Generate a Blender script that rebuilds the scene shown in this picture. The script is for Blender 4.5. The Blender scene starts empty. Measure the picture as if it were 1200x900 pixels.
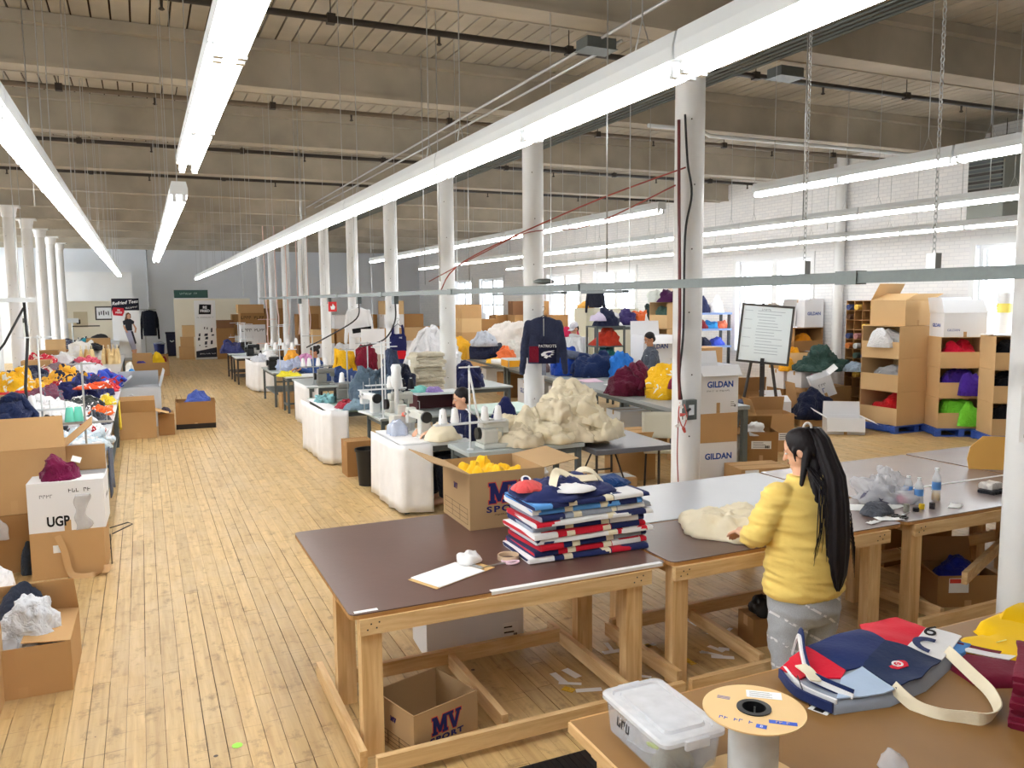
import bpy, math, random
from mathutils import Vector, Matrix, noise, Euler
PI = math.pi
R = math.radians
S = bpy.context.scene
COL = S.collection

# ------------------------------------------------------------------ camera, world, exposure
EYE = Vector((0, 0, 2.5))
YAW, PITCH, ROLL = R(24.444), R(5.937), R(0.5)
fw = Vector((math.sin(YAW) * math.cos(PITCH), math.cos(YAW) * math.cos(PITCH), -math.sin(PITCH)))
r0 = Vector((math.cos(YAW), -math.sin(YAW), 0))
u0 = r0.cross(fw)
rt = r0 * math.cos(ROLL) - u0 * math.sin(ROLL)
up = r0 * math.sin(ROLL) + u0 * math.cos(ROLL)
camd = bpy.data.cameras.new('camera')
camd.sensor_width = 36
camd.lens = 36 * 950 / 1200
camd.clip_start = 0.05
camd.clip_end = 300
cam = bpy.data.objects.new('camera', camd)
COL.objects.link(cam)
cam.matrix_world = Matrix(((rt.x, up.x, -fw.x, EYE.x), (rt.y, up.y, -fw.y, EYE.y), (rt.z, up.z, -fw.z, EYE.z), (0, 0, 0, 1)))
S.camera = cam

W = bpy.data.worlds.new('overcast_sky')
S.world = W
W.use_nodes = True
wb = W.node_tree.nodes['Background']
wb.inputs['Color'].default_value = (0.86, 0.93, 1.0, 1)
wb.inputs["Strength"].default_value = 9.0
S.view_settings.view_transform = 'Standard'
S.view_settings.look = 'None'
S.view_settings.gamma = 1
S.view_settings.use_curve_mapping = False
S.view_settings.exposure = 0.5
TUBE = 21.0          # radiance of the fluorescent lamps
S.cycles.max_bounces = 8
S.cycles.diffuse_bounces = 5
S.cycles.glossy_bounces = 3
S.cycles.transmission_bounces = 6
S.cycles.transparent_max_bounces = 8
S.cycles.sample_clamp_indirect = 6
S.cycles.caustics_reflective = False
S.cycles.caustics_refractive = False

# ------------------------------------------------------------------ helpers
class MB:
    """collects polygons of one mesh"""
    def __init__(s):
        s.v, s.f, s.m = [], [], []
    def add(s, vs, fs, mi=0):
        o = len(s.v)
        s.v += [tuple(v) for v in vs]
        s.f += [tuple(i + o for i in f) for f in fs]
        s.m += [mi] * len(fs)
        return s
    def box(s, x0, x1, y0, y1, z0, z1, mi=0, M=None):
        vs = [Vector(p) for p in ((x0, y0, z0), (x1, y0, z0), (x1, y1, z0), (x0, y1, z0), (x0, y0, z1), (x1, y0, z1), (x1, y1, z1), (x0, y1, z1))]
        if M is not None: vs = [M @ v for v in vs]
        return s.add(vs, [(3, 2, 1, 0), (4, 5, 6, 7), (0, 1, 5, 4), (1, 2, 6, 5), (2, 3, 7, 6), (3, 0, 4, 7)], mi)
    def bar(s, a, b, w, h, mi=0, up=(0, 0, 1)):
        a, b = Vector(a), Vector(b)
        d = (b - a).normalized(); u = Vector(up)
        if abs(d.dot(u)) > .99: u = Vector((0, 1, 0))
        sx = d.cross(u).normalized() * w / 2; sy = sx.cross(d).normalized() * h / 2
        vs = [a - sx - sy, a + sx - sy, a + sx + sy, a - sx + sy, b - sx - sy, b + sx - sy, b + sx + sy, b - sx + sy]
        return s.add(vs, [(3, 2, 1, 0), (4, 5, 6, 7), (0, 1, 5, 4), (1, 2, 6, 5), (2, 3, 7, 6), (3, 0, 4, 7)], mi)
    def tube(s, pts, r, n=8, mi=0, cap=True):
        pts = [Vector(p) for p in pts]
        rs = r if isinstance(r, (list, tuple)) else [r] * len(pts)
        vs = []; ref = None
        for i, p in enumerate(pts):
            d = (pts[min(i + 1, len(pts) - 1)] - pts[max(i - 1, 0)]).normalized()
            if ref is None:
                ref = d.cross(Vector((0, 0, 1)) if abs(d.z) < .9 else Vector((1, 0, 0))).normalized()
            else:
                ref = (ref - d * ref.dot(d)).normalized()
            o = d.cross(ref)
            for k in range(n):
                a = 2 * PI * k / n
                vs.append(p + (ref * math.cos(a) + o * math.sin(a)) * rs[i])
        fs = []
        for i in range(len(pts) - 1):
            for k in range(n):
                k2 = (k + 1) % n
                fs.append((i * n + k, i * n + k2, (i + 1) * n + k2, (i + 1) * n + k))
        if cap:
            fs.append(tuple(range(n - 1, -1, -1)))
            fs.append(tuple((len(pts) - 1) * n + k for k in range(n)))
        return s.add(vs, fs, mi)
    def lathe(s, prof, n=16, c=(0, 0, 0), mi=0, cap=True, sx=1, sy=1):
        vs = []
        for r, z in prof:
            for k in range(n):
                a = 2 * PI * k / n
                vs.append((c[0] + r * math.cos(a) * sx, c[1] + r * math.sin(a) * sy, c[2] + z))
        fs = []
        for i in range(len(prof) - 1):
            for k in range(n):
                k2 = (k + 1) % n
                fs.append((i * n + k, i * n + k2, (i + 1) * n + k2, (i + 1) * n + k))
        if cap:
            fs.append(tuple(range(n - 1, -1, -1)))
            fs.append(tuple((len(prof) - 1) * n + k for k in range(n)))
        return s.add(vs, fs, mi)
    def loft(s, rings, mi=0, cap=True):
        n = len(rings[0]); vs = [p for r in rings for p in r]; fs = []
        for i in range(len(rings) - 1):
            for k in range(n):
                k2 = (k + 1) % n
                fs.append((i * n + k, i * n + k2, (i + 1) * n + k2, (i + 1) * n + k))
        if cap:
            fs.append(tuple(range(n - 1, -1, -1)))
            fs.append(tuple((len(rings) - 1) * n + k for k in range(n)))
        return s.add(vs, fs, mi)
    def prism(s, poly, t, M=None, mi=0):
        """2D polygon in XY extruded from z=0 to z=t"""
        n = len(poly)
        vs = [Vector((p[0], p[1], 0)) for p in poly] + [Vector((p[0], p[1], t)) for p in poly]
        if M is not None: vs = [M @ v for v in vs]
        fs = [tuple(range(n - 1, -1, -1)), tuple(range(n, 2 * n))] + [(i, (i + 1) % n, n + (i + 1) % n, n + i) for i in range(n)]
        return s.add(vs, fs, mi)
    def slab(s, fn, nu, nv, t, mi=0):
        """closed sheet: grid of fn(u,v)->point, thickness t along its normal (downwards)"""
        g = [[Vector(fn(i / nu, j / nv)) for j in range(nv + 1)] for i in range(nu + 1)]
        N = []
        for i in range(nu + 1):
            row = []
            for j in range(nv + 1):
                du = g[min(i + 1, nu)][j] - g[max(i - 1, 0)][j]; dv = g[i][min(j + 1, nv)] - g[i][max(j - 1, 0)]
                nn = du.cross(dv)
                row.append(nn.normalized() if nn.length > 1e-9 else Vector((0, 0, 1)))
            N.append(row)
        w = nv + 1; cnt = (nu + 1) * w
        vs = [g[i][j] for i in range(nu + 1) for j in range(w)] + [g[i][j] - N[i][j] * t for i in range(nu + 1) for j in range(w)]
        fs = []
        for i in range(nu):
            for j in range(nv):
                a, b, c, d = i * w + j, (i + 1) * w + j, (i + 1) * w + j + 1, i * w + j + 1
                fs.append((a, b, c, d)); fs.append((cnt + d, cnt + c, cnt + b, cnt + a))
        ed = [i * w for i in range(nu + 1)] + [nu * w + j for j in range(1, w)] + [i * w + nv for i in range(nu - 1, -1, -1)] + [j for j in range(nv - 1, 0, -1)]
        for k in range(len(ed)):
            a, b = ed[k], ed[(k + 1) % len(ed)]
            fs.append((b, a, cnt + a, cnt + b))
        return s.add(vs, fs, mi)
    def mesh(s, name, mats, smooth=False):
        me = bpy.data.meshes.new(name)
        me.from_pydata(s.v, [], s.f)
        if not isinstance(mats, (list, tuple)): mats = [mats]
        for m in mats: me.materials.append(m)
        if len(mats) > 1: me.polygons.foreach_set('material_index', s.m)
        if smooth: me.polygons.foreach_set('use_smooth', [True] * len(me.polygons))
        me.update()
        return me
    def build(s, name, mats, parent=None, smooth=False, bevel=0, loc=None, rz=0, sharp=None):
        o = bpy.data.objects.new(name, s.mesh(name, mats, smooth or sharp is not None))
        COL.objects.link(o)
        if parent is not None: o.parent = parent
        if loc is not None: o.location = loc
        o.rotation_euler.z = rz
        if sharp is not None: o.data.set_sharp_from_angle(angle=R(sharp))
        if bevel:
            b = o.modifiers.new('bevel', 'BEVEL'); b.width = bevel; b.segments = 2; b.limit_method = 'ANGLE'
        return o

def tag(o, label=None, cat=None, group=None, kind=None):
    if label: o['label'] = label
    if cat: o['category'] = cat
    if group: o['group'] = group
    if kind: o['kind'] = kind
    return o
def thing(name, label, cat, loc=(0, 0, 0), rz=0, group=None):
    o = bpy.data.objects.new(name, None)
    o.empty_display_size = .1
    COL.objects.link(o)
    o.location = loc; o.rotation_euler.z = rz
    return tag(o, label, cat, group)
def kids(o): return [c for c in bpy.data.objects if c.parent == o]
def copy_tree(o, ch=None, parent=None):
    """a copy of a thing with copies of its parts and sub-parts (mesh data shared)"""
    c = o.copy(); COL.objects.link(c); c.parent = parent
    for k in (ch or TREE)(o): copy_tree(k, ch, c)
    return c
def TREE(o): return list(o.children)

# ------------------------------------------------------------------ materials
MATS = {}
def nd(nt, t, **kw):
    n = nt.nodes.new(t)
    for k, v in kw.items():
        if k in n.inputs: n.inputs[k].default_value = v
        else: setattr(n, k, v)
    return n
def srgb(r, g, b):
    f = lambda c: (c / 255) / 12.92 if c <= 10 else ((c / 255 + .055) / 1.055) ** 2.4
    return (f(r), f(g), f(b))
def mat(key, rgb, rough=.6, var=.06, scale=8, bump=0, bscale=60, metal=0, spec=.5, sheen=0, trans=0, alpha=1, coat=0):
    """plain painted / woven / moulded surface with procedural colour and relief"""
    if key in MATS: return MATS[key]
    m = bpy.data.materials.new(key); MATS[key] = m
    m.use_nodes = True; nt = m.node_tree; b = nt.nodes['Principled BSDF']
    c = srgb(*rgb)
    tc = nd(nt, 'ShaderNodeTexCoord')
    nz = nd(nt, 'ShaderNodeTexNoise', Scale=scale, Detail=3.0)
    nt.links.new(tc.outputs['Object'], nz.inputs['Vector'])
    mx = nd(nt, 'ShaderNodeMix', data_type='RGBA')
    mx.inputs[6].default_value = tuple(x * (1 - var) for x in c) + (1,)
    mx.inputs[7].default_value = tuple(min(1, x * (1 + var)) for x in c) + (1,)
    nt.links.new(nz.outputs['Fac'], mx.inputs[0])
    nt.links.new(mx.outputs[2], b.inputs['Base Color'])
    b.inputs['Roughness'].default_value = rough
    b.inputs['Metallic'].default_value = metal
    b.inputs['Specular IOR Level'].default_value = spec
    if sheen: b.inputs['Sheen Weight'].default_value = sheen
    if trans: b.inputs['Transmission Weight'].default_value = trans
    if alpha < 1: b.inputs['Alpha'].default_value = alpha
    if coat: b.inputs['Coat Weight'].default_value = coat
    if bump:
        n2 = nd(nt, 'ShaderNodeTexNoise', Scale=bscale, Detail=2.0)
        nt.links.new(tc.outputs['Object'], n2.inputs['Vector'])
        bp = nd(nt, 'ShaderNodeBump', Strength=bump, Distance=.01)
        nt.links.new(n2.outputs['Fac'], bp.inputs['Height'])
        nt.links.new(bp.outputs['Normal'], b.inputs['Normal'])
    return m
def fab_s(r, g, b): return mat('plain_cloth_%d_%d_%d' % (r, g, b), (r, g, b), .9, .08, 6, .2, 45, spec=.15, sheen=.1)
def fab(r, g, b, second=None, share=.3):
    """soft cloth with creases in its relief; a second colour gives printed or pieced patches"""
    key = 'fabric_%d_%d_%d' % (r, g, b) + ('_%d_%d_%d' % second if second else '')
    new = key not in MATS
    m = mat(key, (r, g, b), .9, .1, 6, .25, 45, spec=.15, sheen=.1)
    if new:
        nt = m.node_tree; L = nt.links.new; bs = nt.nodes['Principled BSDF']
        tc = [n for n in nt.nodes if n.type == 'TEX_COORD'][0]; bp = [n for n in nt.nodes if n.type == 'BUMP'][0]
        nz = nd(nt, 'ShaderNodeTexNoise', Scale=7.0, Detail=3.0, Roughness=.5, Distortion=1.2); L(tc.outputs['Object'], nz.inputs['Vector'])
        sb = nd(nt, 'ShaderNodeMath', operation='SUBTRACT'); sb.inputs[1].default_value = .5; L(nz.outputs['Fac'], sb.inputs[0])
        ab = nd(nt, 'ShaderNodeMath', operation='ABSOLUTE'); L(sb.outputs[0], ab.inputs[0])
        b2 = nd(nt, 'ShaderNodeBump', Strength=.75, Distance=.09); L(ab.outputs[0], b2.inputs['Height']); L(b2.outputs['Normal'], bp.inputs['Normal'])
        if second:
            n2 = nd(nt, 'ShaderNodeTexNoise', Scale=4.2, Detail=1.0, Distortion=2.2); L(tc.outputs['Object'], n2.inputs['Vector'])
            gt = nd(nt, 'ShaderNodeMath', operation='GREATER_THAN'); gt.inputs[1].default_value = .5 + (.5 - share) * .34; L(n2.outputs['Fac'], gt.inputs[0])
            mx = [n for n in nt.nodes if n.type == 'MIX'][0]; m3 = nd(nt, 'ShaderNodeMix', data_type='RGBA')
            L(gt.outputs[0], m3.inputs[0]); L(mx.outputs[2], m3.inputs[6]); m3.inputs[7].default_value = srgb(*second) + (1,); L(m3.outputs[2], bs.inputs['Base Color'])
    return m
def plas(r, g, b, rough=.35): return mat('plastic_%d_%d_%d_%d' % (r, g, b, int(rough * 100)), (r, g, b), rough, .03, 5)
def met(r, g, b, rough=.4): return mat('metal_%d_%d_%d_%d' % (r, g, b, int(rough * 100)), (r, g, b), rough, .06, 12, metal=.85)
def ink(r, g, b): return mat('ink_%d_%d_%d' % (r, g, b), (r, g, b), .7, .04, 20, spec=.2)
def glow(key, rgb, s):
    if key in MATS: return MATS[key]
    m = bpy.data.materials.new(key); MATS[key] = m
    m.use_nodes = True; nt = m.node_tree; b = nt.nodes['Principled BSDF']
    b.inputs['Base Color'].default_value = (.9, .9, .9, 1)
    b.inputs['Emission Color'].default_value = rgb + (1,)
    b.inputs['Emission Strength'].default_value = s
    return m
def clear(key, rgb, alpha, rough=.15):
    """thin clear plastic or glass: see-through sheet with a surface gloss"""
    if key in MATS: return MATS[key]
    m = bpy.data.materials.new(key); MATS[key] = m
    m.use_nodes = True; nt = m.node_tree
    b = nt.nodes['Principled BSDF']; out = nt.nodes['Material Output']
    b.inputs['Base Color'].default_value = srgb(*rgb) + (1,)
    b.inputs['Roughness'].default_value = rough
    t = nd(nt, 'ShaderNodeBsdfTransparent')
    nz = nd(nt, 'ShaderNodeTexNoise', Scale=14.0)
    tc = nd(nt, 'ShaderNodeTexCoord'); nt.links.new(tc.outputs['Object'], nz.inputs['Vector'])
    mr = nd(nt, 'ShaderNodeMapRange'); nt.links.new(nz.outputs['Fac'], mr.inputs['Value'])
    mr.inputs['To Min'].default_value = alpha * .8; mr.inputs['To Max'].default_value = min(1, alpha * 1.2)
    mx = nd(nt, 'ShaderNodeMixShader')
    nt.links.new(mr.outputs['Result'], mx.inputs['Fac'])
    nt.links.new(t.outputs[0], mx.inputs[1]); nt.links.new(b.outputs[0], mx.inputs[2])
    nt.links.new(mx.outputs[0], out.inputs['Surface'])
    return m
def wood(key, dark, light, axis='X', rough=.55, scale=1.0, knots=True, rnd=0.0, bump=.05):
    """long-grained wood, grain along the given object axis; per-piece tone from the attribute or object random"""
    if key in MATS: return MATS[key]
    m = bpy.data.materials.new(key); MATS[key] = m
    m.use_nodes = True; nt = m.node_tree; b = nt.nodes['Principled BSDF']; L = nt.links.new
    tc = nd(nt, 'ShaderNodeTexCoord'); mp = nd(nt, 'ShaderNodeMapping')
    L(tc.outputs['Object'], mp.inputs['Vector'])
    sc = {'X': (1.2, 14, 14), 'Y': (14, 1.2, 14), 'Z': (14, 14, 1.2)}[axis]
    mp.inputs['Scale'].default_value = tuple(x * scale for x in sc)
    oi = nd(nt, 'ShaderNodeObjectInfo')
    ad = nd(nt, 'ShaderNodeVectorMath', operation='MULTIPLY_ADD')
    L(mp.outputs['Vector'], ad.inputs[0]); ad.inputs[1].default_value = (1, 1, 1)
    cb = nd(nt, 'ShaderNodeCombineXYZ')
    ml = nd(nt, 'ShaderNodeMath', operation='MULTIPLY'); ml.inputs[1].default_value = 37.0
    L(oi.outputs['Random'], ml.inputs[0]); L(ml.outputs[0], cb.inputs[0]); L(ml.outputs[0], cb.inputs[1]); L(cb.outputs[0], ad.inputs[2])
    nz = nd(nt, 'ShaderNodeTexNoise', Scale=1.6, Detail=5.0, Roughness=.6, Distortion=.6)
    L(ad.outputs[0], nz.inputs['Vector'])
    cr = nd(nt, 'ShaderNodeValToRGB'); L(nz.outputs['Fac'], cr.inputs['Fac'])
    cr.color_ramp.elements[0].position = .3; cr.color_ramp.elements[0].color = srgb(*dark) + (1,)
    cr.color_ramp.elements[1].position = .68; cr.color_ramp.elements[1].color = srgb(*light) + (1,)
    L(cr.outputs['Color'], b.inputs['Base Color'])
    b.inputs['Roughness'].default_value = rough
    bp = nd(nt, 'ShaderNodeBump', Strength=bump, Distance=.004); L(nz.outputs['Fac'], bp.inputs['Height']); L(bp.outputs['Normal'], b.inputs['Normal'])
    return m

def floor_mat():
    m = bpy.data.materials.new('maple_floor'); m.use_nodes = True
    nt = m.node_tree; b = nt.nodes['Principled BSDF']; L = nt.links.new
    geo = nd(nt, 'ShaderNodeNewGeometry')
    at = nd(nt, 'ShaderNodeAttribute', attribute_name='tone')
    def nz(sc, det, offs=True, rough=.55, dist=0):
        mp = nd(nt, 'ShaderNodeVectorMath', operation='MULTIPLY'); mp.inputs[1].default_value = sc
        L(geo.outputs['Position'], mp.inputs[0])
        src = mp.outputs[0]
        if offs:
            cb = nd(nt, 'ShaderNodeVectorMath', operation='SCALE'); cb.inputs[0].default_value = (19, 31, 0); L(at.outputs['Fac'], cb.inputs['Scale'])
            ad = nd(nt, 'ShaderNodeVectorMath', operation='ADD'); L(src, ad.inputs[0]); L(cb.outputs[0], ad.inputs[1]); src = ad.outputs[0]
        n = nd(nt, 'ShaderNodeTexNoise', Scale=1.0, Detail=det, Roughness=rough, Distortion=dist); L(src, n.inputs['Vector'])
        return n.outputs['Fac']
    grain = nz((26, 1.6, 1), 5, True, .6, .4)
    blot = nz((3.0, 1.1, 1), 4, False, .6)
    dirt = nz((9, 6, 1), 6, False, .7)
    base = nd(nt, 'ShaderNodeValToRGB'); L(grain, base.inputs['Fac'])
    base.color_ramp.elements[0].position = .25; base.color_ramp.elements[0].color = srgb(172, 138, 88) + (1,)
    base.color_ramp.elements[1].position = .7; base.color_ramp.elements[1].color = srgb(207, 176, 121) + (1,)
    # per plank tone
    t = nd(nt, 'ShaderNodeMapRange'); L(at.outputs['Fac'], t.inputs['Value']); t.inputs['To Min'].default_value = .86; t.inputs['To Max'].default_value = 1.10
    h = nd(nt, 'ShaderNodeHueSaturation'); L(base.outputs['Color'], h.inputs['Color']); L(t.outputs['Result'], h.inputs['Value'])
    # worn grey areas and dark scuffs
    w1 = nd(nt, 'ShaderNodeMapRange'); L(blot, w1.inputs['Value']); w1.inputs['From Min'].default_value = .45; w1.inputs['From Max'].default_value = .75; w1.inputs['To Max'].default_value = .6
    m1 = nd(nt, 'ShaderNodeMix', data_type='RGBA'); L(w1.outputs['Result'], m1.inputs[0]); L(h.outputs['Color'], m1.inputs[6]); m1.inputs[7].default_value = srgb(196, 172, 132) + (1,)
    w2 = nd(nt, 'ShaderNodeMapRange'); L(dirt, w2.inputs['Value']); w2.inputs['From Min'].default_value = .54; w2.inputs['From Max'].default_value = .78; w2.inputs['To Max'].default_value = .9
    m2 = nd(nt, 'ShaderNodeMix', data_type='RGBA'); L(w2.outputs['Result'], m2.inputs[0]); L(m1.outputs[2], m2.inputs[6]); m2.inputs[7].default_value = srgb(106, 84, 60) + (1,)
    # nail holes and fine scratches
    vo = nd(nt, 'ShaderNodeTexVoronoi', Scale=3.4); L(geo.outputs['Position'], vo.inputs['Vector'])
    lt = nd(nt, 'ShaderNodeMath', operation='LESS_THAN'); lt.inputs[1].default_value = .045; L(vo.outputs['Distance'], lt.inputs[0])
    sv = nd(nt, 'ShaderNodeSeparateColor'); L(vo.outputs['Color'], sv.inputs[0])
    g1 = nd(nt, 'ShaderNodeMath', operation='GREATER_THAN'); g1.inputs[1].default_value = .45; L(sv.outputs[0], g1.inputs[0])
    dm = nd(nt, 'ShaderNodeMath', operation='MULTIPLY'); L(lt.outputs[0], dm.inputs[0]); L(g1.outputs[0], dm.inputs[1])
    m3 = nd(nt, 'ShaderNodeMix', data_type='RGBA'); L(dm.outputs[0], m3.inputs[0]); L(m2.outputs[2], m3.inputs[6]); m3.inputs[7].default_value = srgb(58, 44, 32) + (1,)
    src = m3.outputs[2]
    for rot, sc_ in ((.5, (2.2, 60, 1)), (-.7, (1.6, 48, 1)), (1.9, (2.6, 70, 1))):
        mp = nd(nt, 'ShaderNodeMapping'); mp.inputs['Rotation'].default_value = (0, 0, rot); mp.inputs['Scale'].default_value = sc_; L(geo.outputs['Position'], mp.inputs['Vector'])
        ns = nd(nt, 'ShaderNodeTexNoise', Scale=1.0, Detail=1.0, Distortion=.3); L(mp.outputs[0], ns.inputs['Vector'])
        mr = nd(nt, 'ShaderNodeMapRange'); L(ns.outputs['Fac'], mr.inputs['Value']); mr.inputs['From Min'].default_value = .70; mr.inputs['From Max'].default_value = .76; mr.inputs['To Max'].default_value = .5
        mm = nd(nt, 'ShaderNodeMix', data_type='RGBA'); L(mr.outputs['Result'], mm.inputs[0]); L(src, mm.inputs[6]); mm.inputs[7].default_value = srgb(118, 92, 62) + (1,); src = mm.outputs[2]
    L(src, b.inputs['Base Color'])
    rr = nd(nt, 'ShaderNodeMapRange'); L(dirt, rr.inputs['Value']); rr.inputs['To Min'].default_value = .3; rr.inputs['To Max'].default_value = .62
    L(rr.outputs['Result'], b.inputs['Roughness'])
    bp = nd(nt, 'ShaderNodeBump', Strength=.12, Distance=.003); L(grain, bp.inputs['Height']); L(bp.outputs['Normal'], b.inputs['Normal'])
    return m
def ceil_mat():
    m = bpy.data.materials.new('ceiling_paint'); m.use_nodes = True
    nt = m.node_tree; b = nt.nodes['Principled BSDF']; L = nt.links.new
    geo = nd(nt, 'ShaderNodeNewGeometry')
    n1 = nd(nt, 'ShaderNodeTexNoise', Scale=1.3, Detail=5.0); L(geo.outputs['Position'], n1.inputs['Vector'])
    cr = nd(nt, 'ShaderNodeValToRGB'); L(n1.outputs['Fac'], cr.inputs['Fac'])
    cr.color_ramp.elements[0].position = .3; cr.color_ramp.elements[0].color = srgb(158, 151, 137) + (1,)
    cr.color_ramp.elements[1].position = .7; cr.color_ramp.elements[1].color = srgb(186, 178, 162) + (1,)
    L(cr.outputs['Color'], b.inputs['Base Color']); b.inputs['Roughness'].default_value = .7
    return m
def brick_mat():
    m = bpy.data.materials.new('painted_brick'); m.use_nodes = True
    nt = m.node_tree; b = nt.nodes['Principled BSDF']; L = nt.links.new
    geo = nd(nt, 'ShaderNodeNewGeometry'); sp = nd(nt, 'ShaderNodeSeparateXYZ'); L(geo.outputs['Position'], sp.inputs[0])
    cb = nd(nt, 'ShaderNodeCombineXYZ'); L(sp.outputs['Y'], cb.inputs[0]); L(sp.outputs['Z'], cb.inputs[1])
    br = nd(nt, 'ShaderNodeTexBrick'); L(cb.outputs[0], br.inputs['Vector'])
    br.inputs['Scale'].default_value = 1.0; br.inputs['Brick Width'].default_value = .21; br.inputs['Row Height'].default_value = .072; br.inputs['Mortar Size'].default_value = .006
    br.inputs['Color1'].default_value = srgb(236, 236, 236) + (1,); br.inputs['Color2'].default_value = srgb(228, 229, 231) + (1,); br.inputs['Mortar'].default_value = srgb(216, 217, 220) + (1,)
    L(br.outputs['Color'], b.inputs['Base Color']); b.inputs['Roughness'].default_value = .6
    bp = nd(nt, 'ShaderNodeBump', Strength=.5, Distance=.006); bp.invert = True; L(br.outputs['Fac'], bp.inputs['Height']); L(bp.outputs['Normal'], b.inputs['Normal'])
    return m
M_FLOOR, M_CEIL, M_BRICK = floor_mat(), ceil_mat(), brick_mat()
M_SUB = mat('dark_gap', (58, 40, 24), .9)
M_WHITE = mat('white_paint', (226, 228, 229), .5, .04, 2)
M_COLUMN = mat('column_paint', (232, 234, 235), .45, .05, 3, .08, 30)
M_GREYWALL = mat('grey_wall_paint', (226, 230, 236), .7, .04, 1)
M_CREAM = mat('cream_paint', (232, 224, 204), .6, .03, 2)
M_KRAFT = mat('kraft_card', (188, 150, 104), .85, .07, 3, .06, 30, spec=.2)
M_KRAFT2 = mat('kraft_card_light', (206, 172, 126), .85, .06, 3, .06, 30, spec=.2)
M_KRAFT3 = mat('kraft_card_dark', (158, 118, 74), .85, .08, 3, .06, 30, spec=.2)
M_WBOX = mat('white_card', (232, 233, 236), .8, .03, 3, .04, 30, spec=.2)
M_TAPE = mat('packing_tape', (196, 158, 112), .25, .05, 9)
M_PAPER = mat('white_paper', (240, 241, 242), .8, .02, 5)
M_STEEL = met(190, 194, 196, .35)
M_GALV = mat('galvanised_steel', (100, 107, 106), .5, .14, 40, metal=.4)
M_DGREY = mat('dark_grey_enamel', (84, 92, 94), .5, .05, 6)
M_BLACK = mat('black_plastic', (22, 23, 26), .4, .05, 8)
M_IRON = mat('dark_iron', (52, 46, 42), .55, .1, 10)
M_PIPE = mat('painted_pipe', (112, 98, 82), .6, .1, 5)
M_LWHITE = mat('white_enamel', (226, 232, 236), .35, .02, 4)
M_MACH = mat('machine_enamel', (206, 208, 202), .35, .05, 10)
M_TTOP = mat('grey_laminate', (172, 182, 184), .35, .05, 6)
# ------------------------------------------------------------------ the hall
XL, XR, YB, YF, ZC = -8.5, 14.0, 43.0, -3.0, 5.52
ZB = 5.0                                  # underside of the beams
BEAMS = [6.72 + 3.53 * k for k in range(-2, 11)]
def struct(o, label=None): return tag(o, label, None, None, 'structure')
rnd = random.Random(7)

def face_tone(me, vals):
    a = me.attributes.new('tone', 'FLOAT', 'FACE')
    a.data.foreach_set('value', vals)

# floor: dark sub-floor, every plank real; the 300 that show largest are parts, the rest one part
fl = struct(MB().box(XL - .2, XR + .2, YF, YB, -.10, -.014).build('floor', M_SUB), 'worn strip maple plank floor of the long hall')
PW = .105
planks = []
x = XL
while x < XR:
    y = YF - rnd.uniform(0, 2)
    while y < YB:
        ln = rnd.choice((1.2, 1.6, 2.0, 2.4, 3.0))
        planks.append((x, max(y, YF), min(y + ln, YB)))
        y += ln
    x += PW
def nearness(p):
    cx, cy = p[0] + PW / 2, (p[1] + p[2]) / 2
    d = cx * math.sin(YAW) + cy * math.cos(YAW); r = cx * math.cos(YAW) - cy * math.sin(YAW)
    if d < 3.6 or abs(r / d) > .66: return 99
    if cy < 4.0 and cx > 1.4: return 99
    return d
planks.sort(key=nearness)
mb = MB(); tones = []
for i, (px, y0, y1) in enumerate(planks):
    t = min(1, max(0, rnd.gauss(.5, .27))); g = rnd.choice((.0004, .0006, .0012, .0022, .0032)); dz = rnd.uniform(-.0008, .0008)
    if i < 300:
        cx, cy = px + PW / 2, (y0 + y1) / 2
        b = MB().box(-PW / 2 + g, PW / 2 - g, y0 - cy + .0007, y1 - cy - .0007, -.014, 0)
        o = b.build('plank', M_FLOOR, fl, loc=(cx, cy, dz)); face_tone(o.data, [t] * 6)
    else:
        gg = g * (1 if y0 < 14 else 1.5)
        mb.box(px + gg, px + PW - gg, y0 + g, y1 - g, -.014, dz); tones += [t] * 6
o = mb.build('plank_field', M_FLOOR, fl); face_tone(o.data, tones); tag(o, kind='stuff')

# ceiling: deck, boards, beams
ce = struct(MB().box(XL - .2, XR + .2, YF, YB, ZC + .03, ZC + .15).build('ceiling', M_SUB), 'plank and beam ceiling in old cream paint')
BW = .19
boards = []
x = XL
while x < XR:
    y = YF
    for b in BEAMS + [YB]:
        if b > y: boards.append((x, y, b)); y = b
    x += BW
def up_near(p):
    cx, cy = p[0], (p[1] + p[2]) / 2
    d = cx * math.sin(YAW) + cy * math.cos(YAW); r = cx * math.cos(YAW) - cy * math.sin(YAW)
    if d < 5.5 or abs(r / d) > .68: return 99
    return d
boards.sort(key=up_near)
mb = MB()
for i, (bx, y0, y1) in enumerate(boards):
    dz = rnd.uniform(0, .006)
    if i < 300:
        MB().box(-BW / 2 + .010, BW / 2 - .010, 0, y1 - y0, 0, .03).build('board', M_CEIL, ce, loc=(bx + BW / 2, y0, ZC - .004 + dz))
    else:
        mb.box(bx + .010, bx + BW - .010, y0, y1, ZC - .004 + dz, ZC + .03)
tag(mb.build('board_field', M_CEIL, ce), kind='stuff')
for b in BEAMS:
    m = MB().box(XL, XR, b - .16, b + .16, ZB, ZC - .006)
    for s in (-1, 1):
        m.box(XL, XR, b + s * .215 - .055, b + s * .215 + .055, ZC - .12, ZC - .006)
        m.box(XL, XR, b + s * .17 - .012, b + s * .17 + .012, ZB - .012, ZB + .035)
    m.build('beam', M_CEIL, ce)

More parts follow.
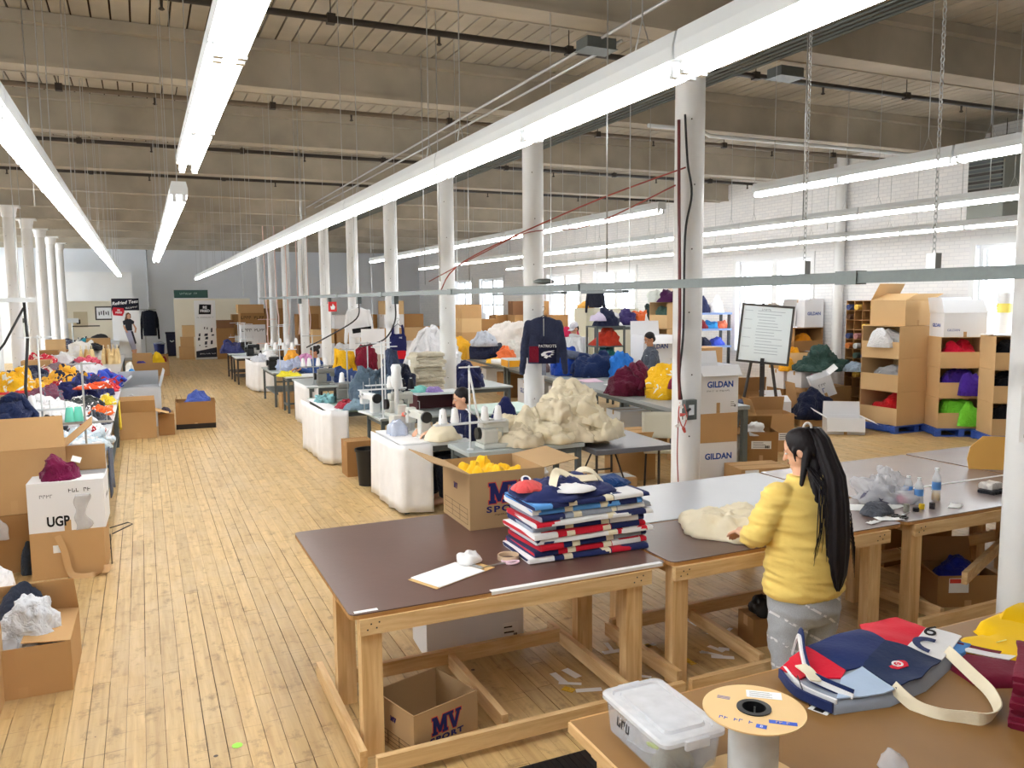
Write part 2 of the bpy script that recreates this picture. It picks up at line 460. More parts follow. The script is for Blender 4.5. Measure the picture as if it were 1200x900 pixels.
# walls
def wall_with_holes(name, x, holes, mat_, label):
    """side wall in the plane x with (y0, y1, z0, z1) openings"""
    m = MB(); ys = sorted(holes); y = YF
    for (a, b, c, d) in ys:
        m.box(x, x + .45, y, a, 0, ZC); m.box(x, x + .45, a, b, 0, c); m.box(x, x + .45, a, b, d, ZC); y = b
    m.box(x, x + .45, y, YB, 0, ZC)
    return struct(m.build(name, mat_), label)
WINS = [(8.75, 10.15), (14.2, 16.75), (21.5, 24.0), (25.0, 27.5), (31.6, 34.2), (35.2, 37.4)]
WZ0, WZ1 = 1.15, 3.42
wall_with_holes('wall_right', XR, [(a, b, WZ0, WZ1) for a, b in WINS], M_BRICK, 'white painted brick side wall with tall windows')
ADDED_LWINS = [(y, y + 2.6) for y in (3.0, 29.5, 33.0, 36.5, 40.0)]  # unseen window openings, added to bring daylight to the dark far end
wall_with_holes('wall_left', XL - .45, [(a, b, 1.0, 3.9) for a, b in ADDED_LWINS], M_WHITE, 'white side wall, unseen on the left, with window openings added for daylight')
struct(MB().box(XL, XR, YB, YB + .3, 0, ZC).build('wall_back', M_GREYWALL), 'grey painted end wall')
struct(MB().box(XL, XR, YF - .3, YF, 0, ZC).build('wall_front', M_WHITE), 'white wall behind the viewer')
struct(MB().box(XL, XR, YB - .02, YB, 0, .14).build('baseboard_back', M_GREYWALL), 'low grey baseboard of the end wall')
M_GLASS = clear('window_glass', (235, 244, 250), .12, .05)
for i, (a, b) in enumerate(WINS):
    w = bpy.data.objects.new('window_%d' % (i + 1), None); COL.objects.link(w); w.location = (XR, a, WZ0)
    struct(w, 'tall white sash window, number %d along the brick wall' % (i + 1))
    wd, h = b - a, WZ1 - WZ0
    m = MB(); t = .07
    m.box(.10, .24, 0, t, 0, h); m.box(.10, .24, wd - t, wd, 0, h); m.box(.10, .24, t, wd - t, h - t, h); m.box(.10, .24, t, wd - t, 0, t)
    nsash = 2 if wd > 2 else 1
    if nsash == 2: m.box(.08, .26, wd / 2 - .09, wd / 2 + .09, t, h - t)
    m.box(-.03, .02, -.12, 0, -.05, h + .12); m.box(-.03, .02, wd, wd + .12, -.05, h + .12); m.box(-.03, .02, 0, wd, h, h + .12)
    m.build('window_frame', M_WHITE, w)
    MB().box(-.08, .12, -.1, wd + .1, -.06, 0).build('window_sill', M_WHITE, w)
    segs = [(t, wd / 2 - .09), (wd / 2 + .09, wd - t)] if nsash == 2 else [(t, wd - t)]
    for (p, q) in segs:
        for k, (c, d) in enumerate(((t, h / 2), (h / 2, h - t))):
            xx = .15 if k == 0 else .19
            s = MB(); r_ = .045
            s.box(xx, xx + .03, p, p + r_, c, d); s.box(xx, xx + .03, q - r_, q, c, d); s.box(xx, xx + .03, p + r_, q - r_, c, c + r_); s.box(xx, xx + .03, p + r_, q - r_, d - r_, d)
            so = s.build('sash', M_WHITE, w)
            MB().box(xx + .012, xx + .018, p + r_, q - r_, c + r_, d - r_).build('pane', M_GLASS, so)

# columns
ORD = ['first', 'second', 'third', 'fourth', 'fifth', 'sixth', 'seventh', 'eighth', 'ninth', 'tenth', 'eleventh', 'twelfth', 'thirteenth', 'fourteenth', 'fifteenth', 'sixteenth', 'seventeenth']
def column(x, y, label):
    t = thing('column', label, 'column', (x, y, 0)); t['kind'] = 'structure'
    MB().lathe([(.145, .22), (.145, ZB - .30)], 28).build('shaft', M_COLUMN, t, sharp=40)
    MB().lathe([(.2, 0), (.2, .05), (.17, .07), (.16, .2), (.145, .22)], 28).build('base', M_COLUMN, t, sharp=40)
    MB().lathe([(.145, ZB - .30), (.17, ZB - .27), (.17, ZB - .2), (.2, ZB - .06)], 28).box(-.26, .26, -.2, .2, ZB - .06, ZB - .012).build('capital', M_COLUMN, t, sharp=40)
    bm = MB()
    for k in range(7):
        a = R(-120 + 7 * (k % 3)); z = .5 + k * .62
        bm.lathe([(.008, 0), (.008, .006)], 6, (0, 0, 0))
        bm.v[-12:] = [(math.cos(a) * (.143 + v[2]) - math.sin(a) * v[0], math.sin(a) * (.143 + v[2]) + math.cos(a) * v[0], z + v[1]) for v in bm.v[-12:]]
    bm.build('bolt_heads', M_IRON, t)
    return t
COLS = []
for k in range(-1, 11):
    y = 6.72 + 3.53 * k
    if y > YB - 1: break
    COLS.append(column(5.0, y, 'round white column, %s from the viewer in the right-hand row' % ORD[k + 1]))
for i, k in enumerate((4, 5, 6, 7, 8, 9)):
    column(-2.95, 6.72 + 3.53 * k, 'round white column, %s from the viewer in the row by the left clothes tables' % ORD[i])

# ------------------------------------------------------------------ fluorescent lights
M_TUBE = glow('lamp_glow', (1.0, .985, .96), TUBE)
LEN = 2.44
def chain_mesh(h, link=.034, r=.0028, wd=.011, every=1):
    m = MB(); n = int(h / (link * .8))
    for i in range(n):
        z = i * link * .8
        pts = []
        for k in range(8):
            a = 2 * PI * k / 8
            u, v = wd * .8 * math.cos(a), link / 2 * math.sin(a)
            pts.append((u, 0, z + v + link / 2) if i % 2 else (0, u, z + v + link / 2))
        m.tube(pts + [pts[0]], r, 4, cap=False)
    return m
def make_light():
    t = thing('fluorescent_light', 'x', 'ceiling light')
    m = MB()
    poly = [(-.062, .028), (.062, .028), (.062, .075), (.05, .125), (-.05, .125), (-.062, .075)]
    n = len(poly)
    m.add([(p[0], .006, p[1]) for p in poly] + [(p[0], LEN - .006, p[1]) for p in poly], [tuple(range(n)), tuple(range(2 * n - 1, n - 1, -1))] + [(i, n + i, n + (i + 1) % n, (i + 1) % n) for i in range(n)])
    m.build('housing', M_LWHITE, t)
    hd = MB().box(-.055, .055, -.004, .05, .0, .03)
    for yy in (0.03, LEN / 2 - .02, LEN / 2 + .02, LEN - .03):
        for s in (-1, 1):
            MB().box(s * .034 - .014, s * .034 + .014, -.012, .012, -.024, .03).build('lampholder', M_LWHITE, t, loc=(0, yy, 0))
    tm = MB().tube([(0, 0, 0), (0, LEN / 2 - .06, 0)], .0175, 10).mesh('lamp_tube', M_TUBE, True)
    for s in (-1, 1):
        for h in (0, 1):
            o = bpy.data.objects.new('lamp_tube', tm); COL.objects.link(o); o.parent = t; o.location = (s * .034, .035 + h * (LEN / 2 - .005), 0)
    for yy in (.28, LEN - .28):
        h = ZC - 3.3 - .24
        MB().tube([(0, 0, .0), (0, 0, h)], .0035, 5).build('hanging_wire', M_STEEL, t, loc=(0, yy, .25))
        MB().tube([(0, -.06, 0), (0, 0, .13), (0, .06, 0)], .003, 4).build('hanger', M_STEEL, t, loc=(0, yy, .12))
    return t
LIGHT0 = make_light(); used = [0]
def light(x, y, z, label, group):
    if used[0] == 0: o = LIGHT0; used[0] = 1
    else: o = copy_tree(LIGHT0)
    o.location = (x, y, z); o['label'] = label; o['group'] = group
    for c in o.children:
        if c.name.startswith('hanging_wire'): c.scale.z = (ZC - z - .25) / (ZC - 3.3 - .24)
    return o
for i in range(12):
    light(1.73, -.10 + LEN * i, 3.27, 'strip light, %s from the viewer in the long bright row above the aisle edge' % ORD[i], 'long row of strip lights')
for i in range(10):
    light(-.52, 1.5 + LEN * i, 3.27, 'strip light, %s from the viewer in the row over the left clothes tables' % ORD[i], 'left row of strip lights')
for i in range(2):
    light(.29, .30 + LEN * i, 3.27, 'strip light, %s of the short front pair hung over the aisle' % ORD[i], 'aisle strip lights')
for i in range(4):
    light(.30, 6.6 + 2.56 * i, 3.27, 'strip light, %s of the farther run over the aisle' % ORD[i], 'aisle strip lights')
light(6.25, 4.75, 3.62, 'lone strip light beyond the nearest column, high over the right work tables', 'right hall strip lights')
light(6.25, 2.3, 3.62, 'strip light next to the nearest column, partly hidden by it', 'right hall strip lights')
for i in range(6):
    light(6.2, 8.9 + LEN * i, 3.62, 'strip light, %s of the run over the grey sorting tables' % ORD[i], 'right hall strip lights')
for i in range(9):
    light(9.1, 5.9 + LEN * i, 3.6, 'strip light, %s of the middle run in the right half' % ORD[i], 'right hall strip lights')
for i in range(8):
    light(12.3, 7.9 + LEN * i, 3.6, 'strip light, %s of the run nearest the windows' % ORD[i], 'right hall strip lights')

for i in range(13):  # two unseen rows of lamps, added to brighten the far end of the hall
    light(-6.6, 9.5 + 2.6 * i, 4.2, 'added fill light, %s of the unseen row by the left wall' % ORD[i], 'added left wall fill lights')
    light(-7.6, 9.5 + 2.6 * i, 4.2, 'added fill light, %s of the outermost unseen row by the left wall' % ORD[i], 'added left wall fill lights')

# ------------------------------------------------------------------ overhead rail, conduits, pipes
t = thing('power_rail', 'long galvanised power rail hung on chains above the sewing machines', 'rail', (3.4, 0, 2.6))
RY0, RY1 = .9, 26.5
m = MB().box(-.026, .026, RY0, RY1, -.024, .02).box(-.032, .032, RY0, RY1, .02, .028).box(-.032, .032, RY0, RY1, -.030, -.024)
m.build('rail_body', M_GALV, t)
for y in (3.17, 6.1, 9.2, 12.3, 15.4, 18.5, 21.6): MB().box(-.037, .037, y - .07, y + .07, -.036, .034).build('joint_clamp', M_GALV, t)
for y in (2.68, 3.5): chain_mesh(ZC - 2.6 - .1).build('chain', M_STEEL, t, loc=(0, y, .09))
for y in (2.68, 3.5): MB().box(-.02, .02, y - .025, y + .025, .028, .1).build('hanger_hook', M_STEEL, t)
for y in (5.3, 6.6, 9.0, 11.5, 14, 16.5, 19, 21.5, 24): MB().tube([(0, y, .03), (0, y, ZC - 2.6)], .004, 5).build('hanging_wire', M_STEEL, t)
MB().lathe([(.02, -.01), (.1, 0), (.1, .02), (.05, .04)], 16, (0, 6.75, .05)).build('swivel_plate', M_GALV, t, smooth=True)
MB().box(-.03, .03, 6.35, 7.9, -.055, -.032).build('trolley_bar', M_DGREY, t)
MB().box(-.03, .03, 5.35, 6.0, -.055, -.032).build('trolley_bar', M_DGREY, t)
for y in (11.6, 13.8, 16.2, 19.5): MB().box(-.035, .035, y - .06, y + .06, -.15, -.032).build('plug_box', M_DGREY, t)
t = thing('power_rail', 'short white power rail end hung above the left clothes tables', 'rail', (-2.2, 12, 2.55))
MB().box(-.6, .98, -.025, .025, -.03, .03).build('rail_body', M_LWHITE, t)
MB().tube([(.8, 0, .03), (.8, 0, ZC - 2.55)], .005, 5).build('hanging_wire', M_STEEL, t)
MB().tube([(.85, 0, -.03), (.86, 0, -.5), (.80, 0, -1.1), (.83, -.2, -1.6)], .02, 6).build('power_cord', M_BLACK, t, smooth=True)
MB().tube([(.84, 0, -.1), (.6, 0, -.55), (.3, 0, -.95), (0, 0, -1.1)], .016, 6).build('power_cord', M_BLACK, t, smooth=True)

def spline(pts, k=6):
    P_ = [Vector(p) for p in pts]; Q = []
    for i in range(len(P_) - 1):
        p0, p1, p2, p3 = P_[max(i - 1, 0)], P_[i], P_[i + 1], P_[min(i + 2, len(P_) - 1)]
        for j in range(k):
            u = j / k
            Q.append(.5 * ((2 * p1) + (p2 - p0) * u + (2 * p0 - 5 * p1 + 4 * p2 - p3) * u * u + (3 * p1 - p0 - 3 * p2 + p3) * u ** 3))
    return Q + [P_[-1]]
def pipe(name, label, pts, r, m, cat='pipe', n=10, group=None):
    if cat in ('cable', 'hose', 'cord') and len(pts) > 2: pts = spline(pts)
    o = MB().tube(pts, r, n).build(name, m, smooth=True)
    return tag(o, label, cat, group)
for i, x in enumerate((5.86, 5.95, 6.04, 6.12)):
    pipe('conduit', 'thin steel conduit under the beams, %s of four beside the column row' % ORD[i], [(x, -2.5, ZB - .045), (x, 30, ZB - .045)], .017, M_GALV, 'conduit', 8, 'conduits beside the columns')
for i, x in enumerate((4.1, 4.32)):
    pipe('conduit', ('thin pale conduit running over the long light row, nearer the aisle', 'thin pale conduit running over the long light row, nearer the columns')[i], [(x, 1.2 if i == 0 else 6.9, ZB - .04), (x, 22, ZB - .04)], .016, M_STEEL, 'conduit', 8)
for i, (x, y) in enumerate(((4.1, 7.0), (6.5, 7.05))):
    t = thing('junction_box', ('grey junction box under the beam beside the long light row', 'grey junction box on the conduits to the right of the column')[i], 'junction box', (x, y, ZB - .03))
    MB().box(-.16, .16, -.11, .11, -.1, 0).build('box_body', M_GALV, t, bevel=.006)
    MB().box(-.17, .17, -.12, .12, -.108, -.1).build('lid', M_GALV, t)
for i, y in enumerate((8.1, 11.9, 15.6, 19.2)):
    t = thing('sprinkler_pipe', 'dark sprinkler pipe across the ceiling, %s from the viewer' % ORD[i], 'pipe', (0, y, 5.2), group='sprinkler pipes')
    MB().tube([(XL, 0, 0), (XR, 0, 0)], .032, 10).build('pipe_run', M_IRON if i != 1 else M_PIPE, t, smooth=True)
    for x in (-6, -3.4, -.8, 1.8, 4.4, 7.0, 9.6, 12.2):
        MB().tube([(x, 0, 0), (x, 0, ZC - 5.2)], .006, 5).box(x - .04, x + .04, -.04, .04, -.045, .045).build('pipe_hanger', M_IRON, t)
        MB().lathe([(.014, -.12), (.03, -.11), (.012, -.09), (.016, -.03)], 8, (x + 1.1, 0, 0)).build('sprinkler_head', M_IRON, t)
pipe('steam_pipe', 'white pipe hugging the beam on the right side', [(6.7, 9.98, ZB - .05), (7.6, 9.98, ZB - .05), (7.8, 10.0, ZB - .11), (13.9, 10.0, ZB - .11)], .03, M_LWHITE)
pipe('wall_conduit', 'thin vertical conduit on the grey end wall', [(.35, YB - .04, 0.9), (.35, YB - .04, ZC)], .035, M_GREYWALL, 'conduit')
# thin wires hanging from the ceiling to the old machine lines
wires = []
for i, (x, y, z0) in enumerate(sorted(((-2.0, 18.1, 2.62), (-.9, 9.3, 3.45), (3.2, 5.3, 2.7), (5.6, 5.8, 3.2), (2.9, 8.2, 2.7), (3.3, 9.9, 2.7), (2.2, 12.3, 2.65), (2.6, 14.4, 2.65), (3.1, 17.3, 2.65), (2.2, 20, 2.65), (4.3, 10.9, 2.6), (3.9, 24.0, 2.65), (6.2, 12.5, 3.7), (8.8, 12.0, 3.75), (11.2, 11.0, 3.7), (12.0, 9.0, 3.7), (10.4, 7.4, 3.7)), key=lambda q: q[1])):
    pipe('hanging_wire', 'thin suspension wire from the ceiling, %s by distance from the viewer' % ORD[i], [(x, y, z0), (x, y, ZC)], .006, M_STEEL, 'wire', 5, 'suspension wires from the ceiling')
for i, (pts, lab) in enumerate(((((4.83, 6.55, 3.75), (4.2, 7.5, 3.45), (3.45, 8.9, 2.95), (3.4, 9.6, 2.62)), 'red air hose strung from the column to the power rail'), (((4.82, 6.7, 3.6), (4.8, 8.4, 3.35), (4.80, 10.0, 3.4), (4.6, 11.0, 3.2), (4.2, 12.4, 2.8)), 'red hose looped between the first two full columns'))):
    pipe('air_hose', lab, pts, .008, plas(150, 62, 50), 'hose', 6)
# ------------------------------------------------------------------ builders for the things in the hall
SCRATCH = bpy.data.scenes.new('scratch')
def evaluated(o):
    """mesh of a curve or of an object with modifiers, worked out in a scene of its own"""
    SCRATCH.collection.objects.link(o); vl = SCRATCH.view_layers[0]; vl.update()
    me = bpy.data.meshes.new_from_object(o.evaluated_get(vl.depsgraph))
    SCRATCH.collection.objects.unlink(o)
    return me
def from_curve(cu, name, m, parent, loc, rot):
    tmp = bpy.data.objects.new('tmp', cu)
    me = evaluated(tmp)
    bpy.data.objects.remove(tmp); bpy.data.curves.remove(cu)
    me.materials.clear(); me.materials.append(m)
    o = bpy.data.objects.new(name, me); COL.objects.link(o)
    if parent is not None: o.parent = parent
    o.location = loc; o.rotation_euler = rot
    return o
def text(parent, s, size, loc, rot, m, name='lettering', align='CENTER', ext=.0005, offset=0.0, shear=0, sx=1.0, space=1.0):
    if s[0] == '~':
        # print too small or blurred to read in the photograph: letter-like strokes
        rs = random.Random(len(s) * 31 + int(size * 1000)); mb = MB(); n = len(s); cw = size * .62; x = -n * cw / 2
        for k in range(n):
            if rs.random() < .12: x += cw; continue
            w_, h_ = cw * .72, size * .68; b = size * .11
            mb.box(x, x + b, -h_ / 2, h_ / 2, 0, ext * 2)
            yy = rs.choice((-h_ / 2, 0, h_ / 2 - b)); mb.box(x + b, x + w_, yy, yy + b, 0, ext * 2)
            if rs.random() < .6: mb.box(x + w_ - b, x + w_, min(yy, 0), max(yy + b, rs.choice((0, h_ / 2))), 0, ext * 2)
            x += cw
        o = mb.build(name, m, parent); o.location = loc; o.rotation_euler = rot
        return o
    cu = bpy.data.curves.new('t', 'FONT'); cu.body = s; cu.size = size; cu.align_x = align; cu.align_y = 'CENTER'
    cu.extrude = ext; cu.offset = offset; cu.shear = shear; cu.resolution_u = 3; cu.space_character = space
    o = from_curve(cu, name, m, parent, loc, rot)
    if sx != 1: o.scale.x = sx
    return o
def outline(parent, polys, m, loc, rot, name='logo', ext=.0005, offset=0.0):
    cu = bpy.data.curves.new('c', 'CURVE'); cu.dimensions = '2D'; cu.fill_mode = 'BOTH'; cu.extrude = ext; cu.offset = offset
    for p in polys:
        sp = cu.splines.new('POLY'); sp.points.add(len(p) - 1); sp.use_cyclic_u = True
        for i, q in enumerate(p): sp.points[i].co = (q[0], q[1], 0, 1)
    return from_curve(cu, name, m, parent, loc, rot)
FRONT = (PI / 2, 0, 0); LEFT = (PI / 2, 0, -PI / 2); RIGHT = (PI / 2, 0, PI / 2); TOP = (0, 0, 0)
NAVY_INK, RED_INK, BLUE_INK, BLACK_INK, GREY_INK = ink(36, 40, 92), ink(196, 72, 58), ink(52, 84, 160), ink(24, 24, 26), ink(120, 122, 128)

def carton(loc, w, d, h, label, rz=0, group=None, m=None, flaps=None, cut=None, cut_side='front', tape=True, name='carton', fl=None):
    m = m or M_KRAFT
    t = thing(name, label, 'box', loc, rz, group)
    T = .007; b = MB(); x, y = w / 2, d / 2
    b.box(-x, x, -y, y, 0, T)
    hf = h if not (cut and cut_side == 'front') else h * cut
    hl = h if not (cut and cut_side == 'left') else h * cut
    b.box(-x, x, -y, -y + T, T, hf); b.box(-x, x, y - T, y, T, h)
    b.box(-x, -x + T, -y + T, y - T, T, hl); b.box(x - T, x, -y + T, y - T, T, h)
    b.build('body', m, t)
    if flaps is None:
        g = .002
        MB().box(-x, x, -y, -g, h, h + .006).build('flap', m, t); MB().box(-x, x, g, y, h, h + .006).build('flap', m, t)
        if tape:
            tb = MB().box(-x - .001, x + .001, -.028, .028, h + .006, h + .0075)
            tb.box(-x - .0012, -x, -.028, .028, h - .07, h + .006); tb.box(x, x + .0012, -.028, .028, h - .07, h + .006)
            tb.build('tape', M_TAPE, t)
    else:
        for side, a in flaps.items():
            a = R(a); L = (fl or min(d, w) / 2)
            ca, sa = math.cos(a), math.sin(a)
            f = MB()
            if side in ('front', 'back'):
                s = 1 if side == 'front' else -1
                p0 = Vector((0, -s * y, h)); dv = Vector((0, s * ca, sa)); nv = Vector((0, -s * sa, ca)); ax = Vector((1, 0, 0)); ww = x
            else:
                s = 1 if side == 'left' else -1
                p0 = Vector((-s * x, 0, h)); dv = Vector((s * ca, 0, sa)); nv = Vector((-s * sa, 0, ca)); ax = Vector((0, 1, 0)); ww = y
            vs = []
            for k in (0, 1):
                o_ = nv * (.006 * k)
                vs += [p0 - ax * ww + o_, p0 + ax * ww + o_, p0 + dv * L + ax * (ww - .01) + o_, p0 + dv * L - ax * (ww - .01) + o_]
            f.add(vs, [(3, 2, 1, 0), (4, 5, 6, 7), (0, 1, 5, 4), (1, 2, 6, 5), (2, 3, 7, 6), (3, 0, 4, 7)])
            f.build('flap', m, t)
        if tape and flaps != {}:
            MB().box(-.028, .028, -y - .0012, -y, 0, h * .22).build('tape', M_TAPE, t)
    return t
def sticker(t, x, y, z, w, h, rot, m=None, lines=3, lab='white shipping label'):
    """printed label on a carton side: paper with rows of print"""
    o = MB().box(-w / 2, w / 2, -h / 2, h / 2, 0, .0012).build('shipping_label', m or M_PAPER, t)
    o.location = (x, y, z); o.rotation_euler = rot; tag(o, lab)
    p = MB()
    for k in range(lines):
        yy = h / 2 - h * (k + .8) / (lines + .6)
        p.box(-w * .42, w * (.1 + .3 * ((k * 37 % 5) / 5)), yy - h * .035, yy + h * .035, .0012, .0016)
    for k in range(7): p.box(w * (.18 + .035 * k), w * (.18 + .035 * k) + w * .018 * (1 + k % 2), -h * .42, -h * .08, .0012, .0016)
    p.build('print', BLACK_INK, o)
    return o

def heap(name, label, cat, loc, rx, ry, h, m, seed=0, group=None, rz=0, fold=.35, power=2.2, flat=.75, n=(44, 16), parent=None, lean=(0, 0), sq=2.4, sleeves=0):
    """a crumpled soft pile: closed dome with an irregular outline and ridged folds"""
    rr = random.Random(seed * 13 + 5); off = Vector((rr.uniform(-50, 50), rr.uniform(-50, 50), rr.uniform(-50, 50)))
    nu, nv = n; vs = []; fs = []
    sc_ = 1 / max(.10, .55 * min(rx, ry, max(h, .12))); am = fold * .62 * min(rx, ry, h * 1.3)
    def shape(a, v):
        c, s_ = math.cos(a), math.sin(a)
        q = (abs(c) ** sq + abs(s_) ** sq) ** (-1 / sq)
        k = 1 + .18 * noise.noise(Vector((c * 1.3, s_ * 1.3, 0)) + off) + .09 * noise.noise(Vector((c * 4, s_ * 4, 2)) + off)
        X, Y = c * q * rx * v * k, s_ * q * ry * v * k
        lo = .78 + .5 * noise.noise(Vector((X / rx * .9, Y / ry * .9, 5)) + off)
        z = h * max(.12, min(1.12, lo + .2)) * max(0, 1 - v ** power) ** flat
        N = Vector((X / rx ** 2, Y / ry ** 2, max(z, .25 * h) / h ** 2)).normalized()
        p = Vector((X, Y, z)) * sc_ + off
        n1 = noise.noise(p * .8); n2 = noise.noise(p * 1.5 + Vector((7, 3, 1))); vd = noise.voronoi(p * .75 + Vector((n1, n2, n1)) * .5)[0]
        cr = min(1, (vd[1] - vd[0]) * 1.9)
        d_ = am * (.8 * n1 + .55 * (.35 - abs(n2)) * 1.6 + .75 * (cr - .6) + .25 * noise.noise(p * 3.7))
        P_ = Vector((X, Y, z)) + N * d_
        P_.x += lean[0] * z; P_.y += lean[1] * z; P_.z = max(P_.z, .003)
        return P_
    vs.append(shape(0, 0))
    for j in range(1, nv + 1):
        v = (j / nv) ** .85
        for i in range(nu): vs.append(shape(2 * PI * i / nu, v))
    for i in range(nu): p = vs[1 + (nv - 1) * nu + i]; vs.append(Vector((p.x * .985, p.y * .985, 0)))
    for i in range(nu): fs.append((0, 1 + i, 1 + (i + 1) % nu))
    for j in range(nv):
        for i in range(nu):
            a = 1 + j * nu + i; b = 1 + j * nu + (i + 1) % nu
            fs.append((a, a + nu, b + nu, b))
    fs.append(tuple(1 + nv * nu + i for i in range(nu - 1, -1, -1)))
    o = MB().add(vs, fs).build(name, m, parent, smooth=True, loc=loc, rz=rz)
    if label: tag(o, label, cat, group)
    for k in range(sleeves):
        a0 = rr.uniform(0, 2 * PI); pts = []; rad = []
        for i in range(7):
            v = .1 + .95 * i / 6; a = a0 + .9 * (i / 6) * (1 if k % 2 else -1)
            q = shape(a, min(v, .97)); e = 1 + max(0, v - .97) * 1.2
            pts.append(Vector((q.x * e, q.y * e, q.z + .012))); rad.append((.16 - .05 * i / 6) * min(rx, ry) * (1 + .15 * noise.noise(Vector((i, k, seed)))))
        MB().tube(pts, rad, 8).build('sleeve', m, o, smooth=True)
    return o
def folded(name, label, cat, loc, w, d, t, m, rz=0, group=None, seed=0, trim=None, parent=None):
    """one folded garment: soft flat block with a rounded folded front edge and a wavy top"""
    rr = random.Random(seed * 7 + 1); off = Vector((rr.uniform(-9, 9), rr.uniform(-9, 9), 0))
    nx, rings = 12, []
    prof = [(-.5, .12), (-.5, .5), (-.485, .88), (-.44, 1.0), (-.2, 1.0), (.1, 1.0), (.35, 1.0), (.46, .96), (.5, .8), (.5, .2), (.46, 0), (-.46, 0)]
    for i in range(nx + 1):
        u = i / nx - .5; e = 1 - max(0, abs(u) - .46) * 4
        sh = .012 * noise.noise(Vector((u * 5, 0, 3)) + off)
        rings.append([(u * w * (1 + .03 * noise.noise(Vector((a * 3, b * 2, 1)) + off)), a * d + sh, max(0, (b * t * e) * (1 + .2 * noise.noise(Vector((u * 4, a * 4, 0)) + off)))) for a, b in prof])
    o = MB().loft(rings).build(name, m, parent, loc=loc, rz=rz, sharp=60)
    if label: tag(o, label, cat, group)
    if trim:
        for (u0, u1, tm) in trim:
            mb = MB(); nn = 5; rs = []
            for i in range(nn + 1):
                u = u0 + (u1 - u0) * i / nn
                rs.append([(u * w, a * d * 1.012, b * t * 1.01 + .001) for a, b in prof])
            mb.loft(rs).build('panel', tm, o, sharp=60)
    return o
def sheet(name, fn, nu, nv, t, m, label=None, cat=None, parent=None, group=None, loc=None):
    o = MB().slab(fn, nu, nv, t).build(name, m, parent, smooth=True, loc=loc)
    if label: tag(o, label, cat, group)
    return o
def cone(loc, m, label, group='thread cones', h=.17, r=.052):
    t = thing('thread_cone', label, 'thread cone', loc, 0, group)
    MB().lathe([(r, .012), (r * .98, .02), (r * .62, h * .93), (r * .56, h * .95), (.012, h * .95)], 14).build('thread', m, t, sharp=40)
    MB().lathe([(r * .85, 0), (r * .85, .012), (.014, .014)], 12).lathe([(.014, h * .95), (.016, h * 1.02), (.008, h * 1.02)], 8).build('cone_core', M_LWHITE, t)
    return t
def stand(loc, H, arm, label, tray=.35, tz=.33, m=None, rz=0, tray_y=0):
    """tall thread stand: pole, eyelet arm at the top, spool tray lower down"""
    m = m or M_LWHITE
    t = thing('thread_stand', label, 'thread stand', loc, rz)
    MB().tube([(0, 0, 0), (0, 0, H)], .011, 10).lathe([(.04, 0), (.04, .012), (.014, .02)], 12).build('pole', m, t, smooth=False, sharp=40)
    MB().bar((-arm, 0, H - .02), (arm, 0, H - .02), .022, .014).build('eyelet_arm', m, t)
    MB().box(-tray, tray, -.055 + tray_y, .055 + tray_y, tz, tz + .01).box(-tray, tray, -.055 + tray_y, -.05 + tray_y, tz + .01, tz + .022).build('spool_tray', m, t)
    k = MB()
    for i in range(4):
        x = -tray * .8 + i * tray * 1.6 / 3
        k.tube([(x, tray_y, tz + .01), (x, tray_y, tz + .12)], .004, 6)
    k.build('spool_pins', M_STEEL, t)
    return t
def machine(loc, rz, label, m=None, s=1.0):
    """overlock sewing machine head: base, body, arm, looper cover, wheel, tension knobs, needle bar"""
    m = m or M_MACH
    t = thing('sewing_machine', label, 'sewing machine', loc, rz)
    def sc(o): o.scale = (s, s, s); return o
    sc(MB().box(-.16, .16, -.13, .13, 0, .05).build('bed', m, t, bevel=.01))
    sc(MB().box(-.02, .16, -.11, .12, .05, .21).build('body', m, t, bevel=.02))
    sc(MB().box(-.16, .14, -.06, .08, .21, .29).build('arm', m, t, bevel=.018))
    sc(MB().box(-.165, -.09, -.07, .07, .15, .30).build('needle_head', m, t, bevel=.012))
    sc(MB().tube([(-.125, -.02, .15), (-.125, -.02, .06)], .008, 8).box(-.145, -.105, -.05, .01, .052, .06).build('needle_bar', M_STEEL, t))
    sc(MB().tube([(.16, .02, .16), (.20, .02, .16)], .065, 18).build('handwheel', M_BLACK, t, sharp=40))
    k = MB()
    for i in range(4): k.tube([(-.06 + i * .05, -.06, .25), (-.06 + i * .05, -.09, .25)], .015, 10)
    sc(k.build('tension_knobs', M_STEEL, t, sharp=40))
    sc(MB().box(-.02, .13, -.122, -.11, .06, .18).build('looper_cover', met(170, 172, 168), t, bevel=.004))
    sc(MB().box(-.03, .10, -.02, .05, .29, .31).tube([(-.02, 0, .31), (-.02, 0, .36), (.09, 0, .36), (.09, 0, .31)], .005, 6).build('thread_guide', M_STEEL, t))
    return t
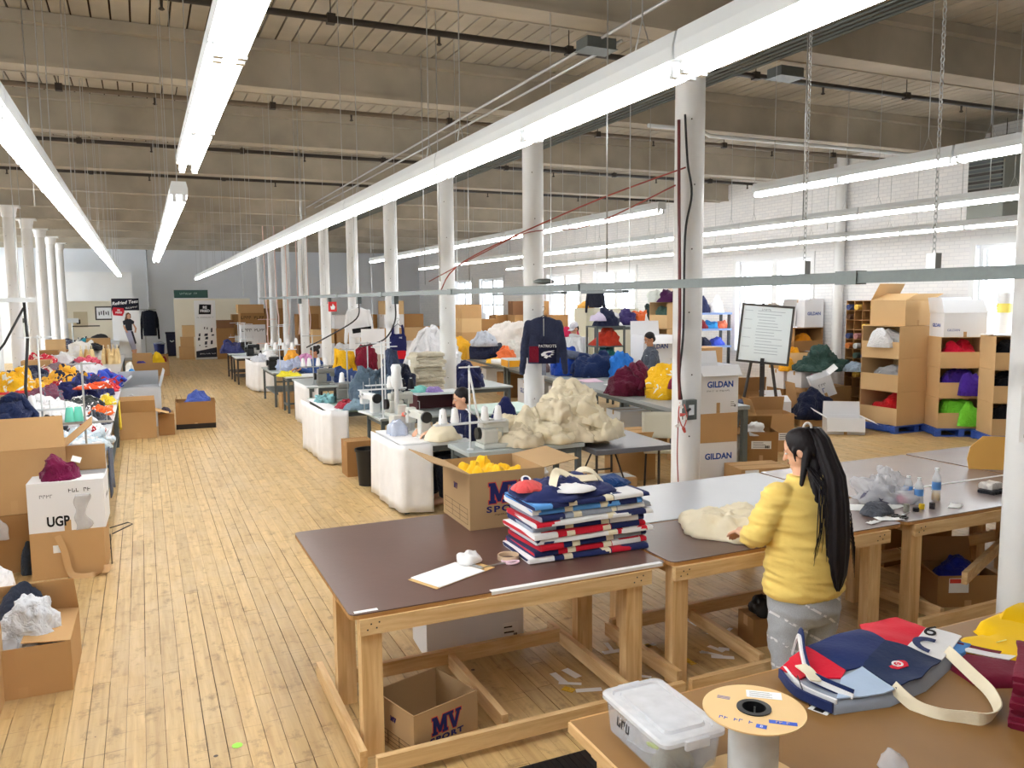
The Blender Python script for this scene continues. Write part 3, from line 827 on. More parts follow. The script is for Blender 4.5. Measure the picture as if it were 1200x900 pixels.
def flat_machine(loc, rz, label, m=None):
    """long-arm flat-bed sewing machine"""
    m = m or M_MACH
    t = thing('sewing_machine', label, 'sewing machine', loc, rz)
    MB().box(-.24, .24, -.09, .09, 0, .03).build('bed', m, t, bevel=.006)
    MB().box(.12, .23, -.07, .07, .03, .30).build('body', m, t, bevel=.02)
    MB().box(-.2, .14, -.05, .05, .21, .31).build('arm', m, t, bevel=.018)
    MB().box(-.24, -.15, -.06, .06, .13, .33).build('needle_head', m, t, bevel=.014)
    MB().tube([(-.2, 0, .13), (-.2, 0, .04)], .008, 8).box(-.22, -.18, -.03, .01, .032, .04).build('needle_bar', M_STEEL, t)
    MB().tube([(.23, 0, .25), (.265, 0, .25)], .07, 18).build('handwheel', M_BLACK, t, sharp=40)
    MB().tube([(-.2, -.06, .25), (-.2, -.085, .25)], .018, 10).tube([(-.12, -.05, .28), (-.12, -.075, .28)], .014, 10).build('tension_knobs', M_STEEL, t, sharp=40)
    MB().tube([(0, .03, .31), (0, .03, .42), (-.05, .03, .42)], .005, 6).build('thread_guide', M_STEEL, t)
    return t
def leg_table(name, label, loc, w, d, h, rz=0, top=None, frame=None, thick=.035, leg=.05, shelf=None, cat='table', apron=.07, group=None, inset=.06, bars=True):
    t = thing(name, label, cat, loc, rz, group)
    top = top or M_TTOP; frame = frame or M_DGREY
    MB().box(-w / 2, w / 2, -d / 2, d / 2, h - thick, h).build('tabletop', top, t, bevel=.006)
    x, y = w / 2 - inset, d / 2 - inset
    for sx in (-1, 1):
        for sy in (-1, 1):
            MB().box(sx * x - leg / 2, sx * x + leg / 2, sy * y - leg / 2, sy * y + leg / 2, 0, h - thick).build('leg', frame, t)
    if apron:
        a = MB()
        for sy in (-1, 1): a.box(-x, x, sy * y - .012, sy * y + .012, h - thick - apron, h - thick)
        for sx in (-1, 1): a.box(sx * x - .012, sx * x + .012, -y, y, h - thick - apron, h - thick)
        a.build('apron', frame, t)
    if shelf is not None:
        MB().box(-x, x, -y, y, shelf, shelf + .025).build('shelf', frame, t)
    elif bars:
        MB().box(-x, x, -.02, .02, .16, .2).box(-x - .02, -x + .02, -y, y, .16, .2).box(x - .02, x + .02, -y, y, .16, .2).build('stretcher', frame, t)
    return t
def pants_hang(*a): pass

M_LUMBER_X = wood('lumber_along_x', (204, 162, 108), (236, 206, 156), 'X')
M_LUMBER_Y = wood('lumber_along_y', (200, 158, 106), (232, 202, 152), 'Y')
M_LUMBER_Z = wood('lumber_upright', (206, 162, 106), (236, 204, 152), 'Z')
M_BROWN = mat('brown_hardboard', (92, 66, 58), .32, .12, 2.2, .04, 20, spec=.5)
M_TAN = mat('tan_hardboard', (132, 96, 52), .5, .14, 2.5, .04, 20, spec=.3)
M_EDGE = wood('plywood_edge', (150, 104, 54), (200, 152, 92), 'X')
def bench(x0, x1, y0, y1, label, legs_x, legs_y, top=M_BROWN, h=.83, rails=(), back=None, blocks=True):
    """home-made lumber work bench: brown board on plywood, two-by-four frame, floor rails"""
    t = thing('work_bench', label, 'table', (x0, y0, 0))
    w, d = x1 - x0, y1 - y0
    r_ = .04; pl = []
    for cx, cy, a0 in ((r_, r_, 180), (w - r_, r_, 270), (w - r_, d - r_, 0), (r_, d - r_, 90)):
        for k in range(4):
            a = R(a0 + k * 30); pl.append((cx + r_ * math.cos(a), cy + r_ * math.sin(a)))
    MB().prism(pl, .006, Matrix.Translation((0, 0, h - .006))).build('tabletop', top, t)
    MB().prism(pl, .022, Matrix.Translation((0, 0, h - .0285))).build('plywood_layer', M_EDGE, t)
    za, zb = h - .029 - .09, h - .029
    for yy in (legs_y[0] - y0 - .065, legs_y[-1] - y0 + .065):
        MB().box(legs_x[0] - x0 - .07, legs_x[-1] - x0 + .10, yy - .02, yy + .02, za, zb).build('apron', M_LUMBER_X, t)
    for xx in (legs_x[0] - x0, legs_x[-1] - x0):
        MB().box(xx - .02, xx + .02, legs_y[0] - y0 - .04, legs_y[-1] - y0 + .04, za, zb).build('apron', M_LUMBER_Y, t)
    for lx in legs_x:
        for ly in legs_y:
            MB().box(lx - x0 - .058, lx - x0 + .058, ly - y0 - .042, ly - y0 + .042, 0, zb).build('leg', M_LUMBER_Z, t)
    for (a, b) in rails:
        a = Vector(a) - Vector((x0, y0, 0)); b = Vector(b) - Vector((x0, y0, 0))
        MB().bar(a, b, .04, .095).build('floor_rail', M_LUMBER_X if abs(a.x - b.x) > abs(a.y - b.y) else M_LUMBER_Y, t)
    nails = MB()
    for lx in (legs_x[0] - x0, legs_x[-1] - x0):
        for dx, dz in ((-.03, .03), (.02, .035), (-.01, .06), (.035, .065)):
            yy = legs_y[0] - y0 - .085
            nails.box(lx + dx - .004, lx + dx + .004, yy - .002, yy + .002, za + dz - .004, za + dz + .004)
    nails.build('screw_heads', M_IRON, t)
    return t
# ------------------------------------------------------------------ work benches on the right
bench(.93, 2.96, 4.16, 5.90, 'lumber work bench with dark brown top carrying the tote stack and clipboard', (1.05, 2.74), (4.23, 4.86), rails=(((.95, 4.02, .09), (.95, 5.2, .09)), ((1.0, 3.95, .085), (2.95, 3.95, .085)), ((1.77, 4.03, .10), (1.77, 4.92, .10)), ((1.02, 4.95, .12), (2.60, 4.95, .12)), ((2.60, 4.05, .1), (2.62, 5.13, .1))))
bench(2.99, 5.05, 4.14, 4.95, 'lumber work bench with dark brown top where the woman in yellow works', (3.07, 4.80), (4.20, 4.80), rails=(((2.99, 4.05, .1), (2.99, 4.93, .1)), ((3.0, 3.95, .09), (5.0, 3.95, .09)), ((3.64, 4.03, .09), (3.72, 4.9, .09)), ((3.0, 4.90, .13), (5.0, 4.90, .13))))
b1 = bpy.data.objects['work_bench']
MB().box(.82, 2.0, -.004, .0, .812, .8305).box(.82, 2.0, -.004, .035, .8302, .8308).build('edge_tape', M_PAPER, b1)
MB().box(.03, .16, .02, .05, .8302, .8308).build('corner_tape', M_PAPER, b1)
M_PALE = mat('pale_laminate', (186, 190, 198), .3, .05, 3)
M_BROWN2 = mat('worn_brown_laminate', (142, 130, 128), .25, .12, 2)
bench(5.10, 7.30, 4.15, 4.86, 'lumber work bench with glossy top strewn with bottles and plastic bags', (5.25, 7.1), (4.22, 4.74), top=M_BROWN2, rails=(((5.4, 4.05, .1), (5.4, 4.82, .1)), ((5.1, 4.0, .09), (7.2, 4.0, .09)), ((5.7, 4.1, .32), (6.9, 4.6, .32)), ((5.2, 4.80, .3), (7.2, 4.80, .3))))
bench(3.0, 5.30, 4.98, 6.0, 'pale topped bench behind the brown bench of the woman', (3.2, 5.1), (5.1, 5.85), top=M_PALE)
bench(5.33, 7.28, 4.89, 6.0, 'grey topped bench behind the bottles', (5.5, 7.1), (5.0, 5.85), top=M_BROWN2)
bench(7.32, 9.1, 4.5, 6.02, 'farthest grey topped bench, beyond the orange envelope', (7.5, 8.9), (4.6, 5.85), top=M_BROWN2)
MB().box(5.9, 7.26, 4.855, 4.885, .831, .834).build('gap_tape', M_PAPER, None)
tag(bpy.data.objects['gap_tape'], 'white tape strip over the joint between two benches', 'tape')
# nearest bench, bottom right
t = thing('work_bench', 'nearest work bench with tan hardboard top, cut off by the lower edge', 'table', (1.47, .9, 0))
MB().box(0, 4.4, 0, 1.80, .80, .83).build('tabletop', M_TAN, t)
MB().box(-.012, 0, 0, 1.80, .79, .829).build('edge_strip', M_LUMBER_Y, t)
MB().box(0, 4.4, 1.80, 1.81, .80, .829).build('edge_strip', M_EDGE, t)
for lx in (.12, 4.25):
    for ly in (.12, 1.66): MB().box(lx - .055, lx + .055, ly - .045, ly + .045, 0, .80).build('leg', M_LUMBER_Z, t)
MB().box(.06, 4.3, 1.70, 1.74, .70, .80).build('apron', M_LUMBER_X, t)
MB().box(.06, 4.3, .08, .12, .70, .80).build('apron', M_LUMBER_X, t)
# rubber mat with ribs
t = thing('floor_mat', 'black ribbed rubber mat on the floor beside the nearest bench', 'mat', (1.2, 3.0, 0))
MB().box(.42, 1.25, -.2, .72, .002, .014).build('mat_sheet', M_BLACK, t)
m = MB()
for k in range(22): m.box(.44 + k * .036, .455 + k * .036, -.19, .71, .014, .019)
m.build('ribs', M_BLACK, t)

# MV printed cartons
def mv_logo(t, loc, rot, s, m_in=NAVY_INK, m_out=RED_INK):
    """block serif M and V with an outer outline"""
    Mp = [(0, 0), (.36, 0), (.36, .14), (.28, .14), (.28, .55), (.46, .08), (.60, .08), (.78, .55), (.78, .14), (.70, .14), (.70, 0), (1.06, 0), (1.06, .14), (.98, .14), (.98, .86), (1.06, .86), (1.06, 1), (.74, 1), (.53, .42), (.32, 1), (0, 1), (0, .86), (.08, .86), (.08, .14), (0, .14)]
    Vp = [(1.42, 0), (1.62, 0), (1.90, .86), (1.98, .86), (1.98, 1), (1.62, 1), (1.62, .86), (1.70, .86), (1.53, .30), (1.36, .86), (1.44, .86), (1.44, 1), (1.06, 1), (1.06, .86), (1.14, .86)]
    sc = lambda p: [((x - .99) * s, (y - .5) * s) for x, y in p]
    n = Vector((0, 0, 1)); n.rotate(Euler(rot))
    outline(t, [sc(Mp)], m_out, Vector(loc) + n * .0006, rot, 'logo_outline', .0004, .055 * s)
    outline(t, [sc(Vp)], m_out, Vector(loc) + n * .0006, rot, 'logo_outline', .0004, .055 * s)
    outline(t, [sc(Mp)], m_in, Vector(loc) + n * .0012, rot, 'logo', .0004, .012 * s)
    outline(t, [sc(Vp)], m_in, Vector(loc) + n * .0012, rot, 'logo', .0004, .012 * s)
def mv_box(loc, w, d, h, label, rz, flaps):
    t = carton(loc, w, d, h, label, rz, None, mat('tan_card', (172, 142, 104), .85, .05, 3, .05, 30, spec=.2), flaps, tape=False)
    s = h * .36
    mv_logo(t, (.0, -d / 2, h * .62), FRONT, s)
    text(t, 'SPORT', h * .15, (.0, -d / 2 - .0008, h * .33), FRONT, NAVY_INK, sx=1.55, space=1.25, offset=.002)
    text(t, '~~~~~~~~~~~~~~~~~~', h * .045, (.0, -d / 2 - .0008, h * .23), FRONT, BLACK_INK)
    mv_logo(t, (-w / 2, 0, h * .66), LEFT, h * .10, NAVY_INK, ink(120, 50, 40))
    m = MB()
    for k in range(4): m.box(-w / 2 - .001, -w / 2, -d * .42, d * .42, h * (.08 + .09 * k), h * (.085 + .09 * k))
    for k in range(4): m.box(-w / 2 - .001, -w / 2, -d * .42 + k * d * .28 - .001, -d * .42 + k * d * .28 + .002, h * .08, h * .36)
    m.build('print_grid', BLACK_INK, t)
    return t
mv_box((2.40, 5.66, .83), .60, .60, .42, 'open tan carton with big blue MV print on the brown bench, full of yellow cloth', R(-1), {'left': 158, 'right': 172})
rb = random.Random(3)
for i in range(9):
    heap('yellow_cloth', 'bundled yellow cloth among those filling the open MV carton', 'cloth', (2.24 + (i % 3) * .155, 5.50 + (i // 3) * .155, 1.06 + .01 * (i % 2)), .105, .095, .17 + .03 * rb.random(), fab(246, 196, 44), 40 + i, 'yellow cloths in the MV carton', n=(26, 9), fold=.6)
t = mv_box((1.37, 4.25, 0), .44, .40, .28, 'empty open MV carton on the floor beneath the brown bench', R(17), {})
# white carton under bench
t = carton((2.06, 5.36, 0), .72, .42, .46, 'white carton on the floor under the brown bench', R(-4), m=M_WBOX)
sticker(t, .26, -.21, .12, .12, .14, FRONT)

# stack of folded patchwork totes
CANVAS = fab_s(232, 222, 196)
NAVY, REDF, WHITEF, LBL, GREYF = fab_s(34, 42, 88), fab_s(196, 28, 48), fab_s(236, 236, 238), fab_s(88, 148, 212), fab_s(150, 158, 172)
pal = [(NAVY, WHITEF, REDF), (REDF, NAVY, WHITEF), (NAVY, REDF, GREYF), (WHITEF, NAVY, REDF), (REDF, WHITEF, NAVY), (NAVY, GREYF, WHITEF), (WHITEF, REDF, NAVY), (GREYF, NAVY, WHITEF), (LBL, WHITEF, NAVY), (NAVY, LBL, WHITEF)]
zz = .832
for i in range(10):
    a, b, c = pal[i]
    th = .034 + .004 * (i % 3)
    o = folded('tote_bag', 'folded sports-jersey tote, %s from the bottom of the stack on the bench' % ORD[i], 'tote bag', (2.62 + .016 * ((i * 5) % 4 - 1.5), 4.70 + .014 * (i % 3), zz), .87 - .025 * (i % 3), .46 - .02 * (i % 2), th, a, R(-2.5 + (i * 7 % 5) * 1.4), 'totes in the stack', i, [(-.5, -.30, b), (.18, .44, c), (-.22, -.15, CANVAS), (.10, .17, CANVAS)])
    zz += th + .0005
o = heap('tote_bag', 'navy and red tote lying loosely on top of the stack with a swordfish-eye patch', 'tote bag', (2.50, 4.72, zz), .36, .25, .09, NAVY, 77, 'totes in the stack', fold=.5)
heap('flap_panel', None, None, (-.26, -.02, .05), .11, .10, .075, fab(214, 84, 84), 5, parent=o, n=(20, 8), fold=.1)
e = MB().lathe([(.034, 0), (.034, .004)], 18).build('eye_patch', WHITEF, o); e.location = (-.27, -.02, .118); e.rotation_euler = (R(35), 0, R(-10))
e2 = MB().lathe([(.02, .004), (.02, .007)], 16).build('pupil_patch', NAVY, e)
heap('flap_panel', None, None, (.04, -.1, .04), .17, .12, .05, WHITEF, 6, parent=o, n=(20, 8), fold=.3)
def ribbon(name, pts, w, t_, m, parent=None, upv=(0, 0, 1)):
    """flat webbing strap following a path"""
    P_ = [Vector(p) for p in pts]; Q = []
    for i in range(len(P_) - 1):
        p0, p1, p2, p3 = P_[max(i - 1, 0)], P_[i], P_[i + 1], P_[min(i + 2, len(P_) - 1)]
        for k in range(5):
            u = k / 5
            Q.append(.5 * ((2 * p1) + (p2 - p0) * u + (2 * p0 - 5 * p1 + 4 * p2 - p3) * u * u + (3 * p1 - p0 - 3 * p2 + p3) * u ** 3))
    Q.append(P_[-1]); rings = []
    for i, p in enumerate(Q):
        d = (Q[min(i + 1, len(Q) - 1)] - Q[max(i - 1, 0)]).normalized(); u = Vector(upv)
        s_ = u - d * u.dot(d); s_ = s_.normalized() * w / 2; n_ = d.cross(s_).normalized() * t_ / 2
        rings.append([p - s_ - n_, p + s_ - n_, p + s_ + n_, p - s_ + n_])
    return MB().loft(rings).build(name, m, parent, sharp=50)
ribbon('strap', [(-.12, -.1, .06), (-.05, -.02, .14), (.02, .02, .13), (.1, -.02, .09), (.25, -.04, .085)], .06, .006, CANVAS, o, (.2, 1, .6))
ribbon('strap', [(.15, .1, .07), (.2, .08, .12), (.26, .04, .11), (.33, 0, .03)], .05, .006, CANVAS, o, (.2, 1, .6))
heap('tote_bag', 'dark blue tote corner with pale blue hem sticking up at the right of the stack', 'tote bag', (2.93, 4.80, zz), .14, .13, .07, fab(28, 60, 112), 79, 'totes in the stack', n=(24, 8), fold=.1)

# clipboard, scissors, tape on the bench
t = thing('clipboard', 'brown clipboard with white order sheets on the bench', 'clipboard', (1.655, 4.55, .8302), R(24))
MB().box(-.25, .25, -.125, .125, 0, .004).build('board', mat('masonite', (206, 168, 110), .6), t, bevel=.002)
for k in range(3): MB().box(-.225 + .004 * k, .16 - .003 * k, -.125 + .004 * k, .13, .0045 + .0012 * k, .0055 + .0012 * k).build('order_sheet', M_PAPER, t)
MB().box(.165, .185, -.09, .09, .004, .016).build('clip_bar', M_STEEL, t)
heap('crumpled_sheet', None, None, (.2, .05, .014), .075, .05, .045, M_PAPER, 9, parent=t, n=(22, 8), fold=1.3, sq=4, power=4)
t = thing('scissors', 'pair of scissors with pale pink handles beside the clipboard', 'scissors', (2.00, 4.58, .831), R(8))
def ring_pts(cx, cy, rx, ry, z, n=14): return [(cx + rx * math.cos(2 * PI * k / n), cy + ry * math.sin(2 * PI * k / n), z) for k in range(n + 1)]
PINK = plas(236, 206, 222)
for s in (-1, 1):
    MB().tube(ring_pts(.065, s * .028, .045, .024, .008), .007, 6, cap=False).build('handle', PINK, t, smooth=True)
    MB().prism([(0, -.008), (.03, s * .016), (0, .008), (-.13, s * .001)], .003, Matrix.Translation((0, 0, .004 + .003 * (s > 0)))).build('blade', M_STEEL, t)
t = thing('tape_roll', 'roll of tan masking tape standing by the scissors', 'tape roll', (2.08, 4.66, .831), 0)
MB().lathe([(.062, 0), (.07, 0), (.07, .03), (.062, .03), (.062, 0)], 24, cap=False).build('tape', mat('masking_tape', (214, 190, 158), .6), t, sharp=40)

# bottles, bags and offcuts in front of the woman
CLEARP = clear('clear_plastic', (236, 242, 248), .38, .12); CLEARB = clear('clear_bag', (232, 234, 240), .45, .2)
WATER = clear('water', (214, 230, 240), .3, .05)
def bottle(loc, label, drink, h=.27, upside=False):
    t = thing('water_bottle', label, 'bottle', loc, 0, 'drink bottles')
    MB().lathe([(.030, 0), (.034, .01), (.034, h * .62), (.030, h * .72), (.014, h * .88), (.014, h * .94)], 20).build('bottle', CLEARP, t, sharp=50)
    MB().lathe([(.0345, h * .34), (.0345, h * .58)], 20, cap=False).build('label_band', plas(86, 140, 206), t, smooth=True)
    if drink: MB().lathe([(.029, .004), (.0325, .012), (.0325, h * .2)], 18).build('drink', drink, t, sharp=40)
    MB().lathe([(.016, h * .93), (.016, h), (.0155, h)], 14).build('cap', M_LWHITE, t)
    return t
bottle((5.86, 4.50, .831), 'tall bottle holding yellow drink on the bench right of the woman', plas(232, 186, 20))
bottle((5.62, 4.47, .831), 'blue labelled water bottle against the clear plastic bags', WATER, .22)
bottle((5.68, 4.62, .831), 'second blue labelled bottle set behind the bags', WATER, .20)
o = heap('plastic_bag', 'big clear plastic bag of folded clothes and bottles on the bench', 'plastic bag', (5.50, 4.70, .831), .24, .2, .2, CLEARB, 12, fold=.9)
heap('bagged_cloth', 'dark cloth showing inside the clear plastic bag', 'cloth', (5.42, 4.68, .8315), .15, .12, .09, fab(86, 86, 106), 13, n=(24, 8))
heap('pink_cloth', 'small pink cloth inside the clear plastic bag', 'cloth', (5.56, 4.58, .8315), .06, .04, .07, fab(232, 122, 160), 14, n=(18, 7))
heap('plastic_bag', 'smaller clear bag with green tie on top of the bench pile', 'plastic bag', (5.68, 4.83, .831), .16, .12, .24, CLEARB, 15, fold=1.0, n=(30, 10))
heap('grey_cloth', 'crumpled dark grey cloth by the right elbow of the woman', 'cloth', (5.10, 4.42, .831), .14, .10, .09, fab(84, 88, 98), 16)
for i, (x, y, w, d, a, lab) in enumerate(((5.33, 4.52, .26, .16, 12, 'white paper pattern piece beside the dark grey cloth'), (5.05, 4.26, .2, .1, -20, 'white offcut strip at the bench edge by the woman'), (5.83, 4.30, .16, .09, 30, 'torn white paper right of the bottle'), (5.1, 4.6, .2, .14, 50, 'clear sleeve lying flat behind the woman'), (4.86, 4.24, .12, .05, 10, 'small white offcut near her elbow'))):
    sheet('paper_scrap', lambda u, v, x=x, y=y, w=w, d=d, a=a: (x + (u - .5) * w * math.cos(R(a)) - (v - .5) * d * math.sin(R(a)), y + (u - .5) * w * math.sin(R(a)) + (v - .5) * d * math.cos(R(a)), .834 + .012 * abs(noise.noise(Vector((u * 3, v * 3, x))))), 6, 4, .001, M_PAPER, lab, 'paper')
for i, (x, y) in enumerate(((5.42, 4.33), (5.52, 4.36), (5.6, 4.33), (5.35, 4.36))):
    t = thing('tape_roll', 'small spool among the odds and ends in front of the bottles, %s from the woman' % ORD[i], 'spool', (x, y, .831), 0, 'small spools on the bench')
    MB().lathe([(.012, 0), (.022, 0), (.022, .03 + .01 * i), (.012, .03 + .01 * i)], 12).build('thread', [fab(40, 36, 40), fab(214, 180, 40), fab(60, 56, 60), fab(150, 150, 140)][i], t, sharp=40)
t = thing('scissors', 'black handled shears on the cluttered bench edge', 'scissors', (5.22, 4.28, .831), R(200))
for s in (-1, 1):
    MB().tube(ring_pts(.07, s * .03, .045, .022, .008), .007, 6, cap=False).build('handle', M_BLACK, t, smooth=True)
    MB().prism([(0, -.008), (.03, s * .016), (0, .008), (-.14, s * .001)], .003, Matrix.Translation((0, 0, .004 + .003 * (s > 0)))).build('blade', M_STEEL, t)
folded('black_cloth', 'small black folded cloth near the column on the right bench', 'cloth', (6.52, 4.48, .831), .2, .14, .03, fab(40, 42, 48), R(10))
folded('white_cloth', 'white folded cloth on the black one by the column', 'cloth', (6.54, 4.50, .862), .16, .12, .05, fab(216, 212, 208), R(4), seed=4)
t = thing('envelope', 'orange kraft envelope standing against the nearest column', 'envelope', (7.36, 5.12, .831), R(-38))
MB().prism([(-.16, 0), (.18, 0), (.18, .33), (-.06, .33), (-.16, .22), (-.18, .1)], .012, Matrix.Rotation(R(96), 4, 'X')).build('paper_body', mat('orange_kraft', (240, 186, 96), .7, .04, 4), t)
heap('canvas_bag', 'cream canvas tote being worked on by the woman in yellow', 'tote bag', (3.82, 4.60, .831), .36, .38, .17, CANVAS, 21, fold=.3, power=2.6, rz=R(-35), n=(56, 20))
# small things under the benches
t = carton((6.03, 4.42, .0), .50, .40, .26, 'open brown carton with blue garment under the right bench', R(-24), m=M_KRAFT3, flaps={'left': 140, 'back': 105})
o = MB().box(-.16, .0, -.2012, -.2, .12, .24).build('print_label', M_PAPER, t); tag(o, 'white print label'); MB().box(-.155, -.06, -.2016, -.2012, .2, .235).build('print', ink(200, 60, 50), o)
heap('blue_garment', 'royal blue garment piled in the brown carton under the bench', 'garment', (6.04, 4.42, .2), .21, .15, .13, fab(28, 36, 132), 23)
t = carton((4.02, 4.46, 0), .26, .22, .20, 'small brown carton on the floor at the feet of the woman', R(-12), m=M_KRAFT3)
heap('black_bag', 'black plastic bag resting on the small carton by her feet', 'bag', (4.02, 4.46, .209), .10, .09, .13, M_BLACK, 24, fold=.8, n=(24, 9))
carton((6.6, 5.5, 0), .9, .55, .45, 'large brown carton pushed under the right benches', 0, m=M_KRAFT3)
# paper scraps on the floor
sc_ = random.Random(12)
for i in range(26):
    x, y = sc_.uniform(2.9, 4.7), sc_.uniform(4.1, 5.0)
    if i > 19: x, y = sc_.uniform(2.2, 2.9), sc_.uniform(3.95, 4.6)
    a = sc_.uniform(0, PI); w, d = sc_.uniform(.03, .10), sc_.uniform(.012, .03)
    tag(MB().box(-w, w, -d, d, .001, .003).build('paper_scrap', [M_PAPER, M_PAPER, M_PAPER, fab(220, 180, 60)][i % 4], loc=(x, y, .001), rz=a), 'little paper or cloth offcut on the floor under the benches', 'scrap', 'offcuts on the floor')
tag(MB().lathe([(.03, 0), (.03, .0015)], 8).build('floor_sticker', plas(150, 230, 60), loc=(.37, 4.62, .001)), 'bright green sticker stuck to the floor of the aisle', 'sticker')

# ------------------------------------------------------------------ on the nearest bench
# clear storage bin
t = thing('storage_bin', 'clear lidded plastic bin on the corner of the nearest bench', 'bin', (1.69, 2.40, .8305), R(-1))
BINM = clear('bin_plastic', (222, 228, 236), .28, .15); LIDM = clear('lid_plastic', (238, 242, 248), .5, .2)
def rrect(w, d, r_, z, n=4):
    out = []
    for cx, cy, a0 in ((w - r_, d - r_, 0), (-w + r_, d - r_, 90), (-w + r_, -d + r_, 180), (w - r_, -d + r_, 270)):
        for k in range(n + 1):
            a = R(a0 + 90 * k / n); out.append((cx + r_ * math.cos(a), cy + r_ * math.sin(a), z))
    return out
b = MB().loft([rrect(.115, .195, .03, 0), rrect(.125, .21, .03, .13), rrect(.122, .207, .03, .13), rrect(.112, .192, .03, .004)])
b.build('tub', BINM, t, sharp=40)
l = MB().loft([rrect(.138, .222, .035, .128), rrect(.138, .222, .035, .142), rrect(.13, .214, .033, .150), rrect(.11, .19, .03, .150), rrect(.105, .185, .03, .143), rrect(.09, .165, .025, .143), rrect(.086, .16, .025, .155), rrect(.0, .0, 0, .155)], cap=True)
l.build('lid', LIDM, t, sharp=40)
for s in (-1, 1): MB().box(-.05, .05, s * .224 - .008, s * .224 + .008, .11, .145).build('latch', LIDM, t, bevel=.003)
text(t, '~~~', .05, (-.124, .06, .075), (R(86), 0, -PI / 2), BLACK_INK, ext=.0006)
heap('white_cloth', 'white cloth seen through the clear storage bin', 'cloth', (1.69, 2.44, .836), .09, .13, .11, fab(226, 228, 232), 31, n=(28, 10), fold=.5)
heap('grey_cloth', 'grey green cloth inside the clear storage bin', 'cloth', (1.66, 2.28, .836), .08, .06, .09, fab(140, 144, 128), 32, n=(24, 9), fold=.6)
t = thing('marker_pen', 'lime green marker pen inside the clear bin', 'marker', (1.64, 2.33, .846), R(-80))
MB().tube([(-.09, 0, .01), (.05, 0, .03)], .010, 10).build('barrel', plas(190, 226, 60), t, smooth=False, sharp=40); MB().tube([(.05, 0, .03), (.075, 0, .035)], .012, 10).build('cap', plas(170, 210, 40), t, sharp=40)
# big spool with cardboard flanges
t = thing('spool', 'large reel of clear tape with printed cardboard flanges on the nearest bench', 'spool', (1.845, 2.075, .8305))
CARD = mat('flange_card', (226, 192, 140), .8, .04, 4)
for z0, nm in ((0, 'flange'), (.262, 'flange')):
    MB().lathe([(.042, z0), (.172, z0), (.172, z0 + .005), (.042, z0 + .005), (.042, z0)], 48, cap=False).build(nm, CARD, t, sharp=40)
MB().lathe([(.046, .006), (.085, .006), (.085, .261), (.046, .261), (.046, .006)], 36).build('film_core', clear('film_roll', (226, 232, 236), .8, .12), t, sharp=40)
MB().lathe([(.040, .20), (.055, .268), (.058, .268), (.058, .272), (.040, .272), (.036, .20)], 28, cap=False).build('hub_ring', M_BLACK, t, sharp=40)
MB().lathe([(.041, .19), (.041, .2)], 24).build('hub_cup', M_BLACK, t, sharp=40)
for k in range(4):
    a = R(45 + 90 * k); MB().box(-.006, .006, -.003, .003, .225, .255).build('hub_clip', M_STEEL, t, loc=(.038 * math.cos(a), .038 * math.sin(a), 0), rz=a)
fz = .2675
lb = MB().box(-.06, .06, -.026, .026, 0, .0008).build('paper_label', M_PAPER, t); lb.location = (.095, .058, fz); lb.rotation_euler = (0, 0, R(-38))
m = MB()
for k in range(4): m.box(-.05, .02 + .008 * (k % 2), .014 - .011 * k, .016 - .011 * k, .0008, .0012)
m.build('print', GREY_INK, lb)
SB = ink(64, 94, 190)
for (s, size, x, y, a) in (('~~~~~~~', .026, -.105, -.035, -48),):
    text(t, s, size, (x, y, fz), (0, 0, R(a)), SB, ext=.0004, offset=.0006)
o = MB().box(-.045, .045, -.011, .011, 0, .0006).build('print_patch', SB, t); o.location = (.02, -.118, fz); o.rotation_euler = (0, 0, R(-40)); text(o, '~~~~', .018, (0, 0, .0008), TOP, CARD, ext=.0002)
o = MB().box(-.017, .017, -.012, .012, 0, .0006).build('print_patch', SB, t); o.location = (-.06, -.105, fz); o.rotation_euler = (0, 0, R(-48)); text(o, 'B', .02, (0, 0, .0008), TOP, M_PAPER, ext=.0002)
m = MB()
for k in range(3): m.box(-.022, .022, .008 - .008 * k, .010 - .008 * k, 0, .0005)
o = m.build('print', SB, t); o.location = (-.045, .105, fz); o.rotation_euler = (0, 0, R(-48))
# tip of a plastic bag
heap('plastic_bag', 'peaked tip of a clear plastic bag on the nearest bench', 'plastic bag', (2.36, 1.93, .8305), .05, .04, .07, CLEARB, 33, n=(18, 10), power=1.2, fold=.9)

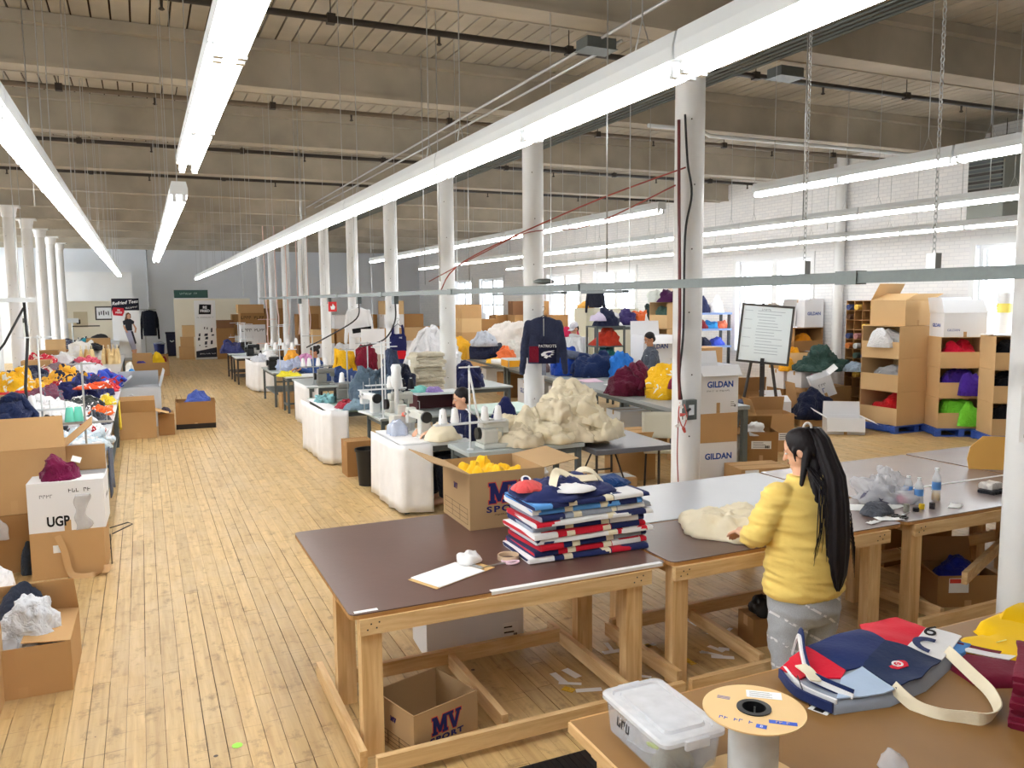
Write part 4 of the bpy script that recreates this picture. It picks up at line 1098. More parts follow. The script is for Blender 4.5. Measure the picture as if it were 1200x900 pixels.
# patchwork tote bag lying on the nearest bench
BODY = [(2.48, 2.62), (2.67, 2.75), (2.85, 2.76), (3.12, 2.79), (3.36, 2.78), (3.41, 2.62), (3.48, 2.48), (3.21, 2.36), (2.95, 2.27), (2.7, 2.24), (2.45, 2.29), (2.42, 2.45)]
def bag_z(x, y):
    u = (x - 2.4) / 1.1; v = (y - 2.25) / .55
    return .05 + .045 * math.exp(-((x - 3.05) ** 2 / .08 + (y - 2.62) ** 2 / .03)) + .02 * math.sin(9 * x + 3 * y) * .4 + .012 * noise.noise(Vector((x * 7, y * 7, 0)))
def drape(poly, z0, lift, t_, m, name, parent, fall=0.0, sub=3):
    """cloth patch: polygon triangulated finely and laid on the bag's relief"""
    import bmesh
    bm = bmesh.new(); vs = [bm.verts.new((p[0], p[1], 0)) for p in poly]; bm.faces.new(vs)
    bmesh.ops.triangulate(bm, faces=bm.faces[:])
    for _ in range(sub): bmesh.ops.subdivide_edges(bm, edges=bm.edges[:], cuts=1, use_grid_fill=True)
    bmesh.ops.triangulate(bm, faces=bm.faces[:])
    for v in bm.verts:
        e = 1.0
        if fall:
            dmin = 9
            for i in range(len(poly)):
                a, b = Vector(poly[i]), Vector(poly[(i + 1) % len(poly)]); p = Vector((v.co.x, v.co.y)); ab = b - a
                k = max(0, min(1, (p - a).dot(ab) / ab.length_squared)); dmin = min(dmin, (p - a - ab * k).length)
            e = min(1, dmin / fall); e = math.sqrt(max(0, 1 - (1 - e) ** 2))
        v.co.z = z0 + (bag_z(v.co.x, v.co.y) + lift) * e
    top = bm.faces[:]
    r = bmesh.ops.extrude_face_region(bm, geom=top)
    for v in [g for g in r['geom'] if isinstance(g, bmesh.types.BMVert)]:
        v.co.z += t_
    bmesh.ops.recalc_face_normals(bm, faces=bm.faces[:])
    me = bpy.data.meshes.new(name); bm.to_mesh(me); bm.free(); me.materials.append(m)
    me.polygons.foreach_set('use_smooth', [True] * len(me.polygons))
    o = bpy.data.objects.new(name, me); COL.objects.link(o); o.parent = parent
    me.set_sharp_from_angle(angle=R(50))
    return o
t = thing('tote_bag', 'patchwork tote of red, navy and pale blue jersey with canvas strap on the nearest bench', 'tote bag', (0, 0, .8305))
drape(BODY, .0, .0, .002, GREYF, 'bag_body', t, .05, 4)
RED_ = [(3.06, 2.71), (3.12, 2.78), (3.36, 2.77), (3.36, 2.6), (3.1, 2.49), (3.04, 2.56)]
NAVL = [(2.70, 2.70), (3.06, 2.73), (3.04, 2.56), (2.78, 2.45), (2.69, 2.46)]
NAVC = [(2.78, 2.455), (3.04, 2.56), (3.1, 2.49), (3.17, 2.37), (2.93, 2.28), (2.76, 2.26)]
LBLU = [(2.62, 2.42), (2.775, 2.45), (2.75, 2.26), (2.68, 2.255), (2.48, 2.31)]
WHIT = [(3.1, 2.49), (3.36, 2.60), (3.40, 2.60), (3.45, 2.48), (3.2, 2.38), (3.17, 2.37)]
POCK = [(2.56, 2.66), (2.70, 2.70), (2.69, 2.46), (2.62, 2.42), (2.52, 2.52)]
RV, NV, LB2 = fab_s(206, 22, 48), fab_s(30, 44, 92), fab_s(176, 196, 222)
for nm, pl, m in (('red_panel', RED_, RV), ('navy_panel', NAVL, NV), ('navy_panel', NAVC, fab_s(24, 40, 76)), ('pale_blue_panel', LBLU, LB2), ('white_panel', WHIT, WHITEF), ('red_panel', POCK, RV)):
    drape(pl, .002, .003, .006, m, nm, t)
zc = bag_z(2.93, 2.40) + .010
# emblem: small red badge with white ring and letter
em = MB().prism([(-.055, -.012), (-.035, -.03), (.03, -.034), (.052, -.012), (.058, .014), (.03, .030), (-.02, .034), (-.05, .018)], .002).build('emblem', RV, t); em.location = (2.93, 2.40, zc + .0005); em.rotation_euler = (R(6), 0, R(5))
MB().lathe([(.014, .002), (.022, .002), (.022, .0035), (.014, .0035), (.014, .002)], 20, cap=False, sx=1.3).build('emblem_ring', WHITEF, em); text(em, 'C', .02, (0, 0, .003), TOP, WHITEF, ext=.0005)
o = text(t, '6', .13, (3.34, 2.56, bag_z(3.34, 2.56) + .016), (R(10), 0, R(-65)), BLACK_INK, 'number_print', ext=.001)
m = MB(); 
for a0 in range(0, 180, 15):
    for r1, r2 in ((.052, .085),):
        a, b = R(a0), R(a0 + 15)
        m.prism([(r1 * math.cos(a), r1 * math.sin(a)), (r2 * math.cos(a), r2 * math.sin(a)), (r2 * math.cos(b), r2 * math.sin(b)), (r1 * math.cos(b), r1 * math.sin(b))], .002)
o = m.build('number_print', NV, t); o.location = (3.22, 2.455, bag_z(3.22, 2.455) + .012); o.rotation_euler = (R(8), 0, R(28))
# rims of the opening
ribbon('rim', [(2.68, 2.76, .03), (2.66, 2.70, .15), (2.60, 2.62, .10), (2.52, 2.50, .07), (2.50, 2.42, .075), (2.56, 2.30, .055)], .045, .008, NV, t, (0.3, 0, 1))
ribbon('rim', [(2.66, 2.745, .03), (2.64, 2.69, .14), (2.585, 2.61, .10), (2.505, 2.49, .07), (2.49, 2.415, .075), (2.55, 2.29, .055)], .02, .01, WHITEF, t, (0.3, 0, 1))
ribbon('rim', [(2.47, 2.62, .03), (2.41, 2.46, .03), (2.44, 2.29, .03)], .04, .012, NV, t)
ribbon('rim', [(2.50, 2.63, .045), (2.44, 2.46, .045), (2.47, 2.30, .045)], .02, .012, WHITEF, t)
drape([(2.47, 2.62), (2.58, 2.66), (2.54, 2.52), (2.47, 2.50)], .004, .0, .006, RV, 'red_panel', t)
ribbon('strap', [(2.52, 2.55, .085), (2.49, 2.47, .095), (2.47, 2.41, .085)], .05, .006, CANVAS, t, (1, .3, 0))
ribbon('strap', [(2.76, 2.28, .06), (2.77, 2.18, .02), (2.80, 2.09, .018), (2.86, 2.03, .022), (2.92, 1.98, .026), (3.02, 2.0, .03), (3.13, 2.11, .03), (3.20, 2.24, .035), (3.24, 2.40, .075)], .052, .005, CANVAS, t, (.35, -.25, .75))
g = MB().prism([(-.02, -.04), (.02, -.04), (.02, .04), (-.02, .04)], .0015).build('hang_tag', M_PAPER, t); g.location = (2.42, 2.34, .002); g.rotation_euler = (0, 0, R(20))
MB().tube([(0, .04, .003), (.03, .08, .03), (.07, .13, .08)], .0025, 5).build('tag_cord', M_BLACK, g)
MB().box(-.014, .014, -.02, .02, .0015, .002).build('print', BLACK_INK, g)
folded('tote_bag', 'pale blue tote corner peeking out under the patchwork tote', 'tote bag', (3.36, 2.46, .8305), .18, .12, .05, LBL, R(20), seed=3)
# yellow and maroon jersey
t = thing('jersey', 'yellow football jersey with maroon and white stripes at the right of the nearest bench', 'jersey', (0, 0, .8305))
def bag_z(x, y): return .03 + .012 * noise.noise(Vector((x * 6, y * 6, 4))) + .03 * math.exp(-((x - 3.85) ** 2 / .03 + (y - 2.6) ** 2 / .01))
YEL, MAR = fab_s(250, 200, 20), fab_s(110, 18, 44)
drape([(3.33, 2.48), (3.55, 2.55), (3.66, 2.52), (3.70, 2.60), (4.12, 2.66), (4.3, 2.5), (4.2, 2.2), (3.6, 2.14), (3.45, 2.24), (3.4, 2.36)], .0, .0, .004, YEL, 'yellow_body', t, .03, 3)
drape([(3.22, 2.36), (3.34, 2.44), (3.46, 2.33), (3.6, 2.14), (3.38, 2.1), (3.24, 2.16), (3.18, 2.22)], .0, .0, .006, MAR, 'maroon_sleeve', t, .03, 3)
drape([(3.34, 2.445), (3.38, 2.46), (3.53, 2.27), (3.47, 2.26)], .007, .0, .004, WHITEF, 'white_stripe', t)
drape([(3.36, 2.49), (3.40, 2.49), (3.52, 2.33), (3.49, 2.32)], .007, .001, .004, MAR, 'maroon_stripe', t)
ribbon('cuff_fringe', [(3.30, 2.10, .02), (3.36, 2.06, .02), (3.42, 2.05, .015)], .035, .008, YEL, t, (0, .5, .6))
drape([(3.78, 2.58), (4.1, 2.66), (4.3, 2.6), (4.2, 2.45), (3.95, 2.47)], .028, .01, .006, YEL, 'yellow_sleeve', t, .03, 2)
MB().box(-.035, .035, -.003, .003, 0, .002).build('print', fab(255, 240, 150), t).location = (3.62, 2.40, .044)
for i in range(8):
    folded('maroon_jersey', 'folded maroon jersey, %s from the bottom of the maroon stack on the nearest bench' % ORD[i], 'jersey', (3.225 + .008 * (i % 3), 1.895 + .006 * (i % 2), .8305 + .027 * i), .40, .30, .027, MAR, R(28 + (i * 5 % 4)), 'maroon jersey stack', 50 + i)
# ------------------------------------------------------------------ people
def cap_(mb, a, b, ra, rb, n=14, flat=1.0, fdir=None):
    """tapered round-ended limb segment (closed)"""
    a, b = Vector(a), Vector(b); d = b - a; L = d.length; d = d.normalized()
    ref = Vector(fdir) if fdir else (Vector((0, 1, 0)) if abs(d.y) < .9 else Vector((1, 0, 0)))
    u = (ref - d * ref.dot(d)).normalized(); w = d.cross(u)
    rings = []
    def ring(c, r): rings.append([c + u * (r * flat * math.cos(2 * PI * k / n)) + w * (r * math.sin(2 * PI * k / n)) for k in range(n)])
    for k in (80, 50, 20): ring(a - d * ra * math.sin(R(k)), ra * math.cos(R(k)))
    for k in range(1, 5): ring(a + d * L * k / 5, ra + (rb - ra) * k / 5)
    for k in (20, 50, 80): ring(b + d * rb * math.sin(R(k)), rb * math.cos(R(k)))
    return mb.loft(rings)
def ell(mb, c, rx, ry, rz_, M=None, n=16, m=9):
    rings = []
    for j in range(1, m):
        t_ = PI * j / m
        ring = []
        for k in range(n):
            a = 2 * PI * k / n
            v = Vector((rx * math.sin(t_) * math.cos(a), ry * math.sin(t_) * math.sin(a), -rz_ * math.cos(t_)))
            if M is not None: v = M.to_3x3() @ v
            ring.append(Vector(c) + v)
        rings.append(ring)
    return mb.loft(rings)
def torso(mb, rows, n=20):
    """rows: (x, y, z, rx, ry)"""
    return mb.loft([[(x + rx * math.cos(2 * PI * k / n), y + ry * math.sin(2 * PI * k / n), z) for k in range(n)] for x, y, z, rx, ry in rows])
def fuse(mb, name, m, parent, voxel=.009, smooth=3, wrinkle=0.0, wsc=(9, 9, 16), seed=0):
    """melt overlapping closed volumes into one continuous smooth surface"""
    me = mb.mesh('tmp', m); o = bpy.data.objects.new('tmp', me)
    r_ = o.modifiers.new('r', 'REMESH'); r_.mode = 'VOXEL'; r_.voxel_size = voxel
    if smooth:
        s_ = o.modifiers.new('s', 'SMOOTH'); s_.iterations = smooth; s_.factor = .5
    out = evaluated(o)
    bpy.data.objects.remove(o); bpy.data.meshes.remove(me)
    out.name = name
    if wrinkle:
        import numpy as np
        off = Vector((seed * 3.7, seed * 1.3, seed * 2.1)); n_ = len(out.vertices)
        co = np.empty(n_ * 3, 'f'); no = np.empty(n_ * 3, 'f'); out.vertices.foreach_get('co', co); out.vertex_normals.foreach_get('vector', no)
        am = np.empty(n_, 'f'); cc = co.reshape(-1, 3).tolist()
        for i, (x, y, z) in enumerate(cc):
            q = Vector((x * wsc[0], y * wsc[1], z * wsc[2] + x * 4)) + off
            am[i] = (1 - abs(noise.noise(q)) * 2.2) * .6 + noise.noise(q * .5) * .6
        co += (no.reshape(-1, 3) * (am * wrinkle)[:, None]).ravel(); out.vertices.foreach_set('co', co); out.update()
    out.polygons.foreach_set('use_smooth', [True] * len(out.polygons))
    out.materials.clear(); out.materials.append(m)
    ob = bpy.data.objects.new(name, out); COL.objects.link(ob); ob.parent = parent
    return ob
def hand(mb, wrist, d, side, palm_n, curl=.5, s=1.0):
    """palm, four unequal bent fingers and a thumb leaving the side of the palm; d: pointing direction, palm_n: the way the palm faces"""
    wrist, d, n_ = Vector(wrist), Vector(d).normalized(), Vector(palm_n)
    n_ = (n_ - d * n_.dot(d)).normalized(); w = d.cross(n_).normalized() * side
    cap_(mb, wrist + d * .01 * s, wrist + d * .07 * s, .036 * s, .038 * s, 12, .42, n_)
    for i, (L, off) in enumerate(((.070, .030), (.078, .010), (.073, -.010), (.058, -.029))):
        p = wrist + d * .095 * s + w * off * s
        a1 = curl * .7; a2 = curl * 1.6
        q = p + (d * math.cos(a1) + n_ * math.sin(a1)) * L * .5 * s
        r_ = q + (d * math.cos(a2) + n_ * math.sin(a2)) * L * .5 * s
        cap_(mb, p - d * .012 * s, q, .0098 * s, .0092 * s, 8); cap_(mb, q, r_, .0092 * s, .0078 * s, 8)
    p = wrist + d * .03 * s + w * .032 * s
    q = p + (d * .7 + w * .7 + n_ * .3).normalized() * .036 * s
    r_ = q + (d * .9 + w * .25 + n_ * .5).normalized() * .032 * s
    cap_(mb, p, q, .0125 * s, .011 * s, 8); cap_(mb, q, r_, .011 * s, .0085 * s, 8)
def head_parts(mb, c, M, s=1.0):
    """skull, jaw, nose, ears, brow; c: centre of the head, M: rotation, face towards local +Y"""
    c = Vector(c)
    T_ = lambda v: c + M @ (Vector(v) * s)
    ell(mb, T_((0, -.008, .025)), .076 * s, .096 * s, .098 * s, M)
    ell(mb, T_((0, .022, -.045)), .058 * s, .066 * s, .075 * s, M)
    cap_(mb, T_((0, .088, .008)), T_((0, .108, -.026)), .010 * s, .014 * s, 8)
    ell(mb, T_((0, .072, -.088)), .028 * s, .022 * s, .022 * s, M)
    ell(mb, T_((0, .084, -.056)), .024 * s, .012 * s, .009 * s, M, 10, 6)
    for sd in (-1, 1):
        ell(mb, T_((sd * .078, -.006, -.012)), .010 * s, .022 * s, .034 * s, M, 10, 7)
        ell(mb, T_((sd * .032, .076, .026)), .024 * s, .014 * s, .009 * s, M, 10, 6)
def face_bits(t, c, M, s=1.0, brow=None):
    c = Vector(c); T_ = lambda v: c + M @ (Vector(v) * s)
    ew = mat('eye_white', (236, 234, 230), .3); ed = mat('eye_dark', (40, 28, 24), .25); lip = mat('lip', (168, 92, 84), .5)
    for sd in (-1, 1):
        e = MB(); ell(e, T_((sd * .031, .0795, .007)), .012 * s, .008 * s, .0065 * s, M, 10, 6); e.build('eye', ew, t, True)
        e = MB(); ell(e, T_((sd * .031, .0855, .007)), .0055 * s, .004 * s, .0058 * s, M, 8, 6); e.build('iris', ed, t, True)
        e = MB(); cap_(e, T_((sd * .016, .088, .030)), T_((sd * .046, .080, .031)), .0045 * s, .003 * s, 6); e.build('eyebrow', brow or ed, t, True)
    e = MB(); ell(e, T_((0, .0945, -.056)), .022 * s, .005 * s, .0055 * s, M, 10, 6); e.build('mouth', lip, t, True)
HAIR = bpy.data.materials.new('black_hair'); HAIR.use_nodes = True
_nt = HAIR.node_tree; _b = _nt.nodes['Principled BSDF']
_b.inputs['Roughness'].default_value = .52; _b.inputs['Specular IOR Level'].default_value = .25
_tc = nd(_nt, 'ShaderNodeTexCoord'); _mp = nd(_nt, 'ShaderNodeMapping'); _mp.inputs['Scale'].default_value = (60, 60, 3)
_nt.links.new(_tc.outputs['Object'], _mp.inputs['Vector'])
_nz = nd(_nt, 'ShaderNodeTexNoise', Scale=1.5, Detail=3.0); _nt.links.new(_mp.outputs[0], _nz.inputs['Vector'])
_cr = nd(_nt, 'ShaderNodeValToRGB'); _nt.links.new(_nz.outputs['Fac'], _cr.inputs['Fac'])
_cr.color_ramp.elements[0].color = srgb(10, 9, 12) + (1,); _cr.color_ramp.elements[1].color = srgb(38, 32, 36) + (1,)
_nt.links.new(_cr.outputs['Color'], _b.inputs['Base Color'])
_bp = nd(_nt, 'ShaderNodeBump', Strength=.4, Distance=.004); _nt.links.new(_nz.outputs['Fac'], _bp.inputs['Height']); _nt.links.new(_bp.outputs['Normal'], _b.inputs['Normal'])
SKIN = mat('skin_light', (222, 172, 142), .5, .05, 12, spec=.35); SKIN2 = mat('skin_tan', (186, 132, 100), .5, .05, 12, spec=.35)

# the woman in yellow
t = thing('person', 'woman seen from behind in yellow shirt and grey sweatpants with long black ponytail', 'person', (3.70, 3.74, 0))
Mh = Euler((R(-22), 0, R(38))).to_matrix()      # looks down and to her left
HC = (-.015, .045, 1.555)
b = MB()
torso(b, [(0, 0, .70, .18, .13), (0, 0, .85, .20, .15), (0, .0, 1.0, .19, .13), (0, .02, 1.15, .19, .13), (0, .03, 1.28, .18, .11), (0, .04, 1.35, .12, .08)])
cap_(b, (0, .03, 1.33), (-.008, .045, 1.48), .058, .052)
head_parts(b, HC, Mh, 1.0)
for sd in (-1, 1):
    sh, el, wr = Vector((sd * .185, .03, 1.30)), Vector((sd * .335, .06, 1.03)), Vector((sd * .17, .40, .965))
    cap_(b, sh, el, .058, .048); cap_(b, el, wr, .046, .030)
    hand(b, wr, (-sd * .35, .9, -.35), -sd, (0, -.1, -1), .55)
    cap_(b, (sd * .105, 0, .80), (sd * .11, .02, .45), .095, .065); cap_(b, (sd * .11, .02, .45), (sd * .115, -.01, .10), .062, .042)
    cap_(b, (sd * .115, -.02, .06), (sd * .125, .13, .04), .045, .036, 12, .8)
fuse(b, 'body', SKIN, t, .0065, 2)
face_bits(t, HC, Mh)
b = MB()
torso(b, [(0, -.0, .665, .262, .195), (0, 0, .69, .272, .205), (0, 0, .80, .265, .20), (0, .0, .95, .248, .178), (0, .01, 1.10, .250, .172), (0, .02, 1.22, .248, .16), (0, .03, 1.31, .215, .13), (0, .035, 1.375, .12, .095), (0, .04, 1.40, .085, .08)], 28)
for sd in (-1, 1):
    cap_(b, (sd * .19, .03, 1.285), (sd * .325, .055, 1.07), .092, .082); cap_(b, (sd * .325, .055, 1.07), (sd * .30, .14, 1.015), .080, .070)
YS = mat('yellow_knit', (240, 210, 120), .9, .07, 7, .2, 60, spec=.12, sheen=.1)
fuse(b, 'shirt', YS, t, .0095, 3, .020, (4.0, 4.0, 20), 3)
b = MB(); torso(b, [(0, 0, .655, .255, .19), (0, 0, .68, .268, .203), (0, 0, .70, .272, .207), (0, 0, .705, .26, .195)], 32); b.build('shirt_hem', YS, t, True)
b = MB()
torso(b, [(0, 0, .74, .24, .18), (0, 0, .66, .25, .19), (0, -.01, .56, .245, .185), (0, -.01, .50, .22, .16), (0, 0, .46, .15, .1)], 24)
for sd in (-1, 1):
    cap_(b, (sd * .125, -.01, .58), (sd * .13, .0, .34), .125, .112); cap_(b, (sd * .13, .0, .34), (sd * .125, -.01, .11), .110, .082)
GP = bpy.data.materials.new('grey_sweatpants'); GP.use_nodes = True
_nt = GP.node_tree; _b = _nt.nodes['Principled BSDF']; _b.inputs['Roughness'].default_value = .95
_tc = nd(_nt, 'ShaderNodeTexCoord'); _nz = nd(_nt, 'ShaderNodeTexNoise', Scale=160.0, Detail=2.0); _nt.links.new(_tc.outputs['Object'], _nz.inputs['Vector'])
_mx = nd(_nt, 'ShaderNodeMix', data_type='RGBA'); _mx.inputs[6].default_value = srgb(150, 156, 164) + (1,); _mx.inputs[7].default_value = srgb(190, 195, 202) + (1,); _nt.links.new(_nz.outputs['Fac'], _mx.inputs[0])
_mp = nd(_nt, 'ShaderNodeMapping'); _mp.inputs['Rotation'].default_value = (0, R(-32), 0); _nt.links.new(_tc.outputs['Object'], _mp.inputs['Vector'])
_wv = nd(_nt, 'ShaderNodeTexWave', Scale=2.3); _wv.bands_direction = 'Z'; _nt.links.new(_mp.outputs[0], _wv.inputs['Vector']); _wv.inputs['Distortion'].default_value = .6
_w2 = nd(_nt, 'ShaderNodeTexNoise', Scale=22.0); _nt.links.new(_tc.outputs['Object'], _w2.inputs['Vector'])
_gt = nd(_nt, 'ShaderNodeMath', operation='GREATER_THAN'); _gt.inputs[1].default_value = .975; _nt.links.new(_wv.outputs['Fac'], _gt.inputs[0])
_g2 = nd(_nt, 'ShaderNodeMath', operation='GREATER_THAN'); _g2.inputs[1].default_value = .44; _nt.links.new(_w2.outputs['Fac'], _g2.inputs[0])
_ml = nd(_nt, 'ShaderNodeMath', operation='MULTIPLY'); _nt.links.new(_gt.outputs[0], _ml.inputs[0]); _nt.links.new(_g2.outputs[0], _ml.inputs[1])
_m2 = nd(_nt, 'ShaderNodeMix', data_type='RGBA'); _nt.links.new(_ml.outputs[0], _m2.inputs[0]); _nt.links.new(_mx.outputs[2], _m2.inputs[6]); _m2.inputs[7].default_value = srgb(228, 230, 234) + (1,)
_nt.links.new(_m2.outputs[2], _b.inputs['Base Color'])
fuse(b, 'sweatpants', GP, t, .0095, 3, .010, (6, 6, 11), 5)
for sd in (-1, 1):
    b = MB(); cap_(b, (sd * .118, -.04, .05), (sd * .13, .15, .042), .050, .040, 12, .9); b.build('shoe', plas(236, 236, 238, .6), t, True)
# hair: cap, ponytail, loose strands, tie
b = MB(); c = Vector(HC); T_ = lambda v: c + Mh @ Vector(v)
ell(b, T_((0, -.022, .034)), .088, .098, .104, Mh, 20, 12); ell(b, T_((0, -.055, -.01)), .078, .066, .085, Mh); ell(b, T_((.0, -.02, .09)), .07, .08, .05, Mh)
cap_(b, T_((-.085, .02, .02)), T_((-.082, .035, -.05)), .012, .006); cap_(b, T_((.085, .02, .02)), T_((.082, .035, -.05)), .012, .006)
cap_(b, T_((.03, -.085, .02)), (-.01, -.075, 1.36), .05, .034); cap_(b, (-.01, -.075, 1.36), (-.03, -.125, 1.20), .034, .012); cap_(b, T_((-.06, -.05, -.01)), (-.09, -.05, 1.36), .03, .014)
hr = fuse(b, 'hair', HAIR, t, .008, 3)
P0 = T_((.01, -.07, .115))
path = [(P0, .035, .03), (P0 + Vector((.035, -.035, .012)), .045, .035), (P0 + Vector((.060, -.065, -.05)), .062, .045), (Vector((.075, -.150, 1.42)), .074, .046), (Vector((.075, -.180, 1.25)), .080, .048), (Vector((.070, -.20, 1.08)), .082, .048), (Vector((.066, -.21, .95)), .078, .043), (Vector((.066, -.215, .84)), .060, .034), (Vector((.066, -.215, .77)), .032, .02), (Vector((.066, -.215, .735)), .008, .006)]
rings = []; nn = 44
for i, (p, rx, ry) in enumerate(path):
    rings.append([(p[0] + rx * (1 + .07 * math.cos(9 * a + i * .3) + .04 * math.cos(17 * a)) * math.cos(a), p[1] + ry * (1 + .1 * math.cos(9 * a + i * .3)) * math.sin(a), p[2] + (.02 * math.cos(7 * a) if i > 6 else 0)) for a in [2 * PI * k / nn for k in range(nn)]])
MB().loft(rings).build('ponytail', HAIR, t, True)
tie = MB(); tie.tube([P0 + Vector((.01 + .035 * math.cos(a) * .6, -.012 - .03 * math.cos(a) * .4, .03 * math.sin(a) + .008)) for a in [2 * PI * k / 14 for k in range(15)]], .008, 6, cap=False)
tie.build('hair_tie', plas(226, 220, 214, .6), t, True)
sr = random.Random(4); b = MB()
for k in range(16):
    x0 = -.02 + sr.uniform(-.05, .06); x1 = sr.uniform(-.14, .05); zz = sr.uniform(.86, 1.05)
    p0 = Vector((x0, -.06, 1.47)); p3 = Vector((x1, -.20, zz))
    b.tube([p0, p0.lerp(p3, .25) + Vector((0, -.075, .02)), p0.lerp(p3, .55) + Vector((sr.uniform(-.02, .02), -.062, 0)), p0.lerp(p3, .8) + Vector((0, -.03, 0)), p3], [.004, .004, .0032, .0026, .001], 5)
for k in range(8):
    p0 = Vector((.12, -.17, 1.30 - .03 * k)); b.tube([p0, p0 + Vector((.06 + .006 * k, -.02, -.12)), p0 + Vector((.075 + .006 * k, -.01, -.32))], [.004, .003, .001], 5)
b.build('loose_strands', HAIR, t, True)

def worker(label, loc, rz, shirt, hair, skin, seated=False, look=(0, 0), hgt=1.0, pants=None, reach=.38, cap_m=None, hood=None, logo=False, handz=1.02, bun=False, stripes=None):
    """standing or seated worker bending over a table; faces local +Y"""
    t = thing('person', label, 'person', loc, rz); s = hgt
    dz = -.38 if seated else 0
    Mh = Euler((R(look[1]), 0, R(look[0]))).to_matrix(); HC = Vector((0, .06, 1.58 + dz)) * s
    HC.z = (1.58 + dz) * s
    V = lambda x, y, z: Vector((x * s, y * s, (z + dz) * s))
    b = MB()
    torso(b, [(0, 0, (.86 + dz) * s, .17 * s, .12 * s), (0, 0, (1.0 + dz) * s, .16 * s, .11 * s), (0, .02 * s, (1.2 + dz) * s, .17 * s, .11 * s), (0, .03 * s, (1.38 + dz) * s, .15 * s, .09 * s), (0, .035 * s, (1.42 + dz) * s, .08 * s, .06 * s)])
    cap_(b, V(0, .03, 1.38), V(0, .05, 1.52), .055 * s, .05 * s)
    head_parts(b, HC, Mh, s)
    for sd in (-1, 1):
        sh, el, wr = V(sd * .18, .03, 1.34), V(sd * .27, .10, 1.09), Vector((sd * .12 * s, reach * s, handz))
        cap_(b, sh, el, .05 * s, .042 * s); cap_(b, el, wr, .04 * s, .028 * s); hand(b, wr, (-sd * .25, .9, -.3), -sd, (0, 0, -1), .5, s)
        if seated:
            cap_(b, V(sd * .1, 0, .86), V(sd * .13, .42, .88), .085 * s, .06 * s); cap_(b, V(sd * .13, .42, .88), Vector((sd * .13 * s, .38 * s, .08)), .055 * s, .04 * s); cap_(b, Vector((sd * .13 * s, .36 * s, .05)), Vector((sd * .14 * s, .52 * s, .04)), .042 * s, .034 * s)
        else:
            cap_(b, V(sd * .1, 0, .88), V(sd * .1, .01, .48), .09 * s, .062 * s); cap_(b, V(sd * .1, .01, .48), V(sd * .1, -.02, .09), .058 * s, .04 * s); cap_(b, V(sd * .1, -.02, .05), V(sd * .11, .13, .04), .042 * s, .034 * s)
    fuse(b, 'body', skin, t, .008, 2); face_bits(t, HC, Mh, s)
    b = MB()
    torso(b, [(0, 0, (.84 + dz) * s, .205 * s, .15 * s), (0, 0, (1.0 + dz) * s, .20 * s, .145 * s), (0, .02 * s, (1.2 + dz) * s, .21 * s, .14 * s), (0, .03 * s, (1.34 + dz) * s, .19 * s, .115 * s), (0, .035 * s, (1.42 + dz) * s, .1 * s, .08 * s), (0, .04 * s, (1.45 + dz) * s, .07 * s, .066 * s)], 24)
    for sd in (-1, 1):
        el, wr = V(sd * .27, .10, 1.09), Vector((sd * .12 * s, reach * s, handz))
        cap_(b, V(sd * .18, .03, 1.335), el, .075 * s, .062 * s); cap_(b, el, el.lerp(wr, .88), .060 * s, .044 * s)
    fuse(b, 'shirt', shirt, t, .011, 3, .007, (8, 8, 12), int(loc[0] * 10))
    pm = pants or fab(40, 44, 58); b = MB()
    torso(b, [(0, 0, (.93 + dz) * s, .18 * s, .13 * s), (0, 0, (.82 + dz) * s, .19 * s, .14 * s), (0, 0, (.74 + dz) * s, .15 * s, .11 * s)], 20)
    for sd in (-1, 1):
        if seated:
            cap_(b, V(sd * .1, 0, .86), V(sd * .13, .42, .88), .1 * s, .075 * s); cap_(b, V(sd * .13, .42, .88), Vector((sd * .13 * s, .38 * s, .13)), .075 * s, .06 * s)
        else:
            cap_(b, V(sd * .1, 0, .84), V(sd * .1, .01, .48), .1 * s, .078 * s); cap_(b, V(sd * .1, .01, .48), V(sd * .1, -.02, .10), .076 * s, .062 * s)
    fuse(b, 'trousers', pm, t, .013, 3, .006, (8, 8, 9), 4)
    T_ = lambda v: HC + Mh @ (Vector(v) * s)
    b = MB(); ell(b, T_((0, -.02, .045)), .084 * s, .098 * s, .092 * s, Mh, 18, 10); ell(b, T_((0, -.05, -.01)), .077 * s, .06 * s, .07 * s, Mh)
    if bun: ell(b, T_((0, -.125, .07)), .05 * s, .045 * s, .05 * s, Mh)
    fuse(b, 'hair', hair, t, .010, 2)
    if cap_m:
        b = MB(); rings = []
        for r_, z in ((.094, .035), (.098, .05), (.094, .09), (.07, .128), (.03, .145), (.004, .148)):
            rings.append([T_((r_ * .94 * math.cos(2 * PI * k / 20), r_ * 1.06 * math.sin(2 * PI * k / 20) - .012, z)) for k in range(20)])
        b.loft(rings); cp = b.build('cap', cap_m, t, True)
        MB().slab(lambda u, v: T_(((u - .5) * .15, .075 + v * .085 - abs(u - .5) ** 2 * .16, .045 - v * .022 - abs(u - .5) ** 2 * .08)), 8, 5, .005).build('visor', cap_m, cp, True)
    if hood:
        b = MB(); ps = [V(.105 * math.cos(a), .03 + .085 * math.sin(a), 1.42 + .03 * math.sin(a)) for a in [2 * PI * k / 18 for k in range(19)]]
        b.tube(ps, .034 * s, 10, cap=False); b.build('hood', hood, t, True)
        for sd in (-1, 1): MB().tube([V(sd * .035, .125, 1.40), V(sd * .04, .165, 1.28)], .005, 6).build('drawstring', M_LWHITE, t)
    if logo: MB().lathe([(.0, 0), (.03, 0), (.03, .004), (0, .004)], 16).build('chest_logo', M_LWHITE, t).location = V(-.08, .13, 1.29)
